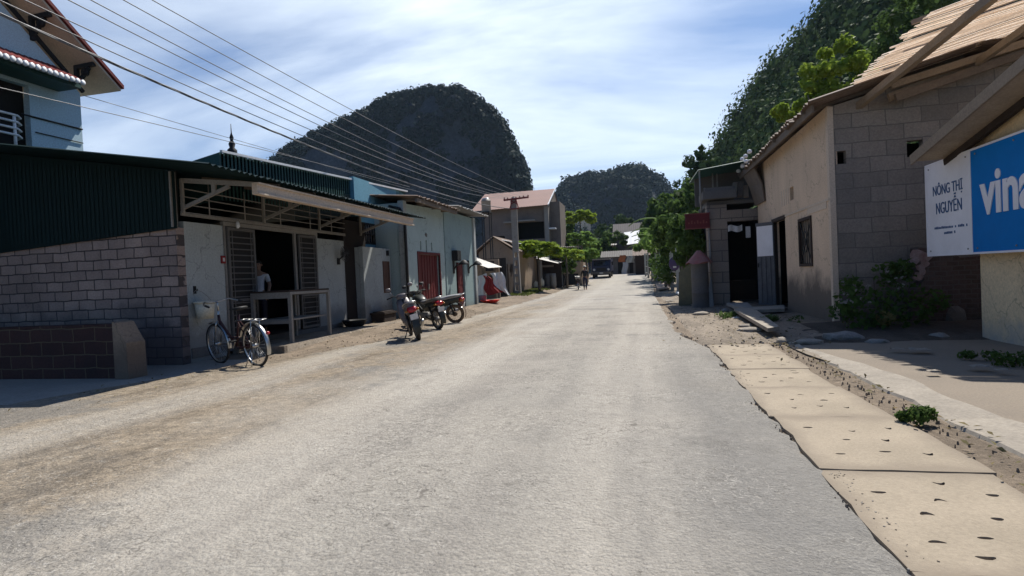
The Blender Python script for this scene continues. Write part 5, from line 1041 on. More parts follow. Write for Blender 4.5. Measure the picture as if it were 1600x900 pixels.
tree('green tree above the banana plants', gbase(1068, 48), [pblob(1062, 310, 48, 1.5), pblob(1080, 318, 47, 1.5), pblob(1050, 330, 48, 1.4), pblob(1068, 335, 46, 1.4), pblob(1092, 305, 46, 1.3)], .26, 320, 'leaf_mid', .2)
tree('full rounded bright green tree over the far fence posts', gbase(1024, 54), [pblob(1022, 372, 54, 1.5), pblob(1034, 362, 53, 1.5), pblob(1012, 385, 55, 1.2), pblob(1040, 378, 52, 1.3), pblob(1026, 392, 53, 1.2)], .22, 620, 'leaf_papaya', .14)
tree('full leafy tree between banana plants and red signboard', gbase(1062, 33), [pblob(1056, 352, 33, 1.1), pblob(1068, 365, 32, 1.0), pblob(1050, 372, 34, 1.0), pblob(1062, 338, 33, .9), pblob(1072, 385, 31, .9)], .16, 620, 'leaf_mid', .12)
tree('mid green tree behind the far end of the fence', gbase(1030, 58), [pblob(1035, 335, 58, 1.7), pblob(1020, 352, 58, 1.5), pblob(1050, 350, 56, 1.5), pblob(1038, 362, 55, 1.4)], .28, 320, 'leaf_mid', .2)
# ================================================================== FAR LEFT ROW
def boxpart(name, m, par, *boxes):
    b = MB()
    for q in boxes: b.box(*q)
    return b.build(name, m, par)
# ---- mud house with gable towards the camera
z0 = zt(-8, 38)-.1; cx = -8.05
mh = thing('mud_house', 'low mud coloured house with small square vents and plank door behind the concrete pole', 'house', (-10, 41, z0))
xl = P(748, 400, Y=37).x; zr = P(772, 371, Y=37).z; ze = P(805, 392, Y=37).z
b = MB(); b.wall('x', 37.0, .2, xl, cx, z0, ze, ((P(767, 420, Y=37).x, P(772, 420, Y=37).x, P(770, 423, Y=37).z, P(770, 417, Y=37).z),))
b.prism([(xl, 37, ze), (cx, 37, ze), (P(772, 371, Y=37).x, 37, zr)], (0, .2, 0)); b.build('gable_wall', M['mud_wall'], mh)
yd0, yd1 = P(791, 445, X=cx).y, P(803, 445, X=cx).y
yd0, yd1 = min(yd0, yd1), max(yd0, yd1)
b = MB(); b.wall('y', cx, -.2, 37.2, 45.5, z0, ze+.1, ((yd0+.3, yd1+.3, z0, z0+2.0), (yd1+1.0, yd1+1.3, z0+1.9, z0+2.2), (41.8, 42.0, z0+1.9, z0+2.2))); b.build('street_wall', M['mud_wall'], mh)
boxpart('door', M['dark_wood'], mh, (cx-.12, cx-.06, yd0+.3, yd1+.3, z0, z0+2.0))
boxpart('interior_wall', M['dark_in'], mh, (cx-1.5, cx-1.3, 37.2, 45.4, z0, ze), (xl, cx-.2, 45.3, 45.5, z0, ze))
xm = P(772, 371, Y=37).x
b = MB(); b.corr((xm, 36.7, zr+.05), (xm, 45.8, zr+.05), (cx+.35, 36.7, ze-.02), (cx+.35, 45.8, ze-.0), 44, .04, ragged=.05); b.corr((xm, 36.7, zr+.05), (xm, 45.8, zr+.05), (xl-.4, 36.7, ze-.1), (xl-.4, 45.8, ze-.1), 44, .04, ragged=.05); b.build('tile_roof', M['rust_tin'], mh)
b = MB(); p = P(800, 377, Y=38); b.corr((p.x-.6, 37.5, p.z+.1), (p.x-.6, 39.5, p.z+.1), (p.x+.35, 37.5, p.z-.12), (p.x+.35, 39.5, p.z-.12), 12, .02); b.build('roof_patch', M['white_paint'], mh)
M['worn_wall'] = mat('worn_wall', (.23, .19, .16), (.14, .115, .10), var=.8, scale=.7, bump=.15, streak=[(1, 4.0, (.10, .085, .075), .7)])
# ---- two storey house with pink tin roof
z0 = zt(-11, 52)-.1; x0, x1 = P(757, 350, Y=52).x, P(858, 350, Y=52).x
th2 = thing('two_storey_house', 'two storey grey house with faded pink tin roof above the mud house', 'house', ((x0+x1)/2, 54, z0))
zE, zR = P(800, 325, Y=51.2).z, P(810, 300, Y=56).z
zs = P(800, 348, Y=52).z
b = MB(); b.wall('x', 52.0, .25, x0, x1, z0, zE+.15, ((P(806, 350, Y=52).x, P(850, 350, Y=52).x, P(820, 374, Y=52).z, zs-.05), (P(766, 375, Y=52).x, P(789, 375, Y=52).x, P(780, 381, Y=52).z, P(780, 369, Y=52).z))); b.build('front_wall', M['worn_wall'], th2)
b = MB(); b.box(x1-.25, x1, 52.25, 59, z0, zE+.1); b.box(x0, x0+.25, 52.25, 59, z0, zE+.1); b.box(x0, x1, 58.8, 59, z0, zE); b.prism([(x1-.2, 52.2, zE), (x1-.2, 59, zE), (x1-.2, 56, zR-.1)], (.2, 0, 0)); b.build('side_wall', M['worn_wall'], th2)
boxpart('interior_wall', M['dark_in'], th2, (x0+.3, x1-.3, 54.5, 54.6, z0, zE))
boxpart('balcony_slab', M['concrete'], th2, (P(787, 346, Y=51.5).x, P(802, 346, Y=51.5).x, 51.3, 52, zs-.05, zs+.07), (P(806, 345, Y=51.5).x, P(836, 345, Y=51.5).x, 51.3, 52, zs-.0, zs+.12))
boxpart('column', M['concrete'], th2, (x1-.35, x1+.02, 51.6, 51.95, z0, zE)); boxpart('ledge', M['white_paint'], th2, (x1+.02, x1+.6, 51.6, 52.6, P(863, 358, Y=52).z, P(863, 356, Y=52).z))
b = MB(); b.corr((x0-.9, 56, P(752, 304, Y=56).z), (x1+.15, 56, P(864, 295, Y=56).z), (x0-1.0, 51.1, P(742, 330, Y=51.1).z), (x1+.1, 51.1, P(860, 319.5, Y=51.1).z), 50, .02); b.corr((x0-.6, 56, zR), (x1+.05, 56, zR-.02), (x0-.6, 60, zE), (x1+.05, 60, zE), 50, .02); b.build('tin_roof', M['pink_roof'], th2)
a1_, a2_ = Vector((x1+.15, 56, P(864, 295, Y=56).z)), Vector((x1+.12, 51.1, P(860, 319.5, Y=51.1).z))
MB().bar(a1_, a2_, .08, .12).build('roof_edge', M['white_paint'], th2)
pt = P(864, 375, Y=53); boxpart('side_wing', M['worn_wall'], th2, (x1, x1+.9, 53, 57, z0, P(866, 315, Y=53).z))
# ---- steel water tank on a stand
wt = thing('water_tank', 'round steel water tank with bright lid on the roof behind the grey green house', 'water tank', (P(759, 330, Y=34).x, 34, P(759, 331, Y=34).z))
x0, x1, z0, z1 = rect(752, 310, 767, 331, 34); r_ = (x1-x0)/2
MB().lathe([(0, 0), (r_*.96, 0), (r_, .04), (r_, (z1-z0)*.75), (r_*1.06, (z1-z0)*.76), (r_*1.06, (z1-z0)*.8), (r_, (z1-z0)*.81), (r_*.9, (z1-z0)*.9)], ((x0+x1)/2, 34, z0), 24).build('tank_body', M['steel'], wt)
MB().lathe([(r_*.93, (z1-z0)*.88), (r_*.85, (z1-z0)*.96), (r_*.4, z1-z0), (0, z1-z0)], ((x0+x1)/2, 34, z0), 24).build('lid', M['chrome'], wt)
b = MB()
for dx in (-.8, .8):
    for dy in (-.25, .25): b.bar(((x0+x1)/2+dx*r_, 34+dy, zt(-10, 34)-.1), ((x0+x1)/2+dx*r_, 34+dy, z0), .05, .05, (0, 1, 0))
b.box(x0, x1, 33.6, 34.4, z0-.06, z0); b.bar(((x0+x1)/2-.8*r_, 33.75, z0-.6), ((x0+x1)/2+.8*r_, 33.75, z0-.1), .04, .04); b.build('stand', M['black'], wt)
# ---- stall with tin awning, barrels and jugs
z0 = zt(-8, 45)-.05
st = thing('roadside_stall', 'small dark stall with sloping grey tin awning on a post beyond the mud house', 'stall', (-8, 45, z0))
x0, x1, zb, zt_ = rect(841, 403, 872, 447, 44.5)
b = MB(); b.corr((x0-.6, 44.2, zt_+.1), (x0-.6, 48, zt_+.3), (x1+.1, 44.2, zt_-.5), (x1+.1, 48, zt_-.3), 22, .02); b.build('tin_awning', M['grey_tin'], st)
MB().bar((P(846, 430, Y=44.4).x, 44.4, z0), (P(846, 430, Y=44.4).x, 44.4, zt_-.12), .14, .14, (0, 1, 0)).build('post', M['concrete'], st)
boxpart('back_wall', M['dark_wood'], st, (x0-.4, x1, 46.8, 47, z0, zt_), (x0-.4, x0-.2, 45.6, 47, z0, zt_)); boxpart('crossbar', M['old_wood'], st, (x0, x1-.3, 44.45, 44.6, zt_-.75, zt_-.6))
x0, x1, zb, zt_ = rect(850, 421, 869, 448, 44.8)
for k, (f, h, lab) in enumerate(((.25, 1.15, 'dark rain barrel nearer the post of the stall'), (.75, 1.2, 'grey rain barrel at the road end of the stall'))):
    xx = x0+(x1-x0)*f; rr = (x1-x0)*.27; solo('barrel', MB().lathe([(0, 0), (rr*.9, 0), (rr, h*.3), (rr, h*.7), (rr*.9, h), (rr*.8, h), (rr*.78, h*.9), (0, h*.9)], (xx, 44.9, zt(xx, 45)-.02), 20), M['dark_concrete'] if k == 0 else M['steel'], lab, 'barrel')
for k, (u, lab) in enumerate(((837, 'white plastic jug left of the stall post'), (847, 'white plastic jug at the foot of the stall post'))):
    p = P(u, 446, Y=43.6); zz = zt(p.x, 43.6)-.02; solo('jug', MB().lathe([(0, 0), (.16, 0), (.18, .1), (.18, .42), (.10, .55), (.05, .58), (.05, .66), (0, .66)], (p.x, 43.6, zz+.2 if k else zz), 14).tube([(p.x+.08, 43.6, zz+.6), (p.x+.16, 43.6, zz+.55), (p.x+.16, 43.6, zz+.4)], .02, 6), M['cream'], lab, 'jug')
solo('pallet', MB().box(P(841, 448, Y=43.6).x-.2, P(852, 448, Y=43.6).x+.3, 43.3, 44.0, zt(-8, 44)+.08, zt(-8, 44)+.16).box(P(841, 448, Y=43.6).x-.1, P(841, 448, Y=43.6).x, 43.3, 44, zt(-8, 44)-.05, zt(-8, 44)+.08).box(P(852, 448, Y=43.6).x, P(852, 448, Y=43.6).x+.1, 43.3, 44, zt(-8, 44)-.05, zt(-8, 44)+.08), M['old_wood'], 'low pallet before the stall', 'pallet')
# ---- gateway wall beyond the stall
z0 = zt(-7, 50)-.05; x0, x1, zb, zt_ = rect(878, 410, 904, 446, 50)
gw = thing('gate_wall', 'tan wall with dark lower gate and white pillar beyond the stall', 'wall', ((x0+x1)/2, 50.5, z0))
boxpart('wall', M['mud_wall'], gw, (x0, x1, 50.2, 50.4, z0+1.0, zt_)); boxpart('gate', M['black'], gw, (x0, x1, 50.22, 50.3, z0, z0+1.0)); boxpart('pillar', M['concrete'], gw, (x0-.35, x0, 50, 50.5, z0, zt_+.1)); boxpart('side_wall', M['mud_wall'], gw, (x1, x1+.2, 50.2, 58, z0, zt_))
x0, x1, zb, zt_ = rect(862, 390, 880, 446, 51.5)
bs2 = thing('brown_shack', 'dark brown shack with flat tin roof behind the gate wall', 'shack', ((x0+x1)/2, 53, z0)); boxpart('wall', M['brown_wood'], bs2, (x0, x1, 51.5, 56, z0, zt_)); MB().corr((x0-.4, 51, zt_+.2), (x1+1.2, 51, zt_+.15), (x0-.4, 57, zt_+.4), (x1+1.2, 57, zt_+.35), 14, .02).build('tin_roof', M['grey_tin'], bs2)

# ---- grass verge round the pole
Vg = []; n = 2600; gx = nrg.uniform(-9.6, -6.6, n); gyy = nrg.uniform(33, 46, n); keep = np.array([mnoise.noise((a*.7, c*.4, 2)) > -.15 for a, c in zip(gx, gyy)]); gx, gyy = gx[keep], gyy[keep]
C = np.stack([gx, gyy, np.array([zt(a, c)+.05 for a, c in zip(gx, gyy)])], 1); leaf_obj('grass', leaf_mb(C, np.tile([0, -.4, .5], (len(C), 1)), nrg.uniform(.05, .12, len(C)), .5, .8), mat('leaf_grass', (.16, .20, .045), (.10, .12, .04), var=1, scale=1, bump=0, trans=.3, spec=.04), kind='stuff', label='short grass on the verge around the concrete pole', cat='grass')

# ---- concrete pole with crossarms
PY = 36.0; pbx = P(809, 462, Y=PY).x; pz0 = zt(pbx, PY)-.2; ptop = P(803, 310, Y=PY)
up = thing('utility_pole', 'tall concrete power pole with rusty crossarms and ladder holes in its base', 'pole', (pbx, PY, pz0))
h_ = ptop.z-pz0; b = MB(); wfun = lambda t: .24-.13*t
for s_ in (-1, 1):
    b.prism([(pbx+s_*wfun(0), PY-.11, pz0), (pbx+s_*wfun(1), PY-.08, pz0+h_), (pbx+s_*(wfun(1)-.06), PY-.08, pz0+h_), (pbx+s_*(wfun(0)-.11), PY-.11, pz0)], (0, .22, 0))
for k in range(12):
    t0 = k/12; t1 = t0+(.028 if k < 5 else .060); zz0, zz1 = pz0+h_*t0, pz0+h_*min(t1, 1); w0 = wfun(t0)-.06
    b.box(pbx-w0, pbx+w0, PY-.085, PY+.085, zz0+.25, zz1+.25)
b.box(pbx-.2, pbx+.2, PY-.05, PY+.06, pz0+h_*.45, pz0+h_); pole = b.build('shaft', M['concrete'], up)
c0 = P(804, 318, Y=PY); b = MB(); b.bar(P(787, 313, Y=PY-.15), P(826, 308, Y=PY-.15), .10, .10); b.build('crossarm', M['red_tile'], up)
b = MB()
for s_ in (-1, 1): b.bar((c0.x+s_*.1, PY-.16, c0.z+.35), (c0.x+s_*.28, PY-.16, c0.z-.35), .06, .06)
b.bar((c0.x-.2, PY-.16, c0.z-.05), (c0.x+.16, PY-.16, c0.z+.15), .05, .05); b.bar((c0.x+.2, PY-.16, c0.z-.05), (c0.x-.16, PY-.16, c0.z+.15), .05, .05); b.bar((c0.x-.3, PY-.16, c0.z-.36), (c0.x+.3, PY-.16, c0.z-.34), .07, .07); b.build('bracket', M['red_tile'], up)
WE = [P(u, v, Y=PY-.15) for u, v in ((788, 310), (793, 310), (800, 310), (806, 309), (812, 308), (818, 307), (825, 306))]
for q in WE: MB().lathe([(.02, -.05), (.05, -.02), (.03, .03), (.055, .07), (.02, .12)], (q.x, q.y, q.z-.05), 8).build('insulator', M['red_tile'], up)
# ---- overhead wires
def wire(name, near, mid, far, r, lab, group, y_end=-9.0, twist=False):
    z = lambda y: (near.z*(y-mid.y)*(y-far.y)/((near.y-mid.y)*(near.y-far.y)) + mid.z*(y-near.y)*(y-far.y)/((mid.y-near.y)*(mid.y-far.y)) + far.z*(y-near.y)*(y-mid.y)/((far.y-near.y)*(far.y-mid.y)))
    pts = []; n = 46
    for i in range(n+1):
        y = far.y + (y_end-far.y)*i/n; zz = z(y) if y > near.y-1 else z(near.y-1)+(near.y-1-y)*(z(near.y-1)-z(near.y))
        x = far.x+(near.x-far.x)*min(1.5, (far.y-y)/(far.y-near.y)); pts.append(Vector((x, y, zz)))
    mb = MB()
    if not twist: mb.tube(pts, r, 6)
    else:
        fine = []
        for a, c in zip(pts, pts[1:]):
            for j in range(5): fine.append(a.lerp(c, j/5))
        for ph in (0, 2.09, 4.19): mb.tube([q+Vector((math.cos(i*.55+ph), 0, math.sin(i*.55+ph)))*r for i, q in enumerate(fine)], r*.75, 6)
    solo(name, mb, M['wire'], lab, 'cable', group, loc=tuple(far))
X0 = -7.8
for k, ((u0, v0), vm, lab) in enumerate((((238, 0), 95, 'topmost overhead power cable, leaving the photo top farthest right'), ((193, 0), 117, 'second overhead power cable from the top'), ((142, 0), 138, 'third overhead power cable from the top'), ((107, 0), 150, 'fourth overhead power cable from the top'), ((43, 2), 166, 'fifth overhead power cable from the top'), ((20, 10), 180, 'lowest single power cable, just above the thick twisted bundle'))):
    wire('overhead_cable', P(u0, v0, X=X0), P(400, vm, X=X0), WE[6-k], .0085, lab, 'overhead power cables')
wire('cable_bundle', P(0, 22, X=X0), P(400, 194, X=X0), P(798, 326, Y=PY-.2), .013, 'thick twisted cable bundle sagging below the single power cables', 'twisted cables', twist=True)
wire('service_cable', P(0, 137, X=X0), P(400, 236, X=X0), P(640, 292, X=-7.3), .006, 'lower thin service cable crossing before the blue house window', 'thin service cables')
wire('service_cable', P(123, 147, X=X0), P(400, 222, X=X0), P(760, 327, Y=PY-.3), .005, 'upper thin service cable starting at the blue house eave', 'thin service cables', y_end=6.9)

# ================================================================== TREES AND HOUSES AT THE ROAD END
def umbrella_tree(u, vt, Y, r, vb, m, lab, layers=2, leaf=.25, n=900, kind='papaya_tree', cat='tree'):
    p, q = P(u, vt, Y=Y), P(u, vb, Y=Y); zb = zt(p.x, Y)-.1; t = thing(kind, lab, cat, (p.x, Y, zb)); Cs, Ns = [], []
    MB().tube([(p.x, Y, zb), (p.x+.05, Y, (zb+p.z)/2), (p.x, Y, p.z)], [.11, .085, .06], 8).build('trunk', M['bark'], t); br = MB()
    for k in range(15*layers):
        a = k*2.4+rng.uniform(-.2, .2); L_ = r*rng.uniform(.55, 1.0); dz = rng.uniform(-.25, .35)*r; e = Vector((p.x+L_*math.cos(a), Y+L_*math.sin(a), p.z+dz-(.18*r if L_ > .8*r else 0)))
        br.tube([Vector((p.x, Y, p.z-.05)), Vector((p.x, Y, p.z)).lerp(e, .6)+Vector((0, 0, .12*r)), e], [.022, .016, .008], 5); C, d = blob(tuple(e), r*.26, int(n/(15*layers)), .35); Cs.append(C); Ns.append(np.tile([0, 0, 1.0], (len(C), 1)))
    br.build('leaf_stalks', m, t); C = np.concatenate(Cs); leaf_obj('crown', leaf_mb(C, np.concatenate(Ns), nrg.uniform(.6, 1.3, len(C))*leaf, .5, .45), m, t); return t
umbrella_tree(840, 388, 40, 1.45, 460, M['leaf_bright'], 'bright yellow green papaya crown over the mud house corner', 4, .19, 2600)
umbrella_tree(906, 340, 62, 1.6, 440, M['leaf_bright'], 'tall slender tree with flat umbrella crown above the road end', 3, .22, 2200, 'umbrella_tree')
umbrella_tree(902, 372, 58, 1.7, 440, M['leaf_papaya'], 'drooping palm like tree below the flat umbrella crown', 2, .26, 900, 'palm')
umbrella_tree(884, 398, 47, 1.3, 445, M['leaf_bright'], 'papaya tree hanging over the gate wall', 2, .2, 900)
umbrella_tree(915, 398, 52, 1.1, 445, M['leaf_papaya'], 'papaya tree behind the person on the road', 2, .2, 800)
tree('loose green bush under the papaya at the gate wall', gbase(878, 48), [pblob(876, 418, 48, .7), pblob(888, 412, 48.5, .7), pblob(896, 420, 49, .6)], .16, 240, 'leaf_mid', .06, 'bush', 'bush')
tree('pale olive tree behind the truck', gbase(945, 105), [pblob(945, 365, 105, 2.4), pblob(930, 378, 104, 2.4), pblob(965, 358, 106, 2.4), pblob(955, 380, 103, 2.2), pblob(975, 348, 107, 2.0)], .40, 420, 'leaf_hill', .25)
tree('rounded green tree left of the pale olive tree', gbase(905, 100), [pblob(895, 395, 100, 2.2), pblob(912, 388, 100, 2.2), pblob(925, 395, 99, 2.0), pblob(880, 385, 98, 2.4)], .40, 380, 'leaf_mid', .25)
tree('tall loose tree beside the far grey house', gbase(952, 88), [pblob(948, 378, 88, 1.7), pblob(938, 390, 87, 1.5), pblob(958, 390, 88, 1.3), pblob(966, 372, 89, 1.3)], .3, 420, 'leaf_mid', .2)
tree('leafy tree overhanging the flat shed behind the truck', gbase(925, 84), [pblob(918, 398, 84, 1.5), pblob(928, 388, 84, 1.5), pblob(935, 402, 83, 1.2)], .3, 420, 'leaf_papaya', .2)
tree('dark tree behind the pink roofed house', gbase(872, 92), [pblob(872, 375, 92, 2.2), pblob(880, 360, 94, 2.0), pblob(865, 395, 90, 2.2)], .4, 380, 'leaf_mid', .25)
def simple_house(name, lab, u0, v0, u1, v1, Y, dep, wm, rm, rise, over=.4, holes=(), cat='house', pale=None):
    x0, x1, zb, zt_ = rect(u0, v0, u1, v1, Y); z0 = zt((x0+x1)/2, Y)-.2; t = thing(name, lab, cat, ((x0+x1)/2, Y+dep/2, z0))
    hs = [tuple(rect(*h, Y)) for h in holes]; b = MB(); b.wall('x', Y, .2, x0, x1, z0, zt_, hs); b.box(x0, x0+.2, Y+.2, Y+dep, z0, zt_); b.box(x1-.2, x1, Y+.2, Y+dep, z0, zt_); b.box(x0+.2, x1-.2, Y+dep-.2, Y+dep, z0, zt_)
    if rise > 0: b.prism([(x1-.2, Y, zt_), (x1-.2, Y+dep, zt_), (x1-.2, Y+dep*.5, zt_+rise)], (.2, 0, 0)); b.prism([(x0, Y, zt_), (x0, Y+dep, zt_), (x0, Y+dep*.5, zt_+rise)], (.2, 0, 0))
    b.build('wall', wm, t)
    if hs: boxpart('dark_backing', M['dark_in'], t, *[(h[0]-.05, h[1]+.05, Y+.22, Y+.3, h[2]-.05, h[3]+.05) for h in hs])  # near-black sheets fill the holes, indoor shade put into their colour
    n = max(6, int((x1-x0)/.25)); MB().corr((x0-over, Y+dep*.5, zt_+rise), (x1+over, Y+dep*.5, zt_+rise), (x0-over, Y-over*1.6, zt_-.12), (x1+over, Y-over*1.6, zt_-.12), n, .025).corr((x0-over, Y+dep*.5, zt_+rise), (x1+over, Y+dep*.5, zt_+rise), (x0-over, Y+dep+over, zt_-.1), (x1+over, Y+dep+over, zt_-.1), n, .025).build('roof', rm, t); return t
simple_house('low_house', 'low house with pale tin roof and open front at the road end', 944, 401, 996, 432, 80, 5, M['dark_concrete'], mat('dull_tin', (.16, .155, .145), (.11, .09, .075), var=.7), .8, .5, ((950, 405, 958, 428), (965, 405, 975, 428), (983, 407, 990, 428)))
simple_house('roof_house', 'grey house with big dark roof and bright white lower roof above the road end', 962, 372, 1012, 425, 96, 8, M['dark_concrete'], mat('slate', (.13, .115, .11), (.09, .08, .08), var=.6), 2.6, .5)
x0, x1, z0, z1 = rect(974, 362, 1008, 381, 92)
sr = thing('lower_roof', 'bright sunlit white tin lean-to in front of the big dark roof', 'lean-to', ((x0+x1)/2, 93.5, zt(0, 93)))
MB().corr((x0, 95.4, z1+.1), (x1, 95.4, z1+.35), (x0, 92, z0), (x1, 92, z0+.25), 16, .02).build('tin_roof', M['white_paint'], sr); b = MB()
for x in (x0+.2, (x0+x1)/2, x1-.2):
    for y in (92.3, 95.2): b.bar((x, y, zt(0, 93)-.1), (x, y, z0+.1), .14, .14, (0, 1, 0))
b.build('post', M['old_wood'], sr) if False else None
for x in (x0+.2, (x0+x1)/2, x1-.2): MB().bar((x, 92.3, zt(0, 93)-.1), (x, 92.3, z0+.1), .16, .16, (0, 1, 0)).build('post', M['old_wood'], sr)
MB().box(x0, x1, 95.2, 95.35, zt(0, 93)-.1, z0+.3).build('back_wall', M['dark_concrete'], sr)
simple_house('shed', 'dark plank shed with slanting roof right of the road end', 992, 398, 1016, 434, 72, 5, M['dark_wood'], M['rust_tin'], .8, .3, cat='shed')
simple_house('flat_shed', 'small shed with pale flat roof behind the truck', 922, 384, 960, 425, 92, 5, M['mud_wall'], M['grey_tin'], .25, .5, ((930, 395, 945, 420),), cat='shed')
for k, (u0, v0, u1, v1, Y, m, lab) in enumerate(((968, 399, 978, 409, 77, 'red_cloth', 'orange red cloth hanging under the low house eave'), (980, 400, 992, 410, 77, 'cream', 'pale yellow cloth hanging beside the orange red cloth'), (973, 410, 982, 431, 76, 'white_cloth', 'long pale cloth trailing to the ground before the low house'))):
    a, c = P(u0, v0, Y=Y), P(u1, v1, Y=Y); sheet('hanging_cloth', [(a.x, Y, a.z), (c.x, Y, a.z), (c.x-.1, Y-.2, c.z), (a.x-.2, Y-.2, c.z)], mat('orange_cloth', (.50, .16, .05), (.4, .1, .04)) if k == 0 else M[m], lab, 'cloth', .06)

# ---- military style truck coming towards the camera
TY = 66.0; tp = P(940, 434, Y=TY); tz = zt(tp.x, TY)+.03
tk = thing('truck', 'dark blue truck driving towards the camera at the far end of the road', 'truck', (tp.x, TY, tz)); tx = tp.x
b = MB(); b.prism([(tx-1.05, TY, tz+.75), (tx-1.05, TY+.06, tz+1.35), (tx-1.0, TY+.35, tz+2.1), (tx-1.0, TY+1.7, tz+2.15), (tx-1.05, TY+1.7, tz+.75)], (2.1, 0, 0)); b.build('cab', M['truck_blue'], tk)
b = MB(); b.prism([(tx-.88, TY+.055, tz+1.42), (tx+.88, TY+.055, tz+1.42), (tx+.82, TY+.295, tz+2.02), (tx-.82, TY+.295, tz+2.02)], (0, -.02, .01)); b.build('windscreen', M['glass'], tk)
boxpart('sun_visor', M['concrete'], tk, (tx-1.02, tx+1.02, TY+.10, TY+1.7, tz+2.152, tz+2.24), (tx-.95, tx+.95, TY+.05, TY+.34, tz+2.10, tz+2.15))
boxpart('cargo_box', M['navy'], tk, (tx-1.1, tx+1.1, TY+1.8, TY+5.8, tz+.85, tz+2.3)); boxpart('bumper', M['dark_concrete'], tk, (tx-1.1, tx+1.1, TY-.12, TY+.02, tz+.5, tz+.74)); boxpart('number_plate', M['plate'], tk, (tx-.2, tx+.2, TY-.135, TY-.122, tz+.55, tz+.67)); boxpart('grille', M['black'], tk, (tx-.55, tx+.55, TY-.02, TY-.001, tz+.85, tz+1.2)); boxpart('chassis', M['black'], tk, (tx-.5, tx+.5, TY+.3, TY+5.6, tz+.5, tz+.75))
for s_ in (-1, 1):
    MB().lathe([(.0, -.05), (.12, -.045), (.14, 0), (.14, .05)], (tx+s_*.8, TY-.02, tz+1.0), 16, 'y').build('headlight', M['lens'], tk)
    b = MB(); b.tube([(tx+s_*1.03, TY+.25, tz+1.7), (tx+s_*1.25, TY+.1, tz+1.75)], .02, 6); b.box(min(tx+s_*1.2, tx+s_*1.34), max(tx+s_*1.2, tx+s_*1.34), TY+.06, TY+.1, tz+1.45, tz+1.85); b.build('mirror', M['black'], tk)
    for yy in (TY+.75, TY+4.6):
        w_ = MB().lathe([(.2, -.13), (.43, -.13), (.47, -.08), (.47, .08), (.43, .13), (.2, .13)], (tx+s_*.9, yy, tz+.46), 22, 'x').build('wheel', M['rubber'], tk); MB().lathe([(0, -.10), (.2, -.10), (.2, .1), (0, .1)], (tx+s_*.9, yy, tz+.46), 16, 'x').build('hub', M['steel'], w_)

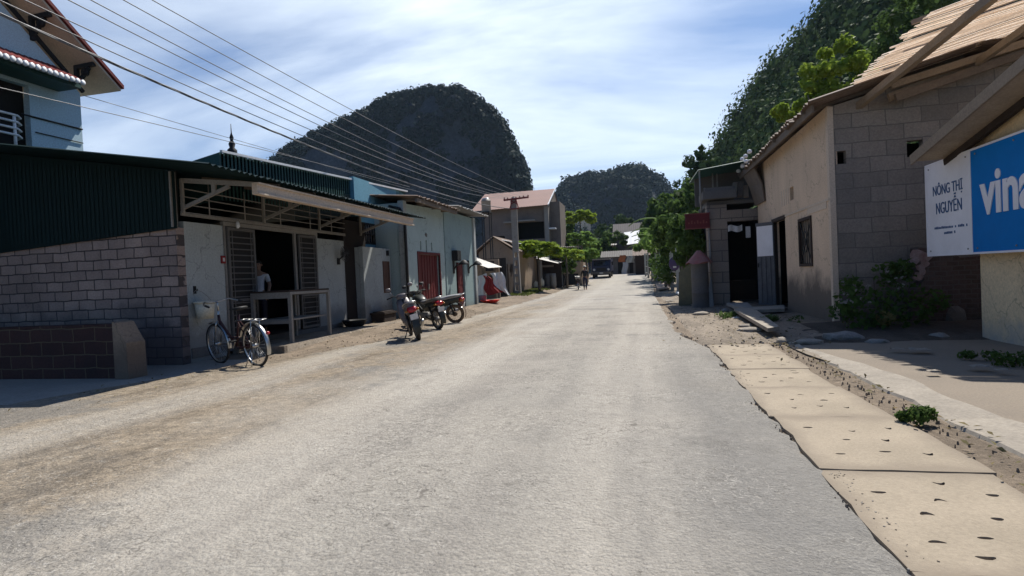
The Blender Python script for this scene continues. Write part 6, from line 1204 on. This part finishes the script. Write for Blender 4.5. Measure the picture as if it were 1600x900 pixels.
# ================================================================== PEOPLE
def figure(label, base, heading, h, arms, shirt, trouser, hat=None, group=None, sleeves='long', step=.12, lean=.0):
    """standing or walking figure: one continuous body mesh with clothes and hair or hat as children; local +x is forward"""
    t = h/1.70; V, E, Rr = [], [], []
    def v(p, r, par=None):
        V.append(Vector(p)*t); Rr.append(r*t if not isinstance(r, tuple) else (r[0]*t, r[1]*t))
        if par is not None: E.append((par, len(V)-1))
        return len(V)-1
    pel = v((0, 0, .92), (.13, .115)); wa = v((lean*.3, 0, 1.08), (.115, .10), pel); ch = v((lean*.7, 0, 1.28), (.15, .115), wa); sh_ = v((lean*.9, 0, 1.40), (.10, .09), ch); nk = v((lean+.01, 0, 1.48), .052, sh_); hd0 = v((lean+.02, 0, 1.55), (.072, .068), nk); hd1 = v((lean+.03, 0, 1.62), (.082, .09), hd0); hd2 = v((lean+.02, 0, 1.68), (.06, .07), hd1)
    arm_i, leg_i, hands = [], [], []
    for s_, (el, wr) in zip((1, -1), arms):
        a0 = v((lean*.9, s_*.17, 1.385), .056, sh_); a1 = v(el, .043, a0); a2 = v(wr, .031, a1); d = (Vector(wr)-Vector(el)).normalized(); a3 = v(Vector(wr)+d*.05, (.034, .022), a2); a4 = v(Vector(wr)+d*.09, (.03, .018), a3); arm_i.append((a0, a1, a2)); hands.append((s_, Vector(wr), d))
    for s_, st_ in ((1, step), (-1, -step)):
        l0 = v((0, s_*.09, .84), .088, pel); l1 = v((st_*.55+.03, s_*.095, .48), .058, l0); l2 = v((st_-.03, s_*.095, .09), .04, l1); l3 = v((st_+.06, s_*.10, .045), .038, l2); l4 = v((st_+.15, s_*.11, .03), .03, l3); leg_i.append((l0, l1, l2))
    vs, fs = skin(V, E, Rr, 0, 2); mb = MB(); mb.add(vs, fs, 0, True)
    hc = Vector((lean+.03, 0, 1.615))*t
    mb.add([hc+Vector(q)*t for q in ((.075, 0, .035), (.085, .016, -.02), (.108, 0, -.022), (.085, -.016, -.02), (.08, 0, -.03))], [(0, 1, 2), (0, 2, 3), (1, 4, 2), (2, 4, 3)], 0)
    for s_ in (1, -1):
        mb.lathe([(0, -.011*t), (.011*t, 0), (0, .011*t)], hc+Vector((.079, s_*.03, .018))*t, 8, 'z', 1); mb.lathe([(0, -.03*t), (.016*t, -.01*t), (.018*t, .012*t), (0, .03*t)], hc+Vector((-.005, s_*.088, .0))*t, 8, 'z', 0)
    mb.add([hc+Vector(q)*t for q in ((.084, .024, -.05), (.092, 0, -.046), (.084, -.024, -.05), (.090, 0, -.056))], [(0, 1, 3), (1, 2, 3)], 2)
    for s_, w_, d in hands:                                   # four fingers and a thumb, slightly curled
        side = d.cross(Vector((1, 0, 0.01))).normalized(); fw = side.cross(d).normalized()
        for k, (off, L_) in enumerate(((-.027, .062), (-.009, .072), (.009, .068), (.027, .052))):
            p0 = w_+d*.085+fw*off; p1 = p0+d*L_*.5+side*(-s_)*.004; p2 = p1+d*L_*.36-side*s_*.014; p3 = p2+d*L_*.2-side*s_*.016; mb.tube([q*t for q in (p0, p1, p2, p3)], [.0095*t, .009*t, .008*t, .006*t], 6)
        p0 = w_+d*.03+fw*.03; mb.tube([q*t for q in (p0, p0+d*.03+fw*.028, p0+d*.06+fw*.032, p0+d*.078+fw*.026)], [.012*t, .011*t, .0095*t, .007*t], 6)
    root = mb.build('person', [M['skin_tone'], M['hair'], M['red_door']]); root.location = base; root.rotation_euler = (0, 0, heading); tag(root, label, 'person', group)
    sv = [V[pel]+Vector((0, 0, -.03)), V[wa], V[ch], V[sh_]+Vector((0, 0, .01))]; sr_ = [(.150*t, .135*t), (.140*t, .122*t), (.168*t, .136*t), (.112*t, .10*t)]; se = [(0, 1), (1, 2), (2, 3)]
    for a0, a1, a2 in arm_i:
        k = len(sv); e = V[a2].lerp(V[a1], .08) if sleeves == 'long' else V[a1].lerp(V[a0], .25); sv += [V[a0], V[a1] if sleeves == 'long' else V[a0].lerp(V[a1], .5)] + [e]; sr_ += [.070*t, .057*t, .045*t if sleeves == 'long' else .055*t]; se += [(3, k), (k, k+1), (k+1, k+2)]
    vs, fs = skin(sv, se, sr_, 0, 2); o = MB().add(vs, fs, 0, True).build('shirt', shirt); o.parent = root
    tv = [V[pel]+Vector((0, 0, .05))*t, V[pel]+Vector((0, 0, -.06))*t]; tr = [(.138*t, .122*t), (.135*t, .12*t)]; te = [(0, 1)]
    for l0, l1, l2 in leg_i: k = len(tv); tv += [V[l0], V[l1], V[l2].lerp(V[l1], .1)]; tr += [.10*t, .074*t, .062*t]; te += [(1, k), (k, k+1), (k+1, k+2)]
    vs, fs = skin(tv, te, tr, 0, 2); o = MB().add(vs, fs, 0, True).build('trousers', trouser); o.parent = root
    hb = MB(); c = Vector((lean+.012, 0, 1.635))*t
    n = 18
    for i in range(8):
        pass
    hb.grid(n, 7, lambda u, v: c+Vector((math.cos(u*6.283)*.098*math.sin(.05+v*1.75)*(1 if math.cos(u*6.283) < .2 or v < .62 else .86), math.sin(u*6.283)*.093*math.sin(.05+v*1.75), .105*math.cos(.05+v*1.75)+(.05 if math.cos(u*6.283) > .3 and v > .7 else 0)))*t, 0, True); o = hb.build('hair', M['hair']); o.parent = root
    if hat:
        o = MB().lathe([(.17*t, .0), (.175*t, .008), (.105*t, .02), (.098*t, .075), (.05*t, .115), (0, .12)], Vector((lean+.012, 0, 1.665))*t, 24).build('hat', hat); o.parent = root
    return root
# shopkeeper in the doorway, seen from the street
ps = P(404, 440, Y=11.35)
figure('person in a white shirt standing inside the dark shop doorway', (ps.x, 11.35, .285), R(-60), 1.62, (((-.02, .24, 1.14), (.10, .20, .94)), ((-.02, -.24, 1.14), (.12, -.19, .95))), M['white_cloth'], M['navy'], sleeves='short', step=.03)
# person pushing a loaded bicycle, far down the road
pp_ = P(912, 451, Y=42); pz = zt(pp_.x, 42)+.03
figure('person in dark clothes and pale hat pushing a loaded bicycle along the road', (pp_.x+.12, 42, pz), R(88), 1.70, (((.10, .26, 1.12), (.34, .30, 1.0)), ((-.02, -.25, 1.13), (.14, -.24, .92))), M['black'], M['navy'], hat=M['cream'], step=.16, lean=.05)

# ================================================================== TWO WHEELERS
def ring(mb, c, R_, r, n=40, m=8, mi=0, squash=1.0):
    mb.tube([(c[0]+R_*math.cos(a), c[1], c[2]+R_*math.sin(a)) for a in np.linspace(0, 2*math.pi, n+1)[:-1]], r, m, mi, closed=True); return mb
def wheel(name, par, c, R_, r, tyre_m, rim_m, spokes=18, hub=.045, spoke_r=.0018, solid=0, rim_r=None):
    w_ = ring(MB(), c, R_-r, r).build(name, tyre_m, par, world=False); k = ring(MB(), c, R_-2*r+.004, rim_r or r*.55); k.lathe([(0, -.05), (hub, -.045), (hub, .045), (0, .05)], c, 14, 'y')
    for i in range(spokes if not solid else solid):
        a = 2*math.pi*i/(spokes if not solid else solid); s_ = .03 if i % 2 else -.03
        e = (c[0]+(R_-2*r)*math.cos(a+.12*(1 if i % 4 < 2 else -1)*(0 if solid else 1)), c[1], c[2]+(R_-2*r)*math.sin(a+.12*(1 if i % 4 < 2 else -1)*(0 if solid else 1)))
        k.tube([(c[0]+hub*math.cos(a), c[1]+s_*(0 if solid else 1), c[2]+hub*math.sin(a)), e], spoke_r if not solid else .016, 5)
    k.build('rim', rim_m, w_, world=False); return w_
def loft(mb, secs, n=14, mi=0):
    """secs: (x, z centre, half width, half height, exponent) cross sections along x"""
    vs = []
    for (x, zc, hw, hh, e) in secs:
        for k in range(n):
            a = 2*math.pi*k/n; ca, sa = math.cos(a), math.sin(a); vs.append((x, hw*math.copysign(abs(ca)**e, ca), zc+hh*math.copysign(abs(sa)**e, sa)))
    m_ = len(secs); mb.add(vs, [(i*n+k, i*n+(k+1) % n, (i+1)*n+(k+1) % n, (i+1)*n+k) for i in range(m_-1) for k in range(n)]+[tuple(range(n-1, -1, -1)), tuple((m_-1)*n+k for k in range(n))], mi, True); return mb
def motorbike(label, rear, heading, lean, style, body, seat_m, dirty, group='motorbikes parked in front of the pale green house', rag=False):
    d = Vector((math.cos(heading), math.sin(heading), 0)); loc = Vector(rear)+d*.62
    t = thing('motorbike', label, 'motorbike', tuple(loc), group=group, tilt=(lean, 0, heading)); B_ = lambda mb, n, m, p=t: mb.build(n, m, p, world=False)
    rimm = M['dust_rim'] if dirty else M['steel']
    wheel('rear_wheel', t, (-.62, 0, .285), .285, .040, M['dust_rim'] if dirty else M['rubber'], rimm, 24 if dirty else 0, .07, .003, 0 if dirty else 6); wheel('front_wheel', t, (.62, 0, .285), .285, .034, M['rubber'], rimm, 24, .05, .003)
    b = MB(); b.tube([(.40, 0, .92), (.34, 0, .70), (.10, 0, .52), (-.15, 0, .50), (-.30, 0, .62), (-.66, 0, .72)], .025, 8)
    for s_ in (-1, 1): b.tube([(-.08, s_*.07, .38), (-.35, s_*.085, .31), (-.62, s_*.09, .285)], .02, 8); b.tube([(-.62, s_*.10, .30), (-.50, s_*.11, .64)], .028, 8)
    B_(b, 'frame', M['black'])
    b = MB()
    for s_ in (-1, 1): b.tube([(.62, s_*.07, .285), (.46, s_*.07, .72)], .022, 8)
    b.tube([(.46, -.08, .72), (.46, .08, .72)], .025, 8); b.tube([(.48, 0, .68), (.39, 0, .96)], .028, 8); B_(b, 'fork', M['chrome'])
    b = MB(); loft(b, [(.16, .36, .06, .05, .8), (.08, .36, .10, .10, .7), (-.08, .35, .12, .11, .7), (-.18, .37, .08, .08, .8)]); b.tube([(-.0, -.16, .27), (-.0, .16, .27)], .012, 6); b.lathe([(.05, -.16), (.09, -.14), (.09, -.08)], (-.06, 0, .35), 14, 'y'); B_(b, 'engine', M['steel'])
    b = MB(); b.tube([(.16, -.08, .38), (.18, -.12, .24), (.0, -.14, .20), (-.25, -.15, .23), (-.45, -.15, .30)], .02, 8); b.tube([(-.28, -.155, .24), (-.45, -.155, .30), (-.82, -.16, .42)], [.035, .05, .04], 12); B_(b, 'exhaust', M['chrome'])
    fen = lambda x, R_, a0, a1, w, o: [[(x+R_*math.cos(a), y, .285+R_*math.sin(a)+o) for y in (-w, 0, w)] for a in np.linspace(a0, a1, 12)]
    def fender(rows):
        mb = MB(); vs = [p for r_ in rows for p in (r_[0], (r_[1][0], r_[1][1], r_[1][2]+.015), r_[2])]; mb.add(vs, [(i*3+j, i*3+j+1, i*3+j+4, i*3+j+3) for i in range(len(rows)-1) for j in (0, 1)], 0, True); return mb
    B_(fender(fen(.62, .325, R(10), R(165), .055, 0)), 'front_fender', body); B_(fender(fen(-.62, .335, R(35), R(205), .07, .02)), 'rear_fender', M['dust_rim'] if dirty else M['bike_dark'])
    if style == 'step':
        b = MB(); loft(b, [(.44, .80, .05, .10, .8), (.40, .76, .16, .19, .6), (.34, .62, .19, .17, .6), (.28, .47, .15, .14, .7), (.22, .36, .08, .06, .8)]); loft(b, [(.30, .55, .05, .06, .7), (.05, .47, .06, .06, .7), (-.14, .52, .10, .09, .7)]); B_(b, 'leg_shield', body)
        b = MB(); loft(b, [(-.08, .56, .08, .08, .7), (-.25, .62, .12, .12, .6), (-.50, .67, .125, .11, .6), (-.72, .73, .10, .09, .7), (-.86, .78, .06, .05, .8)]); B_(b, 'tail_fairing', body)
        sz = .0
    else:
        b = MB(); loft(b, [(.36, .84, .05, .05, .8), (.30, .83, .13, .10, .7), (.12, .82, .155, .115, .7), (-.04, .76, .12, .08, .7), (-.10, .74, .07, .05, .8)]); B_(b, 'fuel_tank', body)
        b = MB(); loft(b, [(-.10, .58, .08, .09, .7), (-.30, .60, .12, .10, .6), (-.50, .64, .11, .08, .7), (-.70, .70, .09, .06, .8), (-.84, .74, .06, .04, .8)]); B_(b, 'side_panels', body); sz = -.01
    b = MB(); loft(b, [(-.02, .73+sz, .07, .03, .7), (-.10, .755+sz, .115, .045, .6), (-.30, .755+sz, .13, .05, .6), (-.45, .79+sz, .135, .05, .6), (-.70, .825+sz, .12, .045, .6), (-.86, .84+sz, .07, .03, .8)]); B_(b, 'seat', seat_m)
    b = MB(); b.tube([(-.45, .13, .80), (-.78, .135, .86), (-.93, .09, .88), (-.95, 0, .885), (-.93, -.09, .88), (-.78, -.135, .86), (-.45, -.13, .80)], .013, 8); B_(b, 'grab_rail', M['chrome'])
    b = MB(); loft(b, [(-.80, .72, .10, .06, .7), (-.88, .715, .105, .065, .6), (-.93, .70, .08, .04, .8)]); tl = B_(b, 'tail_light', M['tail_red'])
    for s_ in (-1, 1):
        b = MB(); loft(b, [(-.82, .70, .001, .001, 1), (-.86, .70, .03, .028, .8), (-.92, .695, .022, .02, .9)]); b.V = [(v[0], v[1]+s_*.125, v[2]) for v in b.V]; B_(b, 'indicator', mat('amber', (.45, .16, .02), (.4, .14, .02), rough=.2, bump=0))
    b = MB(); b.prism([(-.905, -.085, .50), (-.905, .085, .50), (-.935, .085, .62), (-.935, -.085, .62)], (-.006, 0, -.002)); pl_ = B_(b, 'number_plate', M['plate'])
    b = MB(); b.tube([(.36, .33, 1.0), (.33, .20, 1.03), (.38, .06, .98), (.38, -.06, .98), (.33, -.20, 1.03), (.36, -.33, 1.0)], .012, 8); hb_ = B_(b, 'handlebar', M['black'])
    for s_ in (-1, 1):
        B_(MB().tube([(.345, s_*.22, 1.025), (.36, s_*.345, .998)], .018, 8), 'grip', M['rubber'], hb_)
        b = MB(); b.tube([(.36, s_*.18, 1.03), (.37, s_*.24, 1.16)], .006, 6); loft(b, [(.355, 1.20, .03, .02, .8), (.37, 1.20, .06, .042, .7), (.385, 1.20, .03, .02, .8)]); k = len(b.V)-42
        b.V = b.V[:k]+[(v[0], v[1]+s_*.26, v[2]) for v in b.V[k:]]; B_(b, 'mirror', M['black'] if style != 'step' else M['bike_grey'])
    b = MB(); loft(b, [(.36, .99, .10, .05, .7), (.44, .97, .12, .075, .6), (.52, .93, .085, .06, .7)]); B_(b, 'headlight_cowl', body); B_(MB().lathe([(.075, .0), (.06, .025), (0, .035)], (.505, 0, .93), 14, 'x'), 'headlight', M['lens'])
    b = MB(); b.tube([(-.05, .10, .27), (-.10, .26, .02)], .011, 6); B_(b, 'side_stand', M['black'])
    return t
r1 = P(655, 531, Z=.03); motorbike('grey motorbike with red tail light and white plate, nearest the camera, leaning left', (r1.x, r1.y, zt(r1.x, r1.y)+.015), R(120), R(-13), 'step', M['bike_grey'], M['seat'], False)
r2 = P(686, 513, Z=.05); motorbike('dark motorbike with fuel tank in the middle of the three parked', (r2.x, r2.y, zt(r2.x, r2.y)+.015), R(140), R(-9), 'tank', M['bike_dark'], M['seat'], False)
r3 = P(712, 500.5, Z=.10); motorbike('dusty motorbike seen from its side with muddy spoked rear wheel and pale seat', (r3.x, r3.y, zt(r3.x, r3.y)+.015), R(183), R(-8), 'step', M['bike_dark'], mat('pale_seat', (.34, .34, .35), (.25, .25, .25), rough=.5), True)
# ---- bicycle by the shop wall
def bicycle(label, rear, heading, lean, frame_m, load=False, steer=0.0):
    d = Vector((math.cos(heading), math.sin(heading), 0)); loc = Vector(rear)+d*.52
    t = thing('bicycle', label, 'bicycle', tuple(loc), tilt=(lean, 0, heading)); B_ = lambda mb, n, m, p=t: mb.build(n, m, p, world=False)
    for nm, x in (('rear_wheel', -.52), ('front_wheel', .53)): wheel(nm, t, (x, 0, .33), .33, .019, M['rubber'], M['chrome'], 28, .03, .0022, rim_r=.013)
    b = MB(); b.tube([(.37, 0, .80), (.36, 0, .70), (-.02, 0, .30)], .020, 8); b.tube([(.38, 0, .68), (.22, 0, .44), (-.12, 0, .44)], .018, 8); b.tube([(-.02, 0, .29), (-.20, 0, .80)], .018, 8)
    for s_ in (-1, 1): b.tube([(-.02, s_*.03, .29), (-.52, s_*.06, .33)], .011, 6); b.tube([(-.17, s_*.02, .70), (-.52, s_*.06, .33)], .010, 6)
    B_(b, 'frame', frame_m)
    b = MB(); b.tube([(.36, 0, .86), (.39, 0, .70)], .019, 8)
    for s_ in (-1, 1): b.tube([(.39, s_*.03, .70), (.42, s_*.05, .62), (.53, s_*.05, .33)], .012, 6)
    B_(b, 'fork', M['chrome'])
    b = MB(); b.tube([(.36, 0, .84), (.345, 0, .98), (.37, 0, 1.0)], .014, 8); b.tube([(.14, .27, .97), (.24, .27, .99), (.36, .20, 1.03), (.39, .08, 1.01), (.39, -.08, 1.01), (.36, -.20, 1.03), (.24, -.27, .99), (.14, -.27, .97)], .011, 8); hb_ = B_(b, 'handlebar', M['chrome'])
    for s_ in (-1, 1): B_(MB().tube([(.10, s_*.27, .962), (.20, s_*.27, .985)], .016, 8), 'grip', M['rubber'], hb_)
    b = MB(); b.tube([(-.19, 0, .78), (-.215, 0, .86)], .013, 8); loft(b, [(.0, .88, .02, .015, .8), (-.10, .885, .04, .02, .7), (-.24, .895, .10, .03, .7), (-.34, .905, .09, .025, .8)]); B_(b, 'saddle', M['black'])
    def fend(x, a0, a1):
        mb = MB(); rows = [[(x+rr*math.cos(a), y, .33+rr*math.sin(a)) for y, rr in ((-.032, .352), (-.018, .364), (.018, .364), (.032, .352))] for a in np.linspace(a0, a1, 20)]; mb.add([p for r_ in rows for p in r_], [(i*4+j, i*4+j+1, i*4+j+5, i*4+j+4) for i in range(19) for j in range(3)], 0, True); return mb
    B_(fend(-.52, R(20), R(200)), 'rear_fender', M['chrome']); B_(fend(.53, R(60), R(190)), 'front_fender', M['chrome'])
    b = MB()
    for y in (-.07, .07): b.tube([(-.22, y, .725), (-.80, y, .725)], .007, 6); b.tube([(-.52, y, .33), (-.62, y, .725)], .006, 6)
    for x in (-.3, -.45, -.62, -.8): b.tube([(x, -.07, .725), (x, .07, .725)], .007, 6)
    B_(b, 'rear_rack', M['chrome'])
    b = MB(); loft(b, [(.06, .31, .012, .06, .8), (-.10, .31, .014, .065, .7), (-.48, .34, .012, .045, .8)]); b.V = [(v[0], v[1]-.045, v[2]) for v in b.V]; B_(b, 'chain_guard', frame_m)
    b = MB(); b.tube([(-.02, -.07, .29), (.10, -.075, .17)], .009, 6); b.tube([(-.02, .07, .29), (-.14, .075, .41)], .009, 6); cr_ = B_(b, 'crank', M['chrome']); B_(MB().box(.05, .15, -.16, -.075, .16, .18), 'pedal', M['rubber'], cr_); B_(MB().box(-.19, -.09, .075, .16, .40, .42), 'pedal', M['rubber'], cr_)
    b = MB(); b.tube([(-.50, .05, .31), (-.62, .16, .02)], .008, 6); b.tube([(-.50, .05, .31), (-.46, .17, .015)], .008, 6); B_(b, 'kickstand', M['chrome'])
    B_(MB().lathe([(0, -.02), (.026, -.015), (.026, .01), (0, .015)], (-.895, 0, .53), 12, 'x'), 'reflector', M['tail_red'])
    if load: 
        for s_ in (-1, 1): B_(loft(MB(), [(-.15, .6, .1, .12, .7), (-.35, .62, .15, .2, .7), (-.62, .62, .14, .19, .7), (-.8, .62, .08, .12, .8)]) if s_ < 0 else loft(MB(), [(-.2, .86, .1, .06, .8), (-.5, .9, .2, .14, .8), (-.78, .88, .1, .06, .8)]), 'load_bag', M['dark_wood'] if s_ < 0 else M['steel'])
    return t
rb_ = P(404, 572, Z=.02); bc = bicycle('old red bicycle with chrome fenders and rear rack parked by the shop wall', (rb_.x, rb_.y, zt(rb_.x, rb_.y)+.005), R(158), R(-6), M['bike_red']); bc.scale = (1.1, 1.1, 1.1); bc.location = bc.location + Vector((math.cos(R(163)), math.sin(R(163)), 0))*.05
pb2 = P(904, 450.5, Y=42.0); bicycle('loaded bicycle pushed by the person far down the road', (pb2.x, 41.7, zt(pb2.x, 42)+.03), R(93), R(0), M['black'], True)
# ------------------------------------------------------------------ the air between here and the hills
hz = bpy.data.materials.new('haze'); hz.use_nodes = True; t = hz.node_tree; t.nodes.clear()
ho = t.nodes.new('ShaderNodeOutputMaterial'); hv = t.nodes.new('ShaderNodeVolumePrincipled'); hv.inputs['Density'].default_value = HAZE; hv.inputs['Color'].default_value = (.55, .75, 1.0, 1); hv.inputs['Anisotropy'].default_value = .35
t.links.new(hv.outputs[0], ho.inputs['Volume'])
b = MB(); b.box(-950, 950, -80, 2100, -2.5, 260); solo('haze', b, hz, kind='stuff', label='thin bluish haze in the air towards the far hills', cat='haze')
S.cycles.volume_bounces = 0; S.cycles.volume_step_rate = 4; S.cycles.volume_max_steps = 64
